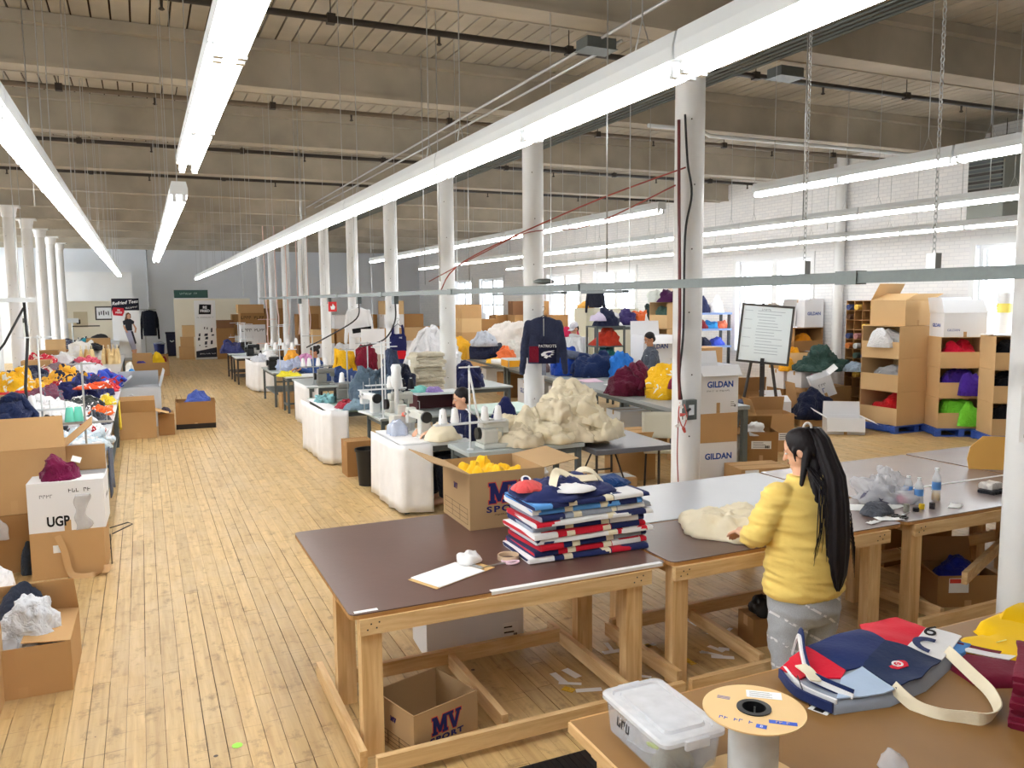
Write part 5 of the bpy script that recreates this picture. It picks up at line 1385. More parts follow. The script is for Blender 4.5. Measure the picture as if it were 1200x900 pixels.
    if stripes:
        for sd in (-1, 1):
            el, wr = V(sd * .27, .10, 1.09), Vector((sd * .12 * s, reach * s, handz))
            for k0 in (.25, .42, .80):
                MB().tube([el.lerp(wr, k0), el.lerp(wr, k0 + .07)], .066 * s, 14).build('sleeve_stripe', stripes, t, sharp=40)
        MB().tube([V(-.19, .03, 1.43 - .05), V(-.1, .03, 1.455), V(.1, .03, 1.455), V(.19, .03, 1.43 - .05)], .012, 8).build('shoulder_stripe', stripes, t, True)
    return t
# ------------------------------------------------------------------ right side: stacked cartons along the brick wall
rc = random.Random(21)
def rack_box(loc, w, d, h, side, label, cloth, ccol, seed, group, m=None, spill=0, rz=0):
    """picking carton with half its front cut away and garments inside"""
    t = carton(loc, w, d, h, label, rz, group, m or M_KRAFT2, None, .52, side, tape=False)
    if cloth:
        x, y, z = loc; c_, s_ = math.cos(rz), math.sin(rz)
        L2 = lambda a, b, c: (x + a * c_ - b * s_, y + a * s_ + b * c_, z + c)
        if side == 'left': heap('garments', cloth, 'clothes', L2(-w * .03, 0, .02), w * .38, d * .39, h * .80, ccol, seed, fold=.2, power=5, rz=rz, flat=.45, sq=5)
        else: heap('garments', cloth, 'clothes', L2(0, -d * .03, .02), w * .40, d * .37, h * .80, ccol, seed, fold=.2, power=5, rz=rz, flat=.45, sq=5)
        if spill:
            if side == 'left': heap('garments', cloth.replace('inside', 'spilling from'), 'clothes', L2(-w * .5 - .03, -.02, h * .34), .12, d * .30, h * .56, ccol, seed + 3, fold=.3, n=(30, 12), rz=rz, power=3)
            else: heap('garments', cloth.replace('inside', 'spilling from'), 'clothes', L2(w * .16, -d * .5 - .03, h * .10), w * .26, .12, h * .78, ccol, seed + 3, fold=.3, n=(30, 12), rz=rz, power=3.5)
    return t
M_BLUEP = wood('blue_pallet', (36, 66, 150), (58, 98, 190), 'X')
def pallet(x, y, w, d, label, rz=0):
    t = thing('pallet', label, 'pallet', (x, y, 0), rz)
    for k in range(6): MB().box(-w / 2, w / 2, -d / 2 + k * (d - .1) / 5, -d / 2 + k * (d - .1) / 5 + .1, .118, .138).build('slat', M_BLUEP, t)
    for k in (-1, 0, 1):
        MB().box(k * (w / 2 - .05) - .05, k * (w / 2 - .05) + .05, -d / 2, d / 2, .02, .118).build('runner', M_BLUEP, t)
    for k in (0, 1): MB().box(-w / 2, w / 2, -d / 2 + k * (d - .1), -d / 2 + k * (d - .1) + .1, 0, .02).build('slat', M_BLUEP, t)
    return t
pallet(12.95, 10.95, 1.15, 1.1, 'blue wooden pallet under the boxes of white garments')
pallet(13.36, 9.98, .9, .7, 'blue wooden pallet under the boxes of red, purple and green garments', R(-30))
pallet(13.46, 9.02, .9, .7, 'blue wooden pallet under the boxes of black garments', R(-32))
WHG, GRG = fab(232, 233, 236), fab(176, 178, 182)
rack_box((12.87, 10.85, .14), .86, .84, .61, 'left', 'picking carton nearly empty with a red garment, lowest of the tall stack', 'red garment inside the lowest carton of the tall stack', fab(200, 30, 36), 61, 'picking cartons')
rack_box((12.87, 10.85, .76), .86, .84, .60, 'left', 'picking carton of grey garments, middle of the tall stack', 'pale grey garments inside the middle carton', GRG, 62, 'picking cartons')
rack_box((12.87, 10.85, 1.37), .86, .84, .58, 'left', 'picking carton overflowing with white garments, third up the tall stack', 'white garments inside the upper carton', WHG, 63, 'picking cartons', spill=1)
carton((12.94, 10.85, 1.963), .72, .74, .46, 'open brown carton crowning the tall stack by the wall', R(3), None, M_KRAFT2, {'right': 160, 'back': 60, 'left': 20})
for k, (lab, cl, col, sp) in enumerate((('picking carton of lime green garments, bottom beside the tall stack', 'lime green garments inside the bottom carton', fab(120, 214, 60), 1), ('picking carton of purple garments beside the tall stack', 'purple garments inside the middle carton', fab(70, 40, 150), 1), ('picking carton of red garments beside the tall stack', 'bright red garments inside the upper carton', fab(214, 24, 60), 0))):
    rack_box((13.36, 9.98, .14 + .545 * k), .78, .58, .535, 'front', lab, cl, col, 70 + 7 * k, 'picking cartons', spill=sp, rz=R(-30))
t = carton((13.36, 9.98, .14 + .545 * 3), .74, .56, .42, 'open white carton with blue print on top of the red garments', R(-28), None, M_WBOX, {'left': 100, 'back': 95, 'right': 150, 'front': 55})
text(t, 'GILDAN', .085, (-.372, 0, .2), LEFT, BLUE_INK, offset=.003); text(t, 'GILDAN', .06, (-.2, -.281, .12), FRONT, BLUE_INK)
for k in range(3):
    rack_box((13.46, 9.02, .14 + .56 * k), .78, .60, .55, 'front', 'picking carton of black garments, %s of the stack nearest the column' % ('lowest', 'middle', 'top')[k], 'black garments inside the %s carton near the column' % ('lowest', 'middle', 'top')[k], fab(26, 28, 36), 90 + k, 'picking cartons', spill=0, rz=R(-32))
sheet('plastic_cover', lambda u, v: (13.04 + u * .84, 8.7 + v * .64, 1.835 + .04 * abs(noise.noise(Vector((u * 4, v * 4, 1))))), 10, 8, .004, M_PAPER, 'white sheet covering the stack of black garment cartons', 'sheet')
carton((13.62, 8.9, 1.9), .3, .3, .34, 'small brown carton on the white sheet next to the column', 0, None, M_KRAFT2)
# white drum wrapped post with yellow label by the wall
t = thing('wrapped_roll', 'white wrapped roll with yellow label standing on the floor by the wall window', 'roll', (13.82, 9.44, 0))
MB().lathe([(.12, 0), (.12, 2.55), (.03, 2.56)], 20).build('roll', M_WHITE, t, sharp=40); MB().lathe([(.1215, 2.2), (.1215, 2.36)], 20, cap=False).build('label_band', plas(236, 222, 110, .6), t, True)
# slotted shelf board
t = thing('pigeonhole_rack', 'brown cardboard pigeonhole rack stuffed with rolled garments against the brick wall', 'rack', (13.72, 12.15, 0))
nx, nz_ = 6, 12; wy, hz = 1.25, 2.42
MB().box(.2, .24, -wy / 2, wy / 2, 0, hz).build('back_panel', M_KRAFT3, t)
for j in range(nz_ + 1):
    z = hz * j / nz_; MB().box(-.1, .2, -wy / 2, wy / 2, max(0, z - .012), z if j else .012).build('shelf', M_KRAFT3, t)
for i in range(nx + 1):
    y = -wy / 2 + wy * i / nx; MB().box(-.1, .2, y - .006, y + .006, 0, hz).build('divider', M_KRAFT3, t)
pc = [(40, 40, 50), (60, 70, 110), (200, 120, 60), (120, 60, 60), (170, 130, 90), (60, 80, 70), (190, 190, 190), (90, 60, 40), (220, 180, 80), (170, 120, 120)]
for j in range(4, nz_):
    for i in range(nx):
        if rc.random() < .42: continue
        c = rc.choice(pc); y = -wy / 2 + wy * (i + .5) / nx; z = hz * j / nz_
        cn = {0: 'dark', 1: 'slate', 2: 'orange', 3: 'brick red', 4: 'tan', 5: 'green grey', 6: 'pale grey', 7: 'brown', 8: 'yellow', 9: 'dusty pink'}[pc.index(c)]
        o = MB().tube([(-.16, 0, .075), (.1, 0, .075)], .06, 10).build('rolled_garment', fab(*c), smooth=False, sharp=50, loc=(13.72, 12.15 + y, z - .01))
        tag(o, '%s rolled garment, %s row up, %s slot from the right in pigeonhole rack' % (cn, ORD[j], ORD[i]), 'clothes', 'rolled garments in the rack')
# vertical pipe on the wall
t = thing('wall_pipe', 'fat white vertical pipe on the brick wall', 'pipe', (13.86, 13.25, 0))
MB().tube([(0, 0, 0), (0, 0, ZC - .02)], .11, 18).build('pipe_run', M_WHITE, t, sharp=40)
for z in (1.2, 1.95, 2.7): MB().lathe([(.118, z), (.118, z + .05)], 18).build('pipe_collar', M_WHITE, t, sharp=40)
# unit heater
t = thing('unit_heater', 'grey louvred heater hung high near the window and nearest column', 'heater', (13.45, 9.45, 3.78))
MB().box(-.28, .28, -.33, .33, 0, 1.2).build('case', mat('heater_enamel', (126, 130, 124), .5, .05, 6), t, bevel=.01)
MB().prism([(-.42, 0), (.34, 0), (.28, .2), (-.15, .2)], .75, Matrix.Translation((0, .375, 1.2)) @ Matrix.Rotation(PI / 2, 4, 'X')).build('canopy', mat('heater_canopy', (98, 100, 96), .5), t)
for k in range(13): MB().box(-.31, -.28, -.30, .30, .30 + k * .065, .34 + k * .065).build('louver', M_IRON if k % 2 else M_DGREY, t)
for sx in (-.2, .2): MB().tube([(sx, 0, 1.3), (sx, 0, ZC - 3.78)], .008, 6).build('hanging_rod', M_IRON, t)

# loose cartons between easel and pallets
t = carton((11.72, 10.98, 0), .66, .5, .30, 'open white carton on the floor in front of the pallets', R(-37), None, M_WBOX, {'left': 150, 'right': 205, 'back': 95, 'front': 250})
sticker(t, .2, -.251, .13, .14, .13, FRONT); text(t, '~~~~~~~~~~', .04, (-.12, -.2515, .2), FRONT, GREY_INK)
t = carton((11.9, 11.9, 0), .62, .5, .2, 'low brown carton half hidden under the navy pile', R(-30), None, M_KRAFT, {'left': 170})
heap('navy_garments', 'big heap of navy garments slumped over the low carton', 'clothes', (11.9, 11.95, .14), .44, .36, .48, fab(26, 32, 58), 101, fold=.4)
t = carton((11.35, 12.35, 0), .46, .42, .46, 'white carton with open lid left of the navy heap', R(-20), None, M_WBOX, {'back': 120, 'front': 30}); text(t, '~~~~', .07, (0, -.212, .2), FRONT, GREY_INK)
carton((12.45, 12.6, 0), .72, .5, .52, 'brown carton behind the navy heap with raised flap', R(-20), None, M_KRAFT, {'front': 250, 'left': 100})
t = carton((12.55, 12.25, .53), .40, .44, .42, 'white carton tipped over on the brown one', R(-25), None, M_WBOX, {'right': 160}); t.rotation_euler = (R(8), R(-22), R(-38)); text(t, '~', .12, (0, -.222, .16), FRONT, BLUE_INK); text(t, '~~~', .08, (0, -.222, .27), FRONT, GREY_INK)
carton((11.3, 12.95, 0), .9, .6, .56, 'wide brown carton standing behind the white lidded carton', R(-12), None, M_KRAFT3, {'back': 80, 'left': 120})
t = carton((12.75, 12.98, .62), .6, .5, .32, 'white carton with pink sticker holding green garments', R(-8), None, M_WBOX); t2 = MB().box(-.08, .0, -.2515, -.2505, .2, .28).build('pink_sticker', plas(240, 90, 170, .6), t)
carton((13.1, 12.93, .0), 1.3, .6, .6, 'long brown carton at the bottom below the green garments', R(-4), None, M_KRAFT)
heap('green_garments', 'wide pile of dark green garments on the cartons before the pigeonhole rack', 'clothes', (12.95, 12.75, .97), .56, .40, .42, fab(50, 74, 68), 104, fold=.6)
heap('grey_garment', 'blue grey garment end of the green pile', 'clothes', (13.3, 12.2, .98), .28, .22, .2, fab(140, 156, 172), 105)
heap('yellow_garment', 'yellow garment hanging at the left of the green pile', 'clothes', (12.55, 13.35, .93), .18, .16, .28, fab(238, 166, 30), 106)
# carton wall behind the easel
t = carton((13.02, 13.72, 0), .8, .6, .52, 'brown carton at the base behind the easel', R(-6), None, M_KRAFT3)
t = carton((12.97, 13.67, .53), .76, .58, .40, 'white carton with blue print behind the easel', R(-8), None, M_WBOX, None); text(t, 'GILDAN', .13, (-.05, -.292, .25), FRONT, BLUE_INK, offset=.003); text(t, '~~~~~~~~~', .06, (-.05, -.292, .12), FRONT, BLUE_INK)
t = carton((13.07, 13.72, .94), .80, .60, .36, 'brown carton with front flap open and yellow cloth inside, behind the easel', R(-6), None, M_KRAFT, {'front': 225, 'left': 60})
heap('yellow_garment', 'yellow cloth in the brown carton right of the whiteboard', 'clothes', (13.02, 13.62, 1.0), .24, .22, .42, fab(244, 170, 30), 107)
t = carton((13.52, 13.97, 1.31), .76, .56, .50, 'brown carton full of orange cloth at the right of the whiteboard', R(-6), None, M_KRAFT3, None, .45, 'front', tape=False)
heap('orange_garment', 'orange cloth inside the carton right of the whiteboard', 'clothes', (13.50, 13.92, 1.35), .28, .18, .34, fab(232, 150, 30), 108)
t = carton((13.68, 13.98, 1.83), .52, .5, .62, 'white carton with blue print topping the pile by the window', R(-4), None, M_WBOX); text(t, 'GILDAN', .10, (0, -.252, .3), FRONT, BLUE_INK, offset=.003)
carton((13.24, 14.22, 1.83), .36, .4, .46, 'white carton with open brown flap beside the topmost white one', R(-10), None, M_WBOX, {'front': 110, 'left': 150})
carton((11.9, 15.3, 0), .8, .7, .85, 'brown carton left behind the easel legs', R(8), None, M_KRAFT2)
carton((11.9, 15.35, .858), .6, .6, .5, 'small brown carton left of the whiteboard', R(4), None, M_KRAFT)
carton((12.0, 14.3, 0), .5, .5, .34, 'brown carton with green sticker below the easel', R(-3), None, M_KRAFT); carton((12.02, 14.32, .35), .48, .48, .36, 'second brown carton with green sticker under the whiteboard', R(2), None, M_KRAFT)
for c, z in ((0, .2), (1, .55)): MB().box(11.78, 11.86, 14.03 + .02 * c, 14.032 + .02 * c, z, z + .06).build('sticker', plas(180, 220, 60, .6)); tag(bpy.data.objects['sticker' if c == 0 else 'sticker.001'], 'lime sticker on the %s brown carton under the easel' % ('lower', 'upper')[c], 'sticker')
# whiteboard easel
t = thing('easel', 'whiteboard on a dark tripod easel facing the room', 'easel', (10.45, 11.75, 0), R(-42))
MB().tube([(-.42, -.1, 0), (-.12, .06, 1.75)], .028, 8).build('leg', M_IRON, t); MB().tube([(.36, -.1, 0), (.1, .06, 1.75)], .028, 8).build('leg', M_IRON, t); MB().tube([(.02, .75, 0), (.02, .12, 1.7)], .028, 8).build('leg', M_IRON, t)
MB().box(-.04, .04, .10, .15, .55, 2.34).build('mast', M_IRON, t)
bd = MB().box(-.43, .43, 0, .02, 0, 1.02).build('whiteboard', mat('whiteboard', (226, 236, 240), .25, .02, 3), t); bd.location = (0, -.06, 1.32); bd.rotation_euler = (R(-8), R(5), 0)
f = MB(); f.box(-.47, .47, -.012, .03, -.04, 0).box(-.47, .47, -.012, .03, 1.02, 1.06).box(-.47, -.43, -.012, .03, 0, 1.02).box(.43, .47, -.012, .03, 0, 1.02).build('board_frame', M_IRON, bd)
m = MB(); wr_ = random.Random(8)
for k in range(15):
    m.box(-.16 + wr_.uniform(-.02, .02), .1 + wr_.uniform(0, .22), -.0012, 0, .93 - k * .056, .938 - k * .056)
    if k % 3 == 0: m.box(-.40, -.26, -.0012, 0, .93 - k * .056, .936 - k * .056)
m.build('handwriting', ink(150, 162, 176), bd)
text(bd, '~~~~~~', .045, (-.02, -.0012, .965), FRONT, ink(96, 108, 130))
MB().box(-.035, .035, -.06, -.012, -.08, .06).build('clamp', M_BLACK, bd); MB().lathe([(.03, 0), (.03, .06)], 10, (0, .125, 2.34)).build('mast_knob', M_BLACK, t)
# plastic cart of shoes / white goods under the easel
t = thing('crate', 'grey plastic tray of dark folded garments under the easel', 'crate', (9.35, 10.95, .0))
MB().box(-.28, .28, -.25, .25, 0, .62).build('cart_body', M_DGREY, t); MB().box(-.3, .3, -.27, .27, .62, .66).build('tray', M_TTOP, t)
folded('navy_garment', 'navy folded garment on the grey cart', 'clothes', (9.35, 10.95, .661), .4, .34, .09, fab(50, 60, 90), seed=5)
# wire shelf by the wall
t = thing('wire_shelf', 'blue grey shelving tower with clothes by the window', 'shelf', (13.2, 16.8, 0), R(-12))
SHB = mat('blue_grey_shelf', (118, 142, 190), .5, .05, 5)
for sx in (-.42, .42):
    for sy in (-.22, .22): MB().box(sx - .03, sx + .03, sy - .03, sy + .03, 0, 2.12).build('post', M_BLACK, t)
for z in (.3, .78, 1.25, 1.68, 2.08): MB().box(-.48, .48, -.27, .27, z, z + .05).build('shelf', SHB, t)
for (x, z, c, lab) in ((-.2, 1.3, (40, 42, 60), 'black and white clothes on the third shelf of the blue tower'), (.15, 1.3, (70, 90, 200), 'blue garment on the third shelf of the blue tower'), (-.3, 1.73, (110, 30, 40), 'dark red clothes on the fourth shelf of the blue tower'), (0, 1.73, (60, 150, 220), 'sky blue clothes on the fourth shelf of the blue tower'), (.25, 1.73, (230, 120, 90), 'coral clothes on the fourth shelf of the blue tower'), (-.25, 2.13, (40, 46, 80), 'navy bag on top of the blue tower'), (.1, 2.13, (236, 238, 244), 'white bag on top of the blue tower')):
    heap('clothes', lab, 'clothes', (13.2 + x, 16.75 - x * .2, z), .2, .18, .24 if z < 2 else .42, fab(*c), int(z * 100 + x * 50), n=(28, 10))
# GILDAN carton tower beside the column
for k, (h, mm, lab, pr_) in enumerate(((.50, M_WBOX, 'white carton with blue print, bottom of the tower behind the column', 1), (.40, M_KRAFT, 'plain brown carton in the middle of the tower behind the column', 0), (.66, M_WBOX, 'big white carton with blue print and open flaps atop the tower', 1))):
    z = (0, .508, .916)[k]
    t = carton((7.20, 9.18, z), .64, .52, h, lab, R(-8 if k != 2 else -5), 'carton tower', mm, None if k < 2 else {'front': 232, 'left': 150, 'back': 100}, fl=.17 if k == 2 else None)
    if pr_: text(t, 'GILDAN', .115, (.03, -.2615, h * (.62 if k == 0 else .60)), FRONT, BLUE_INK, offset=.004)
    if k == 2: sticker(t, .24, -.261, .12, .1, .1, FRONT); text(t, '~~~~~~~~~~~~~~~~~~~~', .03, (0, -.2615, .31), FRONT, GREY_INK)
heap('brown_shoe', 'small dark thing standing on the tower flap by the column', 'object', (7.0, 9.2, 1.59), .05, .05, .05, fab(60, 30, 30), 7, n=(16, 6))
t = carton((9.35, 10.3, 0), .62, .5, .62, 'brown carton with shipping label under the easel stand', R(-22), None, M_KRAFT, {'back': 70, 'left': 110}); sticker(t, .16, -.251, .25, .2, .12, FRONT)
t = carton((8.62, 9.75, 0), .5, .46, .46, 'brown carton with torn paper left of the ponytail', R(-28), None, M_KRAFT3, {'left': 200, 'back': 60}); sticker(t, .0, -.231, .26, .3, .12, FRONT); heap('torn_paper', 'torn white paper stuffing in the brown carton', 'paper', (8.5, 9.72, .40), .16, .14, .2, M_PAPER, 8, n=(20, 8), fold=.9)
t = carton((7.55, 8.55, 0), .72, .48, .22, 'flat brown carton on the floor between column and woman', R(-12), None, M_KRAFT); sticker(t, -.2, -.241, .13, .2, .16, FRONT, lines=1)
heap('plastic_bag', 'white plastic bag slumped between the cartons behind the column', 'plastic bag', (8.15, 9.9, 0), .22, .2, .7, fab(206, 208, 206), 17, fold=.6)
# ------------------------------------------------------------------ sewing stations beside the aisle
M_CLOTHW = fab_s(238, 239, 242)
def hang_cloth(name, label, path, z0, z1, seed, group='white cloths over the machine tables', wave=.011, top=None):
    """white cloth hanging in soft folds along a floor path of (x, y) points"""
    P_ = [Vector((p[0], p[1], 0)) for p in path]; segs = [(P_[i + 1] - P_[i]).length for i in range(len(P_) - 1)]; T_ = sum(segs)
    def at(u):
        s = u * T_
        for i, L in enumerate(segs):
            if s <= L or i == len(segs) - 1:
                d = (P_[i + 1] - P_[i]).normalized(); return P_[i] + d * s, Vector((d.y, -d.x, 0))
            s -= L
    def fn(u, v):
        p, n = at(u); w = wave * (.15 + (1 - v)) * (math.sin(u * T_ * 17 + seed) + .6 * math.sin(u * T_ * 31 + seed * 2))
        q = p + n * w; bottom = z0 + .012 * math.sin(u * 9 + seed)
        return (q.x, q.y, bottom + (z1 - bottom) * v)
    return sheet(name, fn, max(24, int(T_ * 26)), 8, .006, M_CLOTHW, label, 'cloth', None, group)
def top_cloth(label, x0, x1, y0, y1, z, seed):
    return sheet('table_cloth', lambda u, v: (x0 + (x1 - x0) * u, y0 + (y1 - y0) * v, z + .008 + .006 * noise.noise(Vector((u * 4, v * 4, seed)))), 12, 12, .006, M_CLOTHW, label, 'cloth', None, 'white cloths over the machine tables')
def cones(lst, m, z, where):
    for i, (x, y) in enumerate(lst): cone((x, y, z), m, ('white thread cone ' if m is M_WC else 'teal thread cone ' if m is M_TC else 'dark thread cone ') + where + ', %s from the aisle' % ORD[i])
M_WC, M_TC, M_KC = fab_s(244, 245, 248), fab_s(110, 206, 186), fab_s(40, 40, 48)

# station 1: white draped table, coverstitch machine, seated worker
leg_table('sewing_table', 'white draped sewing table where the navy clad worker sits', (3.10, 9.55, 0), .86, 1.16, .83, top=M_LWHITE, thick=.04)
hang_cloth('table_drape', 'white cloth hanging from the end of the nearest draped sewing table', [(2.61, 10.14), (2.63, 9.0), (2.69, 8.915), (3.02, 8.90)], .03, .835, 1)
top_cloth('white cloth laid over the top of the nearest draped sewing table', 2.66, 3.02, 8.96, 10.12, .831, 2)
flat_machine((3.06, 9.58, .832), R(-82), 'white coverstitch machine with pleated face in front of the navy clad worker', M_MACH)
t = thing('sewing_machine', 'tall white machine head with fluffy thread pole at the far end of the draped table', 'sewing machine', (2.98, 10.0, .832))
MB().box(-.14, .14, -.12, .12, 0, .22).build('body', M_MACH, t, bevel=.02); MB().box(-.06, .06, -.05, .05, .22, .34).build('needle_head', M_MACH, t, bevel=.01); MB().lathe([(.03, 0), (.03, .35), (.06, .38), (.075, .45), (.06, .55), (.07, .62), (.05, .66)], 12, (-.06, 0, .2)).build('thread_tower', M_LWHITE, t, smooth=True)
MB().lathe([(.01, .2), (.06, .21), (.06, .25), (.01, .26)], 12, (.02, -.14, 0)).build('dial', plas(220, 110, 90), t, True)
heap('plastic_bag', 'clear bag with blue print on the draped table near its end', 'plastic bag', (2.84, 9.72, .845), .13, .2, .17, clear('blue_bag', (206, 216, 238), .6, .2), 201, n=(30, 10))
heap('canvas_bag', 'cream canvas tote being sewn in front of the navy clad worker', 'tote bag', (3.22, 9.12, .835), .22, .17, .25, CANVAS, 202, fold=.15, power=1.4, n=(36, 14), rz=R(8))
tote_m = fab(28, 32, 66)
worker('seated sewing worker in a navy top with white sleeve stripes and dark hair', (3.66, 9.46, 0), R(98), tote_m, HAIR, SKIN, True, (-14, -14), 1.06, reach=.52, handz=.93, stripes=M_CLOTHW)
def chair(loc, rz, label, m, back=True):
    t = thing('chair', label, 'chair', loc, rz)
    MB().box(-.22, .22, -.21, .21, .44, .49).build('seat', m, t, bevel=.015)
    for sx in (-.19, .19):
        for sy in (-.18, .18): MB().tube([(sx * 1.1, sy * 1.1, 0), (sx, sy, .44)], .014, 8).build('leg', M_IRON, t)
    if back: MB().slab(lambda u, v: ((u - .5) * .44, -.20 - .05 * v - .06 * (4 * (u - .5) ** 2 - 1) * -.5, .58 + .36 * v), 10, 6, .02).build('backrest', m, t, True); MB().tube([(-.17, -.19, .46), (-.17, -.24, .75)], .013, 8).tube([(.17, -.19, .46), (.17, -.24, .75)], .013, 8).build('back_post', M_IRON, t)
    return t
chair((3.78, 9.48, 0), R(98), 'dark work chair of the navy clad sewing worker', M_BLACK)
heap('jacket', 'navy jacket with grey lining hung over the chair back beside the worker', 'jacket', (4.02, 9.12, .86), .2, .13, .40, fab(30, 36, 84), 205, power=3, n=(30, 12), fold=.2)
MB().tube([(4.02, 9.12, 0), (4.02, 9.12, .9)], .02, 8).build('coat_stand', M_IRON); tag(bpy.data.objects['coat_stand'], 'dark post carrying the navy jacket behind the overlock', 'stand')
heap('rag_bag', 'pile of rags in a clear bag beneath the grey overlock table', 'bag', (3.45, 8.95, 0), .24, .2, .42, fab(120, 122, 124), 206, fold=.8)
heap('white_scraps', 'white scraps on the rag pile beneath the overlock table', 'cloth', (3.52, 8.85, .3), .16, .13, .2, M_CLOTHW, 207, n=(26, 9), fold=.9)
# station 1b: grey overlock table in front
leg_table('sewing_table', 'grey topped overlock table behind the MV carton', (3.92, 8.52, 0), 1.46, .68, .83, top=M_TTOP, thick=.05, leg=.06)
machine((3.58, 8.42, .832), R(180), 'grey white overlock machine on the grey topped table', M_MACH, 1.05)
stand((3.27, 8.34, .832), .95, .12, 'white thread stand with loaded spool tray beside the overlock machine', .42, .30, rz=R(2))
cones([(2.96, 8.36), (3.10, 8.36), (3.46, 8.36), (3.62, 8.36)], M_WC, 1.145, 'on the tray beside the overlock machine')
pipe('thread_tube', 'white cable looping from the stand top down to the overlock', [(3.27, 8.34, 1.72), (3.3, 8.3, 1.5), (3.36, 8.3, 1.2), (3.5, 8.35, 1.1)], .012, M_LWHITE, 'cable', 6)
pipe('power_cable', 'black cord dropping from the rail to the sewing stands', [(3.4, 11.6, 2.46), (3.3, 11.3, 2.2), (3.1, 11.2, 1.95), (2.8, 11.4, 1.85)], .012, M_BLACK, 'cable', 6)
pipe('power_cable', 'second black cord curving from the rail over the third station', [(3.4, 13.8, 2.46), (3.3, 13.6, 2.2), (2.9, 14.0, 1.9), (2.6, 14.4, 1.7)], .012, M_BLACK, 'cable', 6)
# heap of canvas totes
rb2 = random.Random(17)
for li, (z, xs) in enumerate(((0, (3.98, 4.32, 4.66, 4.96)), (.13, (4.22, 4.56, 4.86)), (.27, (4.50, 4.80)), (.42, (4.68,)))):
    for k, x in enumerate(xs):
        for row in range(2 if li < 1 else 1):
            o = heap('canvas_bag', 'crumpled cream canvas tote, %s from the left in the %s %s layer of the heap' % (ORD[k], ORD[li], ('front', 'rear')[row]), 'tote bag', (x, 8.42 + .24 * row + .07 * li + rb2.uniform(-.03, .03), .836 + z + .03 * row), .31, .25, .20 + .03 * (li > 0), CANVAS if (k + li) % 2 else fab_s(222, 211, 186), 210 + li * 10 + k * 2 + row, 'cream tote heap', R(rb2.uniform(-50, 50)), fold=.42, power=3.6, flat=.5, sq=3.2, n=(60, 22))
            if li or row: o.rotation_euler.x = R(rb2.uniform(10, 34)); o.rotation_euler.y = R(rb2.uniform(-24, 24))
ribbon('canvas_strap', [(4.3, 8.30, .90), (4.42, 8.26, .98), (4.60, 8.27, .95), (4.72, 8.22, .87)], .05, .005, CANVAS, None, (0, -.4, 1)); tag(bpy.data.objects['canvas_strap'], 'loose canvas strap trailing from the front of the cream tote heap', 'strap')
# dark folding table
t = thing('folding_table', 'dark brown folding table right of the canvas tote heap', 'table', (5.26, 8.75, 0), R(-4))
MB().box(-.52, .52, -.80, .80, .70, .76).build('tabletop', mat('dark_folding_top', (98, 100, 108), .3, .06, 4), t, bevel=.008)
for sy in (-.62, .62):
    for sx in (-.42, .42): MB().tube([(sx, sy, 0), (sx, sy, .70)], .016, 8).build('leg', M_IRON, t)
    MB().tube([(-.42, sy, .2), (.42, sy, .2)], .012, 6).build('cross_bar', M_IRON, t)
    MB().tube([(0, sy, .2), (0, sy * .35, .68)], .012, 6).build('brace', M_IRON, t)
carton((5.55, 9.1, 0), .62, .42, .16, 'flat grey brown carton with papers under the folding table', R(-15), None, M_KRAFT); sheet('papers', lambda u, v: (5.40 + u * .42, 8.98 + v * .28 - u * .1, .172 + .004 * noise.noise(Vector((u * 3, v * 3, 0)))), 5, 4, .002, M_PAPER, 'loose printed sheets on the flat carton under the folding table', 'paper')
t = carton((6.15, 9.55, 0), .55, .5, .66, 'tall brown carton with a barcode beyond the folding table', R(-8), None, M_KRAFT); sticker(t, .1, -.251, .5, .12, .16, FRONT)
chair((6.30, 9.05, 0), R(150), 'chair with pale rounded back tucked behind the nearest full column', plas(214, 212, 196, .6))
# station 1c
leg_table('sewing_table', 'white topped table behind the navy clad worker', (4.36, 10.45, 0), .7, .6, .80, top=M_LWHITE)
leg_table('sewing_table', 'mint green topped table behind the seated navy worker', (5.08, 11.5, 0), 1.0, 1.1, .83, top=mat('mint_top', (196, 222, 214), .4), frame=mat('green_frame', (60, 96, 88), .5))
# station 2
leg_table('sewing_table', 'grey sewing table with the dark shelf unit', (3.75, 11.6, 0), 1.5, .9, .83, top=M_TTOP)
machine((3.35, 11.35, .832), R(185), 'white overlock machine beneath the two thread cones', M_MACH, 1.15)
flat_machine((3.02, 11.75, .832), R(-80), 'white flat machine with a shaded needle head at the second station', M_LWHITE)
stand((3.05, 11.15, .832), 1.10, .14, 'white double thread stand over the second station', .34, .42); stand((3.3, 11.9, .832), 1.0, .2, 'second white thread pole at the second station', .3, .4)
cones([(3.30, 11.15), (3.16, 11.15)], M_WC, 1.265, 'on the tray at the second station'); cones([(3.42, 11.4), (3.55, 11.4)], M_KC, 1.20, 'on the overlock at the second station')
t = thing('shelf_unit', 'dark red desk shelf with white top at the second station', 'shelf', (4.05, 11.75, .832))
MB().box(-.36, .36, -.2, .2, .25, .28).build('top_board', M_LWHITE, t); MB().box(-.36, -.34, -.2, .2, 0, .25).box(.34, .36, -.2, .2, 0, .25).box(-.34, .34, .18, .2, 0, .25).build('case', mat('dark_red_case', (84, 30, 36), .5), t)
heap('purple_cloth', 'purple and white cloth scrap on the dark red desk shelf', 'cloth', (4.0, 11.7, 1.115), .15, .12, .08, fab(150, 130, 190), 221, n=(20, 7)); heap('mint_cloth', 'mint cloth on the dark red desk shelf', 'cloth', (3.82, 11.78, 1.115), .16, .12, .09, fab(130, 206, 200), 222, n=(20, 7))
t = carton((2.75, 11.5, 0), .38, .36, .5, 'small brown carton beside the dark bin under the second station', 0, None, M_KRAFT3)
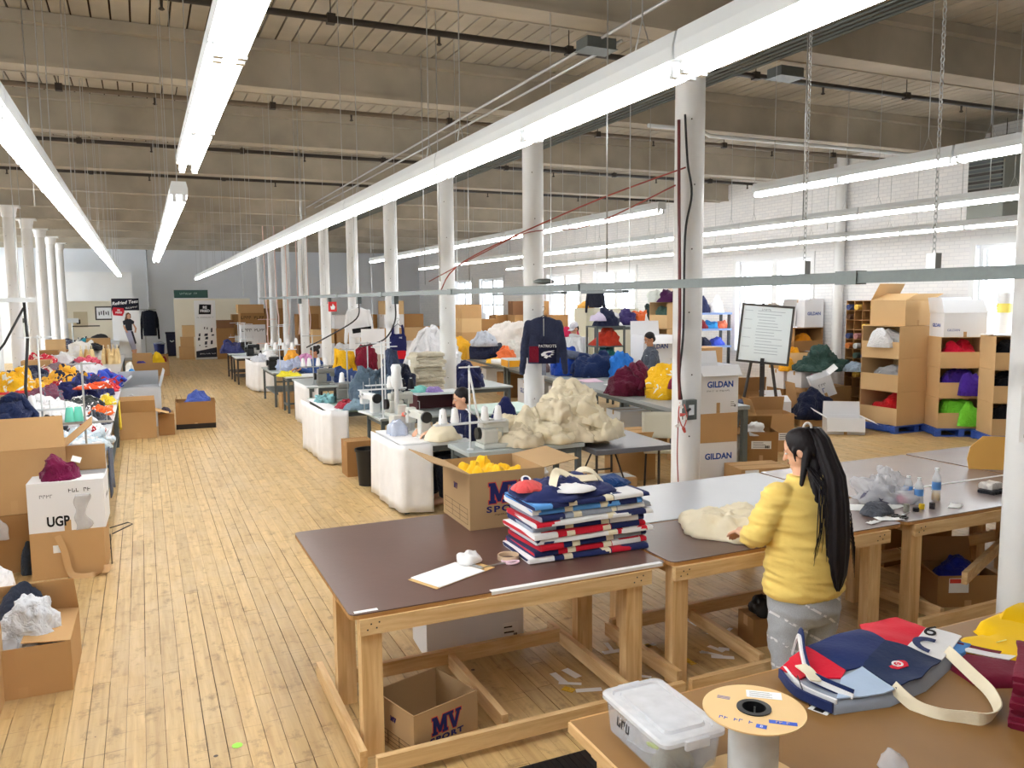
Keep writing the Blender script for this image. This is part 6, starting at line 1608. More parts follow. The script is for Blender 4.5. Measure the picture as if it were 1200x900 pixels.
def bin_(loc, label, m, r=.17, h=.5):
    t = thing('waste_bin', label, 'bin', loc)
    MB().lathe([(r * .8, 0), (r, h), (r * .96, h), (r * .78, .02)], 20, cap=False).lathe([(r * .8, 0), (r * .8, .02)], 20).build('tub', m, t, sharp=40); MB().lathe([(r, h - .03), (r * 1.08, h - .03), (r * 1.08, h), (r * .96, h), (r, h - .03)], 20, cap=False).build('rim', m, t, sharp=40); return t
bin_((2.72, 10.75, 0), 'dark bin behind the nearest white drape', M_BLACK)
# cream folded tote stack
leg_table('sewing_table', 'grey table carrying the tall cream tote stack', (4.32, 13.35, 0), .88, .9, .83, top=M_TTOP)
for i in range(13):
    folded('canvas_bag', 'folded cream tote, %s from the bottom of the tall stack by the third column' % ORD[i], 'tote bag', (4.42 + .03 * math.sin(i * 2.1), 13.25 + .03 * math.cos(i * 1.7), .832 + .06 * i), .50, .42, .066, fab(206, 198, 178), R(6 * math.sin(i * 1.3)), 'tall cream tote stack', 300 + i)
# station 3
leg_table('sewing_table', 'grey sewing table behind the second white drape', (3.30, 13.25, 0), 1.5, 1.9, .83, top=mat('green_tinted_top', (150, 178, 168), .4))
hang_cloth('table_drape', 'white cloth hanging from the second draped sewing table, shorter end', [(2.40, 14.0), (2.44, 12.42), (2.54, 12.24), (2.80, 12.2)], .02, .84, 5)
top_cloth('white cloth over the top of the second draped sewing table', 2.5, 2.72, 12.3, 14.0, .831, 6)
stand((2.95, 12.85, .832), .92, .12, 'grey thread stand with a single white cone at the second drape', .28, .36, M_STEEL); stand((3.35, 13.1, .832), 1.0, .2, 'steel thread stand at the third station', .36, .34, M_STEEL)
cones([(2.86, 12.85), (3.25, 13.1), (3.48, 13.1), (3.62, 13.1)], M_WC, 1.20, 'at the third station')
machine((3.05, 13.35, .832), R(170), 'grey overlock machine among denim at the third station', met(150, 152, 148), 1.1)
SEW = [
    (3.32, 12.62, 0.832, 0.40, 0.30, 0.62, (78, 96, 112), 'slate blue denim heap draped at the third station'),
    (3.62, 12.70, 0.832, 0.20, 0.24, 0.78, (56, 68, 92), 'tall dark denim jackets behind the slate heap'),
    (3.1, 12.35, 0.832, 0.34, 0.14, 0.14, (120, 144, 160), 'light denim at the front edge of the third station'),
    (2.90, 12.62, 0.832, 0.22, 0.2, 0.09, (150, 40, 56), 'dark red garment in front of the slate heap'),
    (2.74, 13.5, 0.832, 0.19, 0.21, 0.14, (120, 170, 176), 'teal cloth by the grey thread stand'),
    (3.9, 12.9, 0.832, 0.2, 0.25, 0.62, (34, 38, 60), 'navy denim at the back of the third station'),
    (3.75, 16.9, 0.832, 0.38, 0.3, 0.25, (60, 80, 130), 'blue garment behind the thread cones of the fourth station'),
    (4.0, 17.7, 0.832, 0.28, 0.28, 0.60, (244, 190, 40), 'big yellow garment heap at the fourth station'),
    (4.45, 17.6, 0.832, 0.26, 0.28, 0.70, (130, 30, 50), 'maroon jersey heap with white letters at the fourth station'),
    (4.25, 12.95, 0.834, 0.16, 0.12, 0.12, (244, 180, 40), 'small yellow garment by the cream tote stack'),
    (3.30, 20.4, 0.832, 0.34, 0.32, 0.28, (186, 196, 224), 'pale blue heap on the fifth station'),
    (3.45, 21.2, 0.832, 0.22, 0.24, 0.42, (240, 170, 60), 'orange yellow heap behind the far seated worker'),
    (3.75, 21.0, 0.832, 0.20, 0.22, 0.34, (226, 160, 210), 'pink heap behind the far seated worker'),
    (2.72, 28.3, 0.832, 0.42, 0.4, 0.34, (60, 64, 110), 'navy and white heap on the farthest sewing table'),
    (2.98, 18.7, 0.832, 0.28, 0.22, 0.07, (240, 226, 60), 'yellow flat cloth on the white topped table'),
    (2.95, 23.6, 0.832, 0.22, 0.3, 0.16, (206, 210, 220), 'pale heap on the third drape'),
    (5.05, 14.9, 0.832, 0.42, 0.4, 0.30, (120, 124, 130), 'grey cloth spread over the table behind the navy tank top'),
    (5.4, 15.3, 0.832, 0.36, 0.4, 0.55, (206, 200, 188), 'cream folded cloth mound right of the navy tank top'),
    (5.7, 14.6, 0.832, 0.30, 0.33, 0.45, (40, 44, 84), 'navy garment pile near the third column'),
    (5.75, 16.5, 0.832, 0.62, 0.5, 0.95, (236, 236, 240), 'white garment mound near the third column'),
    (6.25, 16.8, 1.2, 0.30, 0.3, 0.55, (240, 180, 50), 'yellow garment on the right of the white mound'),
]
for i, (x, y, zz, rx, ry, h, c, lab) in enumerate(SEW): heap('garment', lab, 'clothes', (x, y, zz), rx, ry, h, fab(*c), 400 + i, n=(40, 14), fold=.5, power=3, flat=.6, sleeves=2)
leg_table('sewing_table', 'dark framed table with grey cloth and mounds beyond the third column', (5.62, 15.6, 0), 1.8, 2.6, .83, top=M_TTOP)
# station 4
leg_table('sewing_table', 'grey sewing table behind the short white drape', (3.75, 17.0, 0), 1.7, 1.9, .83, top=M_TTOP)
hang_cloth('table_drape', 'short white cloth hanging at the fourth sewing table', [(2.86, 17.4), (2.88, 16.2), (3.1, 16.05)], .02, .84, 9)
stand((3.1, 16.5, .832), 1.0, .2, 'steel thread stand at the fourth station', .36, .35, M_STEEL); cones([(2.9, 16.5), (3.02, 16.5), (3.2, 16.5), (3.35, 16.5)], M_WC, 1.20, 'at the fourth station')
machine((3.3, 16.35, .832), R(175), 'grey machine head at the fourth station', met(150, 152, 148), 1.1)
# station 5 with the far worker
leg_table('sewing_table', 'white topped table with yellow cloth before the far worker', (3.25, 18.8, 0), .8, .7, .83, top=M_LWHITE)
leg_table('sewing_table', 'grey sewing table with steel shelf at the fifth station', (3.35, 20.7, 0), 1.2, 2.0, .83, top=M_TTOP, shelf=.3)
worker('far seated worker in blue with black hair bun among the sewing stations', (3.78, 19.6, 0), R(105), fab(56, 84, 140), HAIR, SKIN2, True, (-6, -20), 1.08, reach=.46, handz=.92, bun=True)
chair((3.95, 19.65, 0), R(105), 'dark chair of the far seated worker', M_BLACK)
carton((3.12, 19.5, 0), .5, .45, .36, 'small brown carton under the white topped table', 0, None, M_KRAFT)
stand((3.0, 20.2, .832), 1.1, .25, 'pale thread stand at the fifth station', .4, .5); stand((3.3, 21.4, .832), 1.1, .25, 'pale thread stand at the rear of the fifth station', .4, .55)
cones([(2.7, 20.2), (2.9, 20.2), (3.1, 20.2), (3.3, 20.2)], M_WC, 1.345, 'at the fifth station'); cones([(3.0, 21.4), (3.2, 21.4), (3.4, 21.4), (3.6, 21.4)], M_WC, 1.395, 'at the rear of the fifth station')
machine((2.95, 20.6, .832), R(180), 'black and white machine at the fifth station', M_BLACK, 1.1)
# station 6
leg_table('sewing_table', 'table behind the farthest white drape', (3.5, 24.2, 0), 1.3, 1.6, .83, top=M_LWHITE)
hang_cloth('table_drape', 'farthest white cloth hanging round a table end by the aisle', [(2.70, 24.8), (2.74, 23.6), (2.85, 23.2), (3.15, 23.0), (3.3, 23.2)], .03, .85, 14)
stand((3.2, 23.6, .832), 1.2, .25, 'pinkish thread stand at the farthest drape', .3, .5, plas(236, 200, 188)); machine((3.3, 24.4, .832), R(180), 'white machine behind the farthest drape', M_MACH, 1.2)
heap('machine_cover', 'white padded machine cover on the farthest draped table', 'cover', (3.25, 23.7, .85), .26, .24, .3, M_CLOTHW, 431, n=(24, 9))
for i, (x, y) in enumerate(((3.0, 26.3), (3.0, 28.2))):
    leg_table('sewing_table', ('dark legged machine table, second farthest by the aisle', 'dark legged machine table, farthest by the aisle')[i], (x, y, 0), .95, 1.2, .83, top=M_LWHITE, frame=M_IRON, shelf=.22)
    machine((x + .1, y, .832), R(180), ('black machine on the second farthest table', 'black machine on the farthest table')[i], M_BLACK, 1.2); machine((x + .12, y + .42, .832), R(180), ('white machine on the second farthest table', 'white machine on the farthest table')[i], M_MACH, 1.1)
    stand((x - .1, y + .2, .832), 1.0, .25, ('white thread stand on the second farthest table', 'white thread stand on the farthest table')[i], .3, .5)

# hanging garments on the columns
def garment(name, label, cat, loc, rz, m, w=.46, h=.62, sleeves='long', seed=0, group=None, thick=.07):
    """garment on a hanger: fused shell, hanger hook"""
    t = thing(name, label, cat, loc, rz, group)
    b = MB(); x = w / 2
    b.loft([[(a * xx, yy * thick, z) for a, yy in ((-1, 0), (-.8, -.4), (-.3, -.55), (.3, -.55), (.8, -.4), (1, 0), (.8, .4), (.3, .5), (-.3, .5), (-.8, .4))] for z, xx in ((-h, x * .92), (-h * .7, x * .95), (-h * .35, x * .95), (-.13, x * .98), (-.04, x * .72), (0, x * .34))])
    if sleeves is None:
        b = MB(); b.loft([[(a * xx, yy * thick, z) for a, yy in ((-1, 0), (-.8, -.4), (-.3, -.55), (.3, -.55), (.8, -.4), (1, 0), (.8, .4), (.3, .5), (-.3, .5), (-.8, .4))] for z, xx in ((-h, x * .92), (-h * .7, x * .95), (-h * .45, x * .9), (-.20, x * .72))])
        for s in (-1, 1): cap_(b, (s * x * .58, 0, -.22), (s * x * .48, 0, -.02), .030, .024, 10)
    if sleeves == 'long':
        for s in (-1, 1):
            cap_(b, (s * x * .86, 0, -.10), (s * (x + .03), .0, -.42), .062, .052, 12, .6, (0, 1, 0)); cap_(b, (s * (x + .03), 0, -.42), (s * (x + .06), 0, -h - .12), .052, .042, 12, .6, (0, 1, 0))
    fuse(b, 'cloth_shell', m, t, .012, 2, .006, (10, 10, 7), seed)
    MB().tube([(-x * .6, .02, -.07), (0, .02, .02), (x * .6, .02, -.07)], .008, 6).tube([(0, .02, .02), (0, .02, .08), (.03, .02, .11), (.02, .02, .14), (-.015, .02, .135)], .004, 6).build('hanger', M_BLACK, t)
    return t
t = garment('sweatshirt', 'navy zip sweatshirt with team print hanging on the second full column', 'sweatshirt', (5.03, 10.00, 2.26), R(-24), fab(52, 58, 82), .48, .64, seed=2)
MB().box(-.005, .005, -.046, -.042, -.26, -.02).build('zip', M_STEEL, t); MB().box(-.2, -.06, -.049, -.045, -.62, -.40).build('red_panel', fab(120, 24, 44), t)
pr = MB().box(-.07, .17, -.052, -.046, -.64, -.36).build('print_panel', fab(24, 26, 52), t)
text(t, 'PATRIOTS', .055, (.05, -.054, -.40), FRONT, M_CLOTHW, ext=.001, offset=.001)
def star(t, loc, s, m1, m2):
    hd = [(-.9, .12), (-.5, .42), (.2, .55), (1.0, .62), (.55, .38), (1.0, .35), (.5, .15), (.9, .05), (.35, -.1), (.55, -.3), (.1, -.25), (-.1, -.5), (-.5, -.35), (-.35, -.15), (-.8, -.15)]
    outline(t, [[(x * s, y * s) for x, y in hd]], m1, loc, FRONT, 'team_emblem', .001); outline(t, [[(x * s * .5 + .02, y * s * .45 + .01) for x, y in hd]], m2, Vector(loc) + Vector((0, -.001, 0)), FRONT, 'team_emblem', .001)
star(t, (.05, -.054, -.52), .10, M_CLOTHW, fab(40, 44, 90))
MB().box(-.03, .03, -.056, -.052, -.80, -.64).build('striped_hem', fab(130, 136, 150), t)
t = garment('tank_top', 'navy and red tank top hanging on the fourth full column', 'tank top', (5.05, 17.08, 1.98), R(-20), fab(34, 36, 84), .40, .58, None, 4)
MB().box(-.17, .17, -.05, -.044, -.74, -.56).build('red_hem', fab(206, 30, 40), t); MB().box(-.18, .18, -.04, .03, -.96, -.72).build('jersey_skirt', fab(46, 50, 96), t); text(t, 'NE', .05, (.06, -.046, -.28), FRONT, M_CLOTHW, ext=.001)
t = garment('sweatshirt', 'white hooded sweatshirt with black sleeve band on the fifth full column', 'sweatshirt', (5.05, 20.55, 2.32), R(-18), fab_s(236, 237, 240), .56, .75, seed=6)
MB().box(-.24, .24, -.06, .05, -.62, -.50).build('black_band', fab(30, 30, 34), t).rotation_euler = (0, R(-8), 0)
t = thing('cap_hook', 'small white peg board hanging under the rail by the fifth column', 'board', (4.9, 18.6, 1.35)); MB().box(-.28, .28, 0, .02, -.1, .5).build('board', M_PAPER, t); MB().lathe([(.04, 0), (.04, .02)], 10).build('knob', M_BLACK, t)
MB().tube([(0, .01, .5), (0, .01, 4.12)], .005, 5).build('support_wire', M_STEEL, t)
t = thing('exit_sign', 'red fire sign hung under the rail far down the row', 'sign', (3.4, 15.9, 2.40)); MB().tube([(0, .01, .08), (0, .01, .2)], .006, 5).build('hanger_wire', M_STEEL, t); MB().box(-.08, .08, 0, .02, -.1, .09).build('plate', plas(206, 40, 44, .5), t); outline(t, [[(-.03, -.06), (.035, -.06), (.05, -.01), (.0, .06), (-.01, .0), (-.045, .01)]], M_LWHITE, (0, -.001, 0), FRONT, 'flame_symbol', .001)
# cords and box on the first full column
pipe('air_hose', 'dark red hose running down the aisle side of the nearest full column', [(4.78, 6.60, 4.2), (4.785, 6.585, 3.3), (4.80, 6.575, 2.4), (4.79, 6.57, 1.9), (4.81, 6.57, 1.5)], .016, plas(110, 44, 46), 'hose', 8)
pipe('power_cable', 'black cable running down the nearest full column beside the hose', [(4.83, 6.57, 4.25), (4.86, 6.56, 3.8), (4.91, 6.555, 3.5), (4.845, 6.565, 3.1), (4.84, 6.565, 2.2), (4.80, 6.565, 1.75), (4.83, 6.565, 1.5)], .011, M_BLACK, 'cable', 6)
pipe('power_cable', 'thin red cable continuing to the floor along the nearest full column', [(4.80, 6.57, 1.4), (4.79, 6.57, .9), (4.83, 6.565, .3), (4.82, 6.57, .02)], .006, plas(170, 96, 96), 'cable', 6)
t = thing('outlet_box', 'grey outlet box with cords on the nearest full column', 'outlet box', (4.90, 6.55, 1.40)); MB().box(-.07, .07, -.05, .012, -.10, .10).build('box_body', M_GALV, t, bevel=.006); MB().box(-.03, .03, -.056, -.05, -.05, .05).build('socket_plate', M_LWHITE, t)
t = thing('plug_cluster', 'tangle of red and white plugs beside the outlet box', 'plug', (4.80, 6.52, 1.36))
for k, (dx, dz, c) in enumerate(((-.03, 0, (206, 70, 60)), (.02, -.05, (232, 228, 224)), (-.05, -.10, (232, 228, 224)), (.0, -.13, (196, 80, 70)), (.04, .03, (40, 40, 44)), (-.02, .07, (232, 228, 224)))):
    MB().tube([(dx, -.02 - .01 * (k % 2), dz), (dx + .05 * math.cos(k * 1.7), -.03, dz + .05 * math.sin(k * 1.7))], [.018, .012], 8).build('plug', plas(*c, .4), t, sharp=50)
MB().tube(spline([(-.03, -.01, .12), (-.06, -.03, 0), (-.02, -.05, -.12), (.04, -.03, -.02), (.02, -.01, .1)]), .006, 6).build('cord', plas(190, 90, 80), t, smooth=True)
t = thing('notice', 'white notice with rows of small red and black pictures on the nearest column', 'notice', (4.885, 3.12, 1.78), R(-52))
MB().box(-.07, .07, -.028, -.024, -.17, .17).build('sheet', M_PAPER, t)
m = MB()
for r_ in range(6):
    for c_ in range(2): m.box(-.045 + .055 * c_, -.02 + .055 * c_ + .01 * (r_ % 2), -.030, -.028, .12 - .052 * r_, .14 - .052 * r_)
m.build('print', ink(60, 30, 40), t)

# ------------------------------------------------------------------ long grey sorting tables and the people behind them
GA = R(-7.2)
for i, (x, y, ln) in enumerate(((7.83, 11.6, 4.2), (8.37, 15.85, 4.2), (8.92, 20.2, 4.3))):
    leg_table('sorting_table', ('long grey sorting table nearest the viewer, under the yellow jerseys', 'middle grey sorting table under the blue bags', 'farthest grey sorting table')[i], (x, y, 0), 1.25, ln, .9, GA, top=mat('grey_table_top', (150, 156, 158), .4, .06, 5), frame=mat('grey_green_frame', (96, 104, 104), .5), thick=.06, leg=.08, group='grey sorting tables', bars=False)
GREY = [
    (7.50, 11.55, 0.902, 0.42, 0.42, 0.44, (92, 22, 48), 'maroon jersey heap on the near grey table'),
    (7.85, 10.85, 0.902, 0.46, 0.48, 0.50, (246, 190, 36), 'yellow jersey heap with white stripes on the near grey table'),
    (8.60, 14.60, 0.902, 0.60, 0.40, 0.42, (28, 44, 84), 'big navy bag slumped on the middle grey table'),
    (8.15, 15.2, 0.902, 0.34, 0.3, 0.62, (36, 74, 170), 'bright blue bag at the left of the navy one'),
    (8.95, 14.25, 0.902, 0.3, 0.26, 0.48, (46, 120, 206), 'sky blue bag at the right of the navy one'),
    (8.40, 16.3, 0.902, 0.40, 0.36, 0.42, (236, 238, 242), 'white garment bundle in front of the man with a cap'),
    (7.95, 16.2, 0.902, 0.30, 0.36, 0.24, (110, 90, 90), 'patterned garments behind the hanging sweatshirt'),
    (8.55, 20.6, 0.902, 0.50, 0.5, 0.50, (38, 42, 66), 'navy garment pile on the farthest grey table'),
    (8.45, 20.4, 1.25, 0.34, 0.3, 0.32, (190, 196, 208), 'pale grey garment on the navy pile'),
    (8.75, 19.6, 0.902, 0.26, 0.3, 0.3, (230, 120, 70), 'orange garment beside the navy pile'),
    (9.1, 19.8, 0.902, 0.26, 0.3, 0.5, (226, 226, 220), 'cream bag behind the orange garment'),
    (8.2, 18.9, 0.902, 0.3, 0.3, 0.1, (240, 190, 50), 'yellow cloth at the edge of the farthest grey table'),
]
for i, (x, y, zz, rx, ry, h, c, lab) in enumerate(GREY): heap('garment', lab, 'clothes', (x, y, zz), rx, ry, h, fab(*c, second=(236, 234, 230), share=.16) if i == 1 else fab(*c), 500 + i, n=(48, 16), fold=.45, power=3, flat=.6, sleeves=2)
for i, (x, y, z) in enumerate(((7.95, 10.42, 1.12), (7.62, 10.52, 1.08), (8.1, 10.6, 1.2))): heap('jersey_stripe', 'white and maroon striped sleeve on the yellow jersey heap, %s from the column' % ORD[2 - i], 'clothes', (x, y, z), .14, .1, .2, fab(236, 232, 226) if i != 1 else fab(120, 30, 56), 520 + i, n=(22, 8))
t = thing('fabric_roll', 'grey fabric roll lying over the blue bags', 'fabric roll', (8.45, 14.7, 1.30), R(-30)); MB().tube([(-.55, 0, .08), (.35, 0, -.10)], .09, 14).build('roll', fab(84, 92, 112), t, sharp=50); MB().tube([(-.56, 0, .082), (-.55, 0, .08)], .04, 10).build('core', fab(40, 80, 170), t)
sheet('pink_sheets', lambda u, v: (7.68 + u * .36 + v * .1, 13.5 + v * .5 - u * .08, .915 + .02 * u * v), 6, 6, .01, fab(238, 206, 226), 'pink paper sheets at the edge of the middle grey table', 'paper'); sheet('white_sheets', lambda u, v: (7.72 + u * .5 + v * .1, 12.55 + v * .5 - u * .08, .91 + .008 * u), 6, 6, .008, M_PAPER, 'white paper sheets next to the maroon jersey heap', 'paper')
t = thing('storage_tray', 'clear tray with orange yellow contents on the farthest grey table', 'tray', (8.05, 17.6, .902), GA)
MB().box(-.22, .22, -.3, .3, 0, .012).box(-.22, .22, -.3, -.29, 0, .2).box(-.22, .22, .29, .3, 0, .2).box(-.22, -.21, -.3, .3, 0, .2).box(.21, .22, -.3, .3, 0, .2).build('tray_body', M_LWHITE, t); MB().box(-.205, .205, -.312, -.302, .02, .17).box(-.232, -.222, -.28, .28, .02, .17).build('yellow_front', plas(240, 170, 20, .4), t)
sheet('white_pile', lambda u, v: (7.95 + u * .5, 17.95 + v * .8, 1.02 + .02 * noise.noise(Vector((u * 4, v * 4, 2)))), 8, 8, .11, M_CLOTHW, 'flat white cloth pile beside the yellow tray', 'cloth')
worker('man in a pale cap and light grey hoodie sorting at the grey tables', (9.42, 17.0, 0), R(105), fab(206, 208, 212), HAIR, SKIN, False, (0, -22), 1.14, handz=1.12, cap_m=fab(206, 204, 212), hood=fab(206, 208, 212), reach=.42)
worker('dark haired man in a charcoal pullover with a small chest logo', (9.08, 13.3, 0), R(75), fab(74, 80, 92), HAIR, SKIN2, False, (10, -24), 1.08, handz=1.10, logo=True, reach=.40)
heap('red_hat', 'pink red garment on a rack behind the man with the cap', 'clothes', (9.9, 18.2, 1.55), .24, .2, .35, fab(190, 40, 80), 530); carton((9.9, 18.2, 0), .7, .7, 1.54, 'tall grey carton behind the man with the cap', 0, None, M_GREYWALL)
for i, (x, y, w, d, h, m, lab) in enumerate(((7.75, 11.0, .5, .5, .52, M_KRAFT3, 'brown carton under the near grey table'), (7.95, 12.4, .6, .6, .5, M_GREYWALL, 'grey carton under the near grey table'), (7.55, 10.15, .42, .4, .62, M_KRAFT, 'brown carton with blue cloth at the near end under the grey table'), (8.3, 15.2, .7, .9, .62, M_WBOX, 'white carton under the middle grey table'), (8.25, 16.7, .7, .9, .66, M_WBOX, 'white printed carton under the middle grey table'), (8.8, 19.2, .7, .9, .6, M_KRAFT3, 'brown carton under the farthest grey table'), (8.9, 20.8, .7, .9, .62, M_WBOX, 'white carton under the farthest grey table'))):
    t = carton((x, y, 0), w, d, h, lab, GA, None, m)
    if m is M_WBOX: text(t, 'GILDAN', .14, (-w / 2 - .001, 0, h * .62), LEFT, BLUE_INK, offset=.003)
heap('blue_cloth', 'royal blue cloth on the carton at the near end of the grey table', 'cloth', (7.55, 10.15, .628), .2, .18, .14, fab(40, 60, 160), 540, n=(24, 8))
for i, (x, y, r_) in enumerate(((7.5, 13.6, .14), (7.6, 13.9, .12))): heap('bag', 'grey bag on the floor under the grey tables, %s from the viewer' % ORD[i], 'bag', (x, y, 0), .25, .25, .4, fab(120, 120, 124), 545 + i, n=(24, 9))
# behind the grey tables
t = carton((9.95, 14.6, 0), .72, .6, 1.02, 'tall white carton under a printed one behind the charcoal man', R(-6), None, M_WBOX); text(t, 'GILDAN', .13, (0, -.302, .3), FRONT, BLUE_INK)
t = carton((9.9, 14.55, 1.03), .70, .58, .70, 'white carton with brown flaps and blue print left of the charcoal man', R(-5), None, M_WBOX, {'front': 215, 'back': 95}); text(t, 'GILDAN', .13, (0, -.292, .46), FRONT, BLUE_INK, offset=.003)
t = thing('drawer_tower', 'stack of dark trays full of bright clothes behind the grey tables', 'shelf', (9.75, 16.2, 0), R(-5))
for z in (.5, .95, 1.4, 1.85): MB().box(-.36, .36, -.3, .3, z, z + .03).build('tray', M_DGREY, t)
for sx in (-.34, .34):
    for sy in (-.28, .28): MB().box(sx - .02, sx + .02, sy - .02, sy + .02, 0, 1.88).build('post', M_DGREY, t)
for i, (z, c, lab) in enumerate(((1.43, (196, 60, 40), 'red orange clothes in the dark tray tower'), (1.88, (40, 44, 70), 'dark clothes on top of the tray tower'), (.98, (40, 110, 110), 'teal clothes in the dark tray tower'))): heap('clothes', lab, 'clothes', (9.75, 16.15, z), .32, .26, .36, fab(*c), 550 + i, n=(28, 10), fold=.8)
heap('clothes', 'lilac clothes end on top of the tray tower', 'clothes', (9.5, 16.1, 2.0), .2, .2, .22, fab(200, 190, 214), 555, n=(24, 8))
leg_table('side_table', 'grey side table with colourful clothes in front of the lockers', (10.9, 17.0, 0), 1.6, .8, 1.86, R(-5), top=M_TTOP)
for i, (x, c, lab) in enumerate(((10.3, (232, 232, 238), 'white and purple clothes on the side table'), (10.75, (60, 50, 100), 'purple clothes on the side table'), (11.15, (226, 110, 60), 'orange and green clothes on the side table'), (11.5, (40, 60, 60), 'dark green clothes at the end of the side table'))): heap('clothes', lab, 'clothes', (x, 16.95, 1.862), .30, .26, .30 if i < 2 else .42, fab(*c), 560 + i, n=(28, 9), fold=.8)
for i, (y, w) in enumerate(((22.2, .8), (20.55, 1.7))):
    t = thing('locker', ('narrow beige locker by the windows', 'wide beige locker by the windows')[i], 'locker', (12.7, y, 0)); MB().box(-.25, .25, -w / 2, w / 2, 0, 2.22).build('case', mat('beige_locker', (196, 194, 176), .5, .03, 4), t, bevel=.006)
    for k in range(2 if i else 1): MB().box(-.262, -.25, -w / 2 + .02 + k * w / 2, -w / 2 + (w / (2 if i else 1)) - .02 + k * w / 2, .05, 2.17).build('door', mat('beige_locker_door', (204, 202, 184), .5, .03, 4), t); MB().box(-.275, -.262, -.02 + k * .1, .0 + k * .1, 1.0, 1.2).build('handle', M_STEEL, t)
t = garment('jacket', 'black jacket with a spread sleeve hanging in the bright window above the lockers', 'jacket', (12.4, 21.2, 2.86), R(-60), fab(28, 30, 44), .5, .62, 'long', 8)
MB().tube([(12.4, 21.2, 2.99), (12.4, 21.2, ZC)], .004, 5).build('hanging_line', M_STEEL); tag(bpy.data.objects['hanging_line'], 'line holding the black jacket in the window', 'wire')
heap('yellow_box_pile', 'small orange and yellow pile on the narrow locker', 'object', (12.65, 22.2, 2.222), .2, .34, .2, fab(214, 160, 70), 570, n=(20, 7))
for k in range(4):
    rack_box((11.1, 15.6, .02 + .60 * k), .62, .7, .585, 'left', 'picking carton of the stack right of the charcoal man, %s from the floor' % ORD[k], ('red cloth inside the carton right of the charcoal man, level one', 'red cloth inside the carton right of the charcoal man, level two', '', 'dark green cloth inside the top carton right of the charcoal man')[k], (fab(200, 30, 40), fab(206, 40, 44), M_KRAFT, fab(60, 86, 76))[k], 580 + k, 'picking cartons by the man')
for i, (dx, dy, c, lab) in enumerate(((-.15, -.2, (70, 30, 70), 'plum cloth on top of the carton stack by the column'), (.1, .1, (226, 206, 190), 'cream and pink cloth on top of the carton stack by the column'), (-.1, .3, (214, 220, 214), 'white cloth on top of the carton stack by the column'))): heap('clothes', lab, 'clothes', (11.1 + dx, 15.6 + dy, 2.412), .25, .24, .24, fab(*c), 590 + i, n=(26, 9), fold=.7)
heap('white_garment', 'white garments hanging beside the carton stack by the charcoal man', 'clothes', (10.72, 16.0, 0), .16, .16, 2.15, M_CLOTHW, 595, n=(24, 12), power=4)
# far cartons along the windows
fc = random.Random(31); FARC = []
def far_carton(x, y, z, w, d, h, m, lab, rz=0): FARC.append(carton((x, y, z), w, d, h, lab, rz, 'far carton stacks', m))
for k in range(5): far_carton(10.2, 26.0, .47 * k, .72, .6, .462, (M_KRAFT, M_KRAFT2)[k % 2], 'brown carton with bright stickers, %s from the floor in the far stack' % ORD[k])
for k in range(4): far_carton(11.0, 26.3, .46 * k, .68, .6, .452, (M_KRAFT2, M_KRAFT3)[k % 2], 'brown carton, %s from the floor in the stack right of the stickered one' % ORD[k])
for c in range(4):
    for k in range(5 if c in (1, 2) else 4):
        far_carton(11.9 + c * .5, 27.2 - c * .55, .49 * k, .62, .56, .48, (M_KRAFT3, M_KRAFT, mat('old_card', (130, 92, 62), .85))[(c + k) % 3], 'old brown carton, %s up in the %s column of the heap by the window' % (ORD[k], ORD[c]), R(fc.uniform(-9, 9)))
heap('white_bundle', 'huge pinkish white cloth bundle in front of the window cartons', 'cloth', (10.6, 23.6, 1.0), .75, .6, .95, fab(236, 230, 226), 601, n=(50, 16), fold=.6)
for k in range(2): far_carton(10.7, 23.4, .48 * k, .9, .8, .47, M_KRAFT, 'brown carton, %s beneath the pinkish white bundle' % ORD[k])
for c in range(8):
    x = 5.9 + c * .86; n_ = (3, 4, 4, 5, 4, 3, 4, 4)[c]
    for k in range(n_):
        far_carton(x, 29.5 + (c % 3) * .3, .5 * k, .76, .66, .49, (M_KRAFT, M_KRAFT3, M_KRAFT2, M_WBOX)[(c * 2 + k * 3) % 4 if k else 0], 'carton, %s up in the %s stack of the row behind the far columns' % (ORD[k], ORD[c]), R(fc.uniform(-5, 5)))
for i, (x, y, c) in enumerate(((6.3, 28.3, (226, 226, 230)), (7.6, 28.2, (200, 190, 180)), (8.9, 27.6, (236, 236, 240)))): heap('garment', ('white garment mound before the far carton row, at its left', 'cream garment mound before the far carton row', 'white garment mound before the far carton row, at its right')[i], 'clothes', (x, y, 0), .6, .5, 1.2, fab(*c), 610 + i, n=(32, 12))
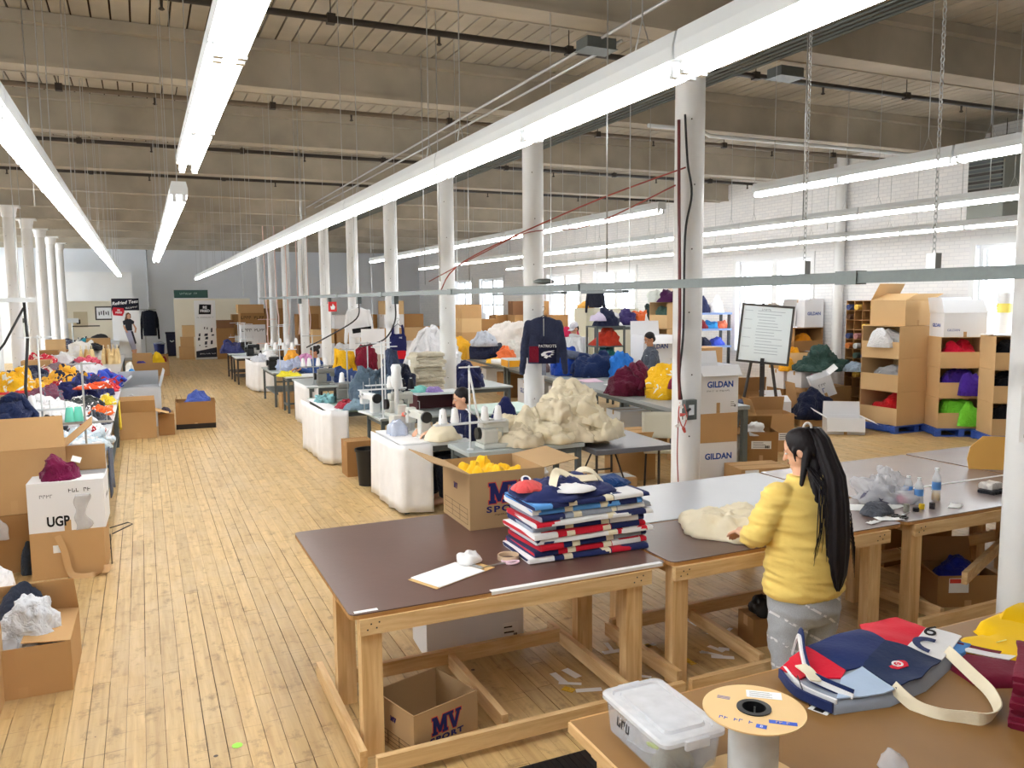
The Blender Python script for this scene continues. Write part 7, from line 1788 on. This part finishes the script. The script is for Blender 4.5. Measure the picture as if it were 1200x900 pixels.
# cartons at the end of the aisle
for (x, y, z, w, d, h, m, lab) in ((4.3, 36.4, 0, 1.0, .8, 1.0, M_WBOX, 'large white carton at the aisle end'), (4.3, 36.4, 1.01, 1.0, .8, .52, M_WBOX, 'printed white carton on the large one at the aisle end'), (4.3, 36.4, 1.54, 1.0, .8, .48, M_KRAFT3, 'dark brown carton above the printed white one'), (4.25, 36.5, 2.03, 1.05, .8, .36, M_KRAFT, 'brown carton topping the aisle end stack'),
        (5.35, 36.6, 0, 1.0, .9, 1.3, M_KRAFT3, 'tall brown carton right of the aisle end stack'), (5.35, 36.6, 1.31, 1.0, .9, .9, M_KRAFT3, 'brown carton on the tall one at the aisle end'), (5.4, 36.6, 2.22, .9, .8, .42, M_KRAFT, 'top brown carton under the hanging cords'),
        (3.35, 38.3, 0, .75, .7, 1.35, M_KRAFT3, 'brown carton right of the white roll-up banner'), (3.35, 38.3, 1.36, .72, .6, .34, mat('old_card', (130, 92, 62), .85), 'dark printed carton on the one by the banner'), (3.85, 38.6, 1.0, .35, .5, .95, M_KRAFT3, 'narrow brown carton behind the banner stack'), (1.75, 38.7, 0, .62, .6, .55, M_KRAFT, 'small brown carton left of the white banner'), (1.78, 38.7, .56, .55, .55, .42, M_KRAFT, 'second brown carton left of the white banner'), (1.85, 38.75, .99, .5, .5, .5, M_KRAFT2, 'pale brown carton topping the pile left of the banner'), (6.4, 34.0, 0, .8, .8, 1.4, M_KRAFT3, 'brown carton beyond the sixth column'), (6.4, 34.0, 1.41, .8, .8, .9, M_KRAFT, 'upper brown carton beyond the sixth column'), (3.2, 29.9, 0, .55, .5, .55, M_KRAFT2, 'small pale carton by the farthest machine table'), (5.8, 31.9, 0, .8, .7, 1.2, mat('old_card', (130, 92, 62), .85), 'dark carton behind the fifth station'), (5.8, 31.9, 1.21, .8, .7, .8, M_KRAFT3, 'upper dark carton behind the fifth station')):
    t = carton((x, y, z), w, d, h, lab, 0, None, m)
    if 'printed white' in lab: text(t, '~~~~~~~~~', .17, (0, -.402, .3), FRONT, BLACK_INK)
for i in range(5):
    x = 4.1 + i * .38
    pipe('cord_line', 'pink white cord hanging in the far machine area, %s from the aisle' % ORD[i], [(x, 30.5, ZC), (x + .02, 30.5, 2.6), (x + .05, 30.4, 1.9), (x, 30.4, 1.3)], .022, plas(232, 204, 196), 'cord', 6, 'pinkish hanging cords')
# ------------------------------------------------------------------ left clothes tables
for i, (y0, y1, x0) in enumerate(((9.95, 15.6, -2.9), (15.7, 20.3, -2.9), (20.4, 29.5, -2.72), (29.6, 38.0, -2.72))):
    x1 = -.44 if i < 2 else (-.55 if i == 2 else -.9)
    leg_table('clothes_table', 'clothes laden table, %s from the viewer along the left of the aisle' % ORD[i], ((x0 + x1) / 2, (y0 + y1) / 2, 0), x1 - x0, y1 - y0, .83, 0, top=M_PALE, frame=M_DGREY, leg=.07, group='left clothes tables')
LEFTH = [
    (-0.84, 10.35, 0.832, 0.40, 0.40, 0.28, (204, 220, 232), 'big white and grey garment with navy stripes at the front of the left tables'),
    (-1.5, 10.6, 0.832, 0.42, 0.40, 0.60, (30, 40, 74), 'navy heap behind the open carton at the front of the left tables'),
    (-1.05, 10.95, 0.832, 0.22, 0.2, 0.34, (52, 54, 62), 'black and grey jacket heap behind the navy one'),
    (-0.72, 11.6, 0.832, 0.26, 0.25, 0.20, (232, 234, 238), 'white heap beyond the teal thread cones'),
    (-0.62, 13.6, 0.832, 0.17, 0.22, 0.16, (240, 110, 50), 'orange and white garment near the table corner'),
    (-0.66, 12.6, 0.832, 0.20, 0.23, 0.14, (60, 62, 70), 'charcoal garments right before the orange one'),
    (-0.60, 15.0, 0.832, 0.14, 0.20, 0.16, (236, 206, 60), 'yellow shirt at the table edge'),
    (-0.95, 14.6, 0.832, 0.30, 0.33, 0.17, (58, 62, 64), 'dark grey flat heap behind the yellow shirt'),
    (-0.98, 16.3, 0.832, 0.46, 0.40, 0.34, (40, 46, 96), 'navy heap with orange trim in the middle of the left tables'),
    (-0.84, 15.82, 1.02, 0.30, 0.1, 0.10, (226, 90, 50), 'orange garment laid across the navy heap'),
    (-0.85, 17.9, 0.832, 0.38, 0.45, 0.36, (58, 84, 190), 'royal blue and white pile at the right edge of the left tables'),
    (-0.58, 17.2, 0.832, 0.12, 0.20, 0.2, (214, 60, 70), 'red garment next to the royal blue pile'),
    (-1.52, 15.2, 0.832, 0.30, 0.33, 0.36, (120, 70, 90), 'mauve and maroon heap among the white sheets'),
    (-2.2, 17.4, 0.832, 0.34, 0.34, 0.44, (244, 186, 40), 'bright yellow heap at the left of the tables'),
    (-1.85, 17.6, 0.832, 0.12, 0.12, 0.26, (240, 190, 60), 'little yellow heap right of the bright yellow one'),
    (-1.49, 18.6, 0.832, 0.46, 0.46, 0.34, (240, 180, 60), 'yellow and cream tangle in the middle of the tables'),
    (-1.37, 16.9, 0.832, 0.34, 0.3, 0.22, (170, 36, 48), 'dark red garment below the yellow tangle'),
    (-2.0, 15.6, 0.832, 0.46, 0.36, 0.2, (196, 50, 44), 'red and orange strip of garments at the far left'),
    (-1.45, 13.6, 0.832, 0.72, 0.62, 0.25, (236, 238, 242), 'long white sheet spread across the left table'),
    (-2.3, 19.5, 0.832, 0.5, 0.50, 0.36, (44, 48, 72), 'navy and white printed garments at the far left'),
    (-2.3, 22.9, 0.832, 0.38, 0.40, 0.50, (200, 44, 66), 'crimson garment heap at the back left'),
    (-1.9, 24.1, 0.832, 0.40, 0.40, 0.36, (232, 232, 234), 'white garments right of the crimson heap'),
    (-1.75, 21.5, 0.832, 0.42, 0.4, 0.26, (140, 120, 128), 'grey mauve garments in the middle distance'),
    (-1.14, 20.6, 0.832, 0.46, 0.48, 0.30, (236, 236, 244), 'pale lilac white heap before the cream bags'),
    (-1.3, 23.4, 0.832, 0.36, 0.36, 0.30, (210, 90, 110), 'pink garment in front of the cream bags'),
    (-2.2, 30.5, 0.832, 0.5, 0.50, 0.45, (70, 74, 96), 'dark striped garments at the end of the left tables'),
    (-1.7, 31.2, 0.832, 0.36, 0.39, 0.55, (40, 150, 170), 'teal and navy garments at the end of the left tables'),
    (-2.1, 34.0, 0.832, 0.5, 0.50, 0.55, (40, 40, 48), 'black and white striped garments near the partition'),
    (-1.5, 25.6, 0.832, 0.5, 0.5, 0.62, (238, 236, 232), 'white bag mound behind the cream bags'),
    (-1.2, 25.3, 1.2, 0.16, 0.16, 0.2, (40, 42, 48), 'black garment on the white bag mound'),
    (-2.0, 26.0, 0.832, 0.3, 0.3, 0.35, (150, 110, 70), 'tan heap left of the white bag mound'),
    (-2.3, 21.2, 0.832, 0.4, 0.35, 0.3, (220, 216, 206), 'cream garments at the middle left'),
    (-2.1, 13.0, 0.832, 0.36, 0.4, 0.22, (150, 190, 206), 'pale blue sheet at the left of the white one'),
]
SECOND = [(238, 238, 240), (40, 44, 70), (232, 232, 236), (170, 40, 50), (238, 238, 240), (90, 96, 110), (240, 236, 226)]
for i, (x, y, zz, rx, ry, h, c, lab) in enumerate(LEFTH): heap('garment', lab, 'clothes', (x, y, zz), rx, ry, h * .85, fab(*c, second=SECOND[i % len(SECOND)], share=.26), 700 + i, n=(40, 14), fold=.55, power=3, flat=.6, rz=R(i * 37 % 60 - 30), sleeves=2)
# garments hanging over the front and side edges
def over_edge(label, x0, x1, y, z0, z1, c, seed, side='front'):
    def fn(u, v):
        w = .02 * math.sin(u * 14 + seed) * (1 - v) + .02
        zz = z0 + .05 * math.sin(u * 7 + seed * 2) * (1 - v) + (z1 - z0) * v
        return (x0 + (x1 - x0) * u, y - w, zz) if side == 'front' else (x0 + w, y + (x1 - x0) * u, zz)
    return sheet('hanging_garment', fn, 18, 8, .012, fab(*c), label, 'clothes', None, 'garments hanging over table edges')
over_edge('white garment with grey hem hanging over the front of the left table', -1.05, -.55, 9.92, .42, .86, (226, 229, 236), 1)
over_edge('navy striped sleeve hanging over the front of the left table', -1.25, -1.02, 9.90, .35, .86, (52, 60, 96), 3)
over_edge('slate grey garment hanging at the aisle corner of the left table', 9.96, 10.75, .0, .45, .86, (84, 92, 112), 4, 'side') if False else None
sheet('hanging_garment', lambda u, v: (-.425 + .02 * math.sin(u * 12) * (1 - v) + .012, 10.1 + u * 1.2, .30 + .06 * math.sin(u * 6) * (1 - v) + .55 * v), 16, 8, .012, fab(84, 92, 112), 'slate grey garment hanging at the aisle side of the left table', 'clothes', None, 'garments hanging over table edges')
sheet('hanging_garment', lambda u, v: (-.42 + .02 * math.sin(u * 12) * (1 - v) + .012, 14.7 + u * .5, .42 + .05 * math.sin(u * 6) * (1 - v) + .44 * v), 10, 8, .012, fab(236, 206, 60), 'yellow shirt sleeve hanging at the aisle side of the left table', 'clothes', None, 'garments hanging over table edges')
heap('hanging_bag', 'white bag with blue spot hanging from the aisle side of the left tables', 'bag', (-.30, 19.9, .50), .13, .18, .62, fab(238, 236, 226), 741, n=(28, 14), power=4, fold=.3); heap('blue_cloth', 'blue cloth tucked in the white hanging bag', 'cloth', (-.26, 19.7, .90), .1, .1, .14, fab(50, 130, 200), 742, n=(20, 7))
# cream tote bags standing on the left tables
for i, (x, y) in enumerate(((-1.55, 24.9), (-1.42, 24.95), (-1.30, 24.9), (-1.0, 25.0), (-.88, 24.95), (-.76, 25.0), (-.66, 24.95))):
    t = thing('canvas_bag', 'cream tote standing upright on the left tables, %s of the row' % ORD[i], 'tote bag', (x, y, .832), R(15 * math.sin(i * 2)), 'standing cream totes')
    MB().loft([[(-.05, -.18, 0), (.05, -.18, 0), (.05, .18, 0), (-.05, .18, 0)], [(-.045, -.17, .22), (.045, -.17, .22), (.045, .17, .22), (-.045, .17, .22)], [(-.015, -.15, .42), (.015, -.15, .42), (.015, .15, .42), (-.015, .15, .42)]]).build('bag_body', fab(240, 214, 160), t)
    MB().tube([(0, -.08, .42), (0, -.06, .52), (0, .06, .52), (0, .08, .42)], .009, 6).build('handle', fab(236, 224, 196), t)
for i, (x, y, w, d, h, m, z, lab) in enumerate(((-2.4, 25.7, .5, .5, .38, M_KRAFT3, .832, 'brown carton on the left tables beside the crimson heap'), (-2.35, 27.4, .6, .5, .3, M_KRAFT2, .832, 'grey brown carton on the left tables'), (-2.35, 27.4, .5, .42, .3, M_KRAFT2, 1.14, 'pale basket carton on the grey brown one'), (-1.75, 28.4, .5, .5, .45, M_KRAFT, .832, 'brown carton left of the white bag mound'), (-2.3, 22.0, .6, .5, .34, M_KRAFT, .832, 'long brown carton at the left end of the table'), (-1.35, 30.4, .7, .6, .5, M_KRAFT, .832, 'brown carton at the back of the left tables'), (-1.85, 12.2, .8, .45, .26, M_KRAFT2, .832, 'open brown carton behind the white thread cones'))):
    carton((x, y, z), w, d, h, lab, 0, None, m, None if i != 6 else {'back': 80})
# front left: stands, cones, cartons
stand((-.60, 9.6, .84), 1.05, .14, 'steel thread stand with teal cones at the front of the left tables', .26, .40, M_STEEL); leg_table('sewing_table', 'small grey machine table at the front left beneath the teal cones', (-.78, 9.5, 0), .66, .66, .83, top=M_TTOP)
cones([(-.74, 9.6), (-.66, 9.62)], M_TC, 1.255, 'on the tray of the steel stand')
machine((-.92, 9.42, .832), R(160), 'dark overlock machine half hidden under the striped garment', M_DGREY, .8)
stand((-1.12, 10.9, .832), 1.3, .2, 'tall white thread stand carrying two white cones at the far left', .3, .42); cones([(-1.36, 10.9), (-1.22, 10.9)], M_WC, 1.265, 'on the tall white stand')
t = carton((-1.16, 8.95, 0), .86, .62, .54, 'brown carton at the base of the left edge stack', R(3), None, M_KRAFT3); heap('tape_wad', 'crumpled clear tape stuck on the left brown carton', 'tape', (-1.28, 8.58, .34), .07, .03, .2, CLEARB, 751, n=(18, 8), fold=1)
t = carton((-1.18, 8.95, .55), .88, .62, .60, 'tall brown carton with an open flap at the left edge', R(3), None, M_KRAFT, {'front': 66, 'right': 140}); 
heap('yellow_garment', 'yellow and white garments in the open carton at the left edge', 'clothes', (-1.36, 8.95, 1.0), .2, .22, .36, fab(240, 206, 60), 752, n=(24, 9))
t = carton((-.71, 8.53, 0), .60, .52, .43, 'brown carton with a loose tape strip beneath the white one', R(-2), None, M_KRAFT, None)
ribbon('loose_tape', [(-.08, -.262, .40), (-.03, -.275, .25), (0.0, -.29, .08), (.05, -.31, .02), (.2, -.33, .015), (.30, -.30, .03), (.31, -.27, .08)], .055, .003, M_TAPE, t, (1, .1, .2)); MB().box(-.12, -.04, -.264, -.26, .24, .31).build('shipping_label', M_PAPER, t)
t = carton((-.70, 8.53, .437), .62, .52, .45, 'white carton with black marker writing and a raised brown flap', R(-2), None, M_WBOX, {'back': 88, 'front': 0.5, 'left': 1}); 
MB().box(-.30, .30, .248, .2545, .455, .70).build('brown_flap', M_KRAFT, t)
text(t, 'UGP', .125, (-.075, -.2612, .09), FRONT, BLACK_INK, offset=.004, sx=.75); text(t, '~~~~~~~', .05, (.13, -.2612, .37), FRONT, BLACK_INK, offset=.002); text(t, '~~~~~', .045, (-.17, -.2612, .33), FRONT, GREY_INK)
text(t, '~~~~~~', .06, (.3105, .05, .25), RIGHT, GREY_INK)
sheet('torn_tape', lambda u, v: (-.645 + u * (.11 + .03 * math.sin(v * 9)) + .01 * math.sin(v * 14), 8.266 - .006 - .008 * abs(noise.noise(Vector((u * 4, v * 7, 3)))), .435 + v * .33), 8, 14, .001, clear('tape_film', (222, 222, 224), .55, .15), 'torn clear tape patch on the front of the white marked carton', 'tape')
heap('maroon_garment', 'crumpled maroon garment on the white marked carton', 'clothes', (-.76, 8.44, .893), .16, .15, .24, fab(112, 24, 66), 754, fold=.4, power=2.4); MB().box(-.04, .04, -.03, .03, 0, .002).build('paper_tag', M_PAPER, loc=(-.62, 8.44, 1.06)).rotation_euler = (R(50), R(20), 0)
tag(bpy.data.objects['paper_tag'], 'white paper tag on the maroon garment', 'tag')
heap('laundry', 'striped and grey garments stuffed between the left cartons', 'clothes', (-.98, 9.2, .3), .14, .2, .55, fab(150, 156, 150), 755, n=(26, 10))
heap('dark_rags', 'dark rags on the floor between the left cartons', 'clothes', (-1.06, 8.6, 0), .09, .12, .3, fab(50, 56, 66), 756, n=(20, 8))
t = thing('wire_hook', 'bent wire sticking out beside the white marked carton', 'wire', (-.38, 8.5, 0)); MB().tube([(0, 0, .36), (.16, -.02, .40), (.2, -.02, .38), (.02, 0, .30)], .006, 6).build('wire_bend', M_IRON, t); MB().tube([(0, 0, .30), (0, .02, 0)], .006, 6).build('wire_leg', M_IRON, t)
t = carton((-.80, 6.10, 0), .56, .62, .33, 'open brown carton with white laundry at the lower left', R(-1), None, M_KRAFT, {'back': 66, 'right': 5})
heap('white_laundry', 'white sweatshirts heaped in the open carton at the lower left', 'clothes', (-.78, 6.06, .17), .20, .19, .38, fab(222, 226, 234), 757, fold=.5, n=(56, 18)); heap('grey_jacket', 'dark slate jacket behind the white laundry at the lower left', 'clothes', (-.84, 6.29, .15), .19, .08, .42, fab(56, 62, 78), 758, n=(36, 12)); heap('plastic_wrap', 'crinkled clear wrap at the front of the lower left carton', 'plastic', (-.90, 5.93, .28), .10, .05, .10, CLEARB, 759, n=(22, 8), fold=1)
t = carton((-1.22, 5.55, 0), .62, .62, .44, 'brown carton cut off by the left edge of the frame', R(0), None, M_KRAFT2, {'back': 75})
heap('white_laundry', 'white cloth pile at the very left edge above the cartons', 'clothes', (-1.26, 6.7, .42), .30, .32, .50, fab(238, 238, 242), 760, fold=.5); carton((-1.32, 6.75, 0), .6, .6, .42, 'brown carton beneath the white cloth pile at the left edge', 0, None, M_KRAFT)
# aisle cartons
t = carton((.90, 17.45, 0), .74, .60, .54, 'open brown carton with blue cloth standing alone in the aisle', R(-3), None, M_KRAFT3, {'left': 70, 'right': 250, 'front': 268}, fl=.06)
MB().box(-.37, .37, -.303, -.30, .0, .10).build('black_band', ink(44, 38, 34), t); heap('blue_cloth', 'blue denim cloth filling the carton alone in the aisle', 'cloth', (.95, 17.45, .36), .31, .25, .34, fab(70, 88, 160), 761, n=(40, 12))
carton((-.16, 16.6, 0), .62, .5, .50, 'brown carton with stub flaps in front of the white aisle carton', R(0), None, M_KRAFT, {'front': 112, 'left': 195, 'right': 195, 'back': 100}, fl=.24); t = bpy.data.objects['carton'];
carton((-.12, 18.2, 0), .78, .7, .80, 'grey white carton behind the stub flapped one by the left tables', R(2), None, mat('grey_white_card', (206, 210, 214), .8), {'back': 60, 'left': 40, 'right': 105}); heap('plastic_wrap', 'grey plastic wrap on the grey white carton', 'plastic', (-.30, 17.84, .5), .12, .03, .2, CLEARB, 762, n=(18, 8)); heap('dark_cloth', 'little dark cloth beside the stub flapped carton', 'cloth', (.33, 16.75, .41), .1, .09, .1, fab(60, 54, 70), 763, n=(18, 7)); carton((.33, 16.8, 0), .28, .5, .40, 'narrow brown carton right of the stub flapped one', 0, None, M_KRAFT3)
carton((-.05, 29.7, 0), .62, .6, .52, 'brown carton with blue cloth near the poster banner', 0, None, M_KRAFT, {'back': 90}); carton((.48, 30.6, 0), .62, .6, .46, 'brown carton heaped with yellow cloth near the poster banner', 0, None, M_KRAFT, {'back': 60})
heap('blue_cloth', 'violet blue cloth on the carton near the banner', 'cloth', (-.08, 29.65, .40), .2, .2, .2, fab(66, 60, 160), 764, n=(24, 8)); heap('yellow_cloth', 'yellow and maroon cloth heaped on the far aisle carton', 'cloth', (.46, 30.6, .36), .22, .22, .44, fab(244, 206, 40), 765, n=(30, 10)); heap('maroon_cloth', 'maroon cloth on the right of the yellow heap', 'cloth', (.64, 30.6, .46), .08, .12, .2, fab(140, 40, 44), 766, n=(22, 8))

# ------------------------------------------------------------------ the far end
t = thing('partition', 'white partition wall with a wide opening at the far left', 'partition', (-4.5, 40.0, 0)); t['kind'] = 'structure'
MB().box(0, 1.17, 0, .12, 0, 3.86).box(3.31, 4.18, 0, .12, 0, 3.86).box(1.17, 3.31, 0, .12, 2.6, 3.86).box(1.17, 3.31, 0, .12, 0, .9).box(-4, 0, 0, .12, 0, 3.86).build('wall_panel', M_WHITE, t)
MB().box(1.10, 1.17, -.03, .14, .9, 2.67).box(3.31, 3.38, -.03, .14, .9, 2.67).box(1.17, 3.31, -.03, .14, 2.6, 2.67).build('opening_trim', M_WHITE, t)
MB().box(1.17, 3.31, -.05, .15, .86, .9).build('opening_sill', M_WHITE, t)
o = MB().box(-4.2, -.4, 41.4, 41.45, 0, 3.0).build('trim_1', M_CREAM); struct(o, 'cream inner wall seen through the partition opening')
def picture(loc, w, h, label, mat_in, fr):
    t = thing('picture', label, 'picture', loc)
    MB().box(-w / 2, w / 2, 0, .03, -h / 2, h / 2).build('frame', fr, t); MB().box(-w / 2 + .06, w / 2 - .06, -.004, 0, -h / 2 + .06, h / 2 - .06).build('mount', mat_in, t)
    m = MB()
    for k in range(5): m.box(-w * .3 + k * w * .13, -w * .24 + k * w * .13, -.006, -.004, -h * .15 + .03 * (k % 2), h * .1 + .03 * (k % 3))
    m.build('print', BLACK_INK, t); return t
picture((-1.55, 41.38, 2.05), .72, .62, 'dark framed picture seen through the partition opening, right one', M_PAPER, M_IRON); picture((-3.35, 41.38, 2.05), .5, .72, 'dark framed picture seen through the partition opening, left one', M_PAPER, M_IRON)
t = thing('notice', 'beige pinned notice between the framed pictures', 'notice', (-2.5, 41.38, 1.78)); MB().box(-.28, .28, 0, .02, -.35, .35).build('sheet', mat('beige_board', (200, 186, 156), .7), t); MB().box(-.18, -.02, -.003, 0, -.2, .0).build('print', BLACK_INK, t)
t = thing('notice', 'white pinned sheets on the partition beside the column', 'notice', (-4.55, 39.97, 1.55)); MB().box(-.2, .2, 0, .02, -.45, .45).build('sheet', mat('grey_sheet', (196, 198, 190), .7), t); MB().box(-.14, .14, -.003, 0, .15, .35).build('print', M_IRON, t)
heap('black_bag', 'black bag lying on the partition opening sill', 'bag', (-1.75, 39.92, .902), .42, .1, .32, M_BLACK, 801, n=(24, 8))
leg_table('office_desk', 'white desk before the partition opening', (-2.2, 39.0, 0), 2.6, .7, .9, top=M_LWHITE, frame=M_LWHITE)
t = thing('shade_pole', 'grey floor stand with a dark bar before the partition', 'stand', (-2.2, 32.0, .832)); MB().tube([(0, 0, 0), (0, 0, 1.0)], .02, 8).build('pole', M_STEEL, t); MB().box(0, .85, -.02, .02, .86, .90).build('bar', M_IRON, t); MB().box(-.16, .2, -.02, .02, 1.0, 1.16).build('plate', M_LWHITE, t)
# poster banner with a printed figure
t = thing('banner', 'poster banner with dark header and a printed figure in black shirt', 'banner', (-.62, 39.2, 0))
MB().box(-.54, .54, 0, .02, .12, 2.70).build('panel', M_PAPER, t); MB().box(-.56, .56, -.1, .12, 0, .12).build('base', M_STEEL, t)
MB().box(-.54, .54, -.004, 0, 2.18, 2.70).build('header', ink(30, 32, 46), t)
text(t, 'Refried Tees', .20, (-.02, -.006, 2.52), (PI / 2, R(-6), 0), M_PAPER, ext=.001, offset=.004, shear=.3); text(t, '~~~~~~~~', .10, (.25, -.006, 2.31), (PI / 2, R(-6), 0), M_PAPER, ext=.001, offset=.002, shear=.3)
bd = MB().prism([(-.22, -.16), (.14, -.2), (.22, -.02), (.2, .14), (-.2, .18), (-.26, .04)], .004, Matrix.Rotation(PI / 2, 4, 'X')).build('badge', ink(190, 40, 56), t); bd.location = (-.27, -.006, 2.14); text(t, 'RE\nFRIED', .10, (-.27, -.012, 2.14), FRONT, M_PAPER, ext=.001, offset=.003)
SK = ink(206, 158, 130)
def flat(t, nm, pl, m, y=-.004, z0=0): 
    o = MB().prism(pl, .002, Matrix.Rotation(PI / 2, 4, 'X')).build(nm, m, t); o.location = (0, y, z0); return o
flat(t, 'printed_hair', [(-.02, 1.92), (.0, 2.04), (.1, 2.1), (.19, 2.02), (.2, 1.86), (.1, 1.8), (-.02, 1.72), (-.06, 1.78)], ink(120, 84, 64)); flat(t, 'printed_face', [(.05, 1.84), (.05, 1.98), (.11, 2.03), (.17, 1.98), (.16, 1.84), (.11, 1.79)], SK, -.007)
flat(t, 'printed_shirt', [(-.14, 1.72), (.05, 1.82), (.16, 1.82), (.32, 1.70), (.29, 1.56), (.22, 1.58), (.22, 1.30), (-.04, 1.30), (-.05, 1.56), (-.12, 1.54)], ink(44, 46, 54), -.006); flat(t, 'printed_arms', [(-.14, 1.54), (-.08, 1.54), (.0, 1.32), (.06, 1.24), (.0, 1.2), (-.1, 1.38)], SK, -.008); flat(t, 'printed_arms', [(.24, 1.6), (.31, 1.58), (.4, 1.4), (.36, 1.2), (.3, 1.22), (.33, 1.38)], SK, -.008)
flat(t, 'printed_trousers', [(-.08, 1.30), (.2, 1.30), (.3, .8), (.34, .45), (.18, .4), (.06, .8)], ink(176, 176, 198), -.006); flat(t, 'printed_trousers', [(.16, 1.28), (.24, 1.28), (.36, .75), (.3, .7)], ink(52, 54, 66), -.009); flat(t, 'printed_legs', [(.14, .46), (.36, .48), (.32, .16), (.22, .16)], SK, -.007)
t = thing('coat_rack', 'coat rack with dark jackets right of the poster banner', 'coat rack', (.12, 40.6, 0)); MB().tube([(0, 0, 0), (0, 0, 2.2)], .025, 8).tube([(-.5, 0, 2.2), (.5, 0, 2.2)], .02, 8).tube([(-.4, -.2, .02), (.4, .2, .02)], .02, 6).build('rack_frame', M_STEEL, t)
garment('jacket', 'dark navy coat bulging on the rack at the far left', 'jacket', (.32, 40.42, 2.16), R(-15), fab(30, 34, 48), .62, 1.15, 'long', 11, thick=.3)
bin_((.68, 41.2, 0), 'blue bin lined with a white bag at the far end', plas(40, 52, 120, .5), .24, .62); heap('bin_liner', 'pale liner bag over the blue bin', 'bag', (.68, 41.2, .58), .26, .26, .12, clear('liner', (206, 214, 226), .7, .3), 811, n=(20, 6))
t = thing('trash_container', 'tall navy wheeled trash container at the far end', 'bin', (1.22, 41.0, 0)); MB().loft([[(-.2, -.22, .06), (.2, -.22, .06), (.2, .22, .06), (-.2, .22, .06)], [(-.24, -.27, 1.05), (.24, -.27, 1.05), (.24, .27, 1.05), (-.24, .27, 1.05)]]).build('tub', plas(28, 34, 70, .5), t); MB().box(-.26, .26, -.3, .29, 1.05, 1.14).build('lid', plas(24, 30, 62, .5), t, bevel=.02); MB().tube([(-.24, .2, .08), (.24, .2, .08)], .08, 12).build('wheels', M_BLACK, t); outline(t, [[(-.1, -.02), (0, -.08), (.1, -.02), (.07, .02), (0, -.03), (-.07, .02)]], M_LWHITE, (0, -.272, .75), FRONT, 'recycle_mark', .001)
t = thing('panel_wall', 'cream panel screen standing near the end wall', 'screen', (3.0, 39.8, 0)); MB().box(-1.65, 1.65, 0, .08, 0, 2.66).build('panel', M_CREAM, t); MB().box(-1.65, 1.65, -.01, .09, 2.66, 2.70).build('cap_rail', M_WHITE, t)
t = thing('sign', 'dark green lettered sign on top of the cream screen', 'sign', (2.1, 39.84, 2.705)); MB().box(-.72, .72, 0, .04, 0, .36).build('board', mat('green_sign', (40, 78, 72), .5), t); text(t, '~~~~~~~~~~', .12, (-.1, -.002, .2), FRONT, ink(176, 200, 192), ext=.001)
t = thing('banner', 'white roll-up banner with black logo and small product pictures', 'banner', (2.55, 38.2, 0), R(3))
MB().box(-.44, .44, 0, .015, .08, 2.58).build('panel', M_PAPER, t); MB().box(-.46, .46, -.1, .12, 0, .08).build('base', M_STEEL, t); MB().prism([(-.44, .08), (.44, .08), (.44, .52), (-.44, .36)], .004, Matrix.Rotation(PI / 2, 4, 'X')).build('footer', ink(44, 46, 56), t).location = (0, -.001, 0)
MB().prism([(-.27, 1.98), (.24, 1.98), (.27, 2.4), (-.23, 2.42)], .004, Matrix.Rotation(PI / 2, 4, 'X')).build('logo_block', BLACK_INK, t).location = (0, -.001, 0); text(t, 'RE\nFRIED', .155, (0, -.007, 2.20), FRONT, M_PAPER, ext=.001, offset=.006); text(t, '~~~~~~~~~~~~~~~~', .07, (0, -.003, 1.84), FRONT, GREY_INK, ext=.001); text(t, '~~~~~~~~~~~~~~~~~~', .06, (.05, -.006, .24), FRONT, M_PAPER, ext=.001)
m = MB(); pr_ = random.Random(6)
for (x, z, w, h) in ((-.05, 1.38, .05, .1), (.06, 1.36, .05, .1), (-.27, 1.08, .08, .14), (-.3, .9, .1, .14), (.0, 1.08, .16, .12), (.02, .93, .13, .12), (.28, 1.06, .12, .07), (.24, 1.28, .08, .2), (-.02, .72, .12, .16), (.22, .74, .1, .18), (-.28, .62, .06, .05), (-.02, .56, .1, .06)): m.prism([(x - w / 2, z - h / 2), (x + w * .4, z - h * .45), (x + w / 2, z + h / 2), (x - w * .35, z + h * .4)], .003, Matrix.Rotation(PI / 2, 4, 'X'))
m.build('product_prints', ink(60, 64, 76), t).location = (0, -.001, 0)
text(bpy.data.objects['panel_wall'], '~~~~~~', .13, (1.0, -.002, 1.82), FRONT, GREY_INK, ext=.001)
bpy.data.scenes.remove(SCRATCH)
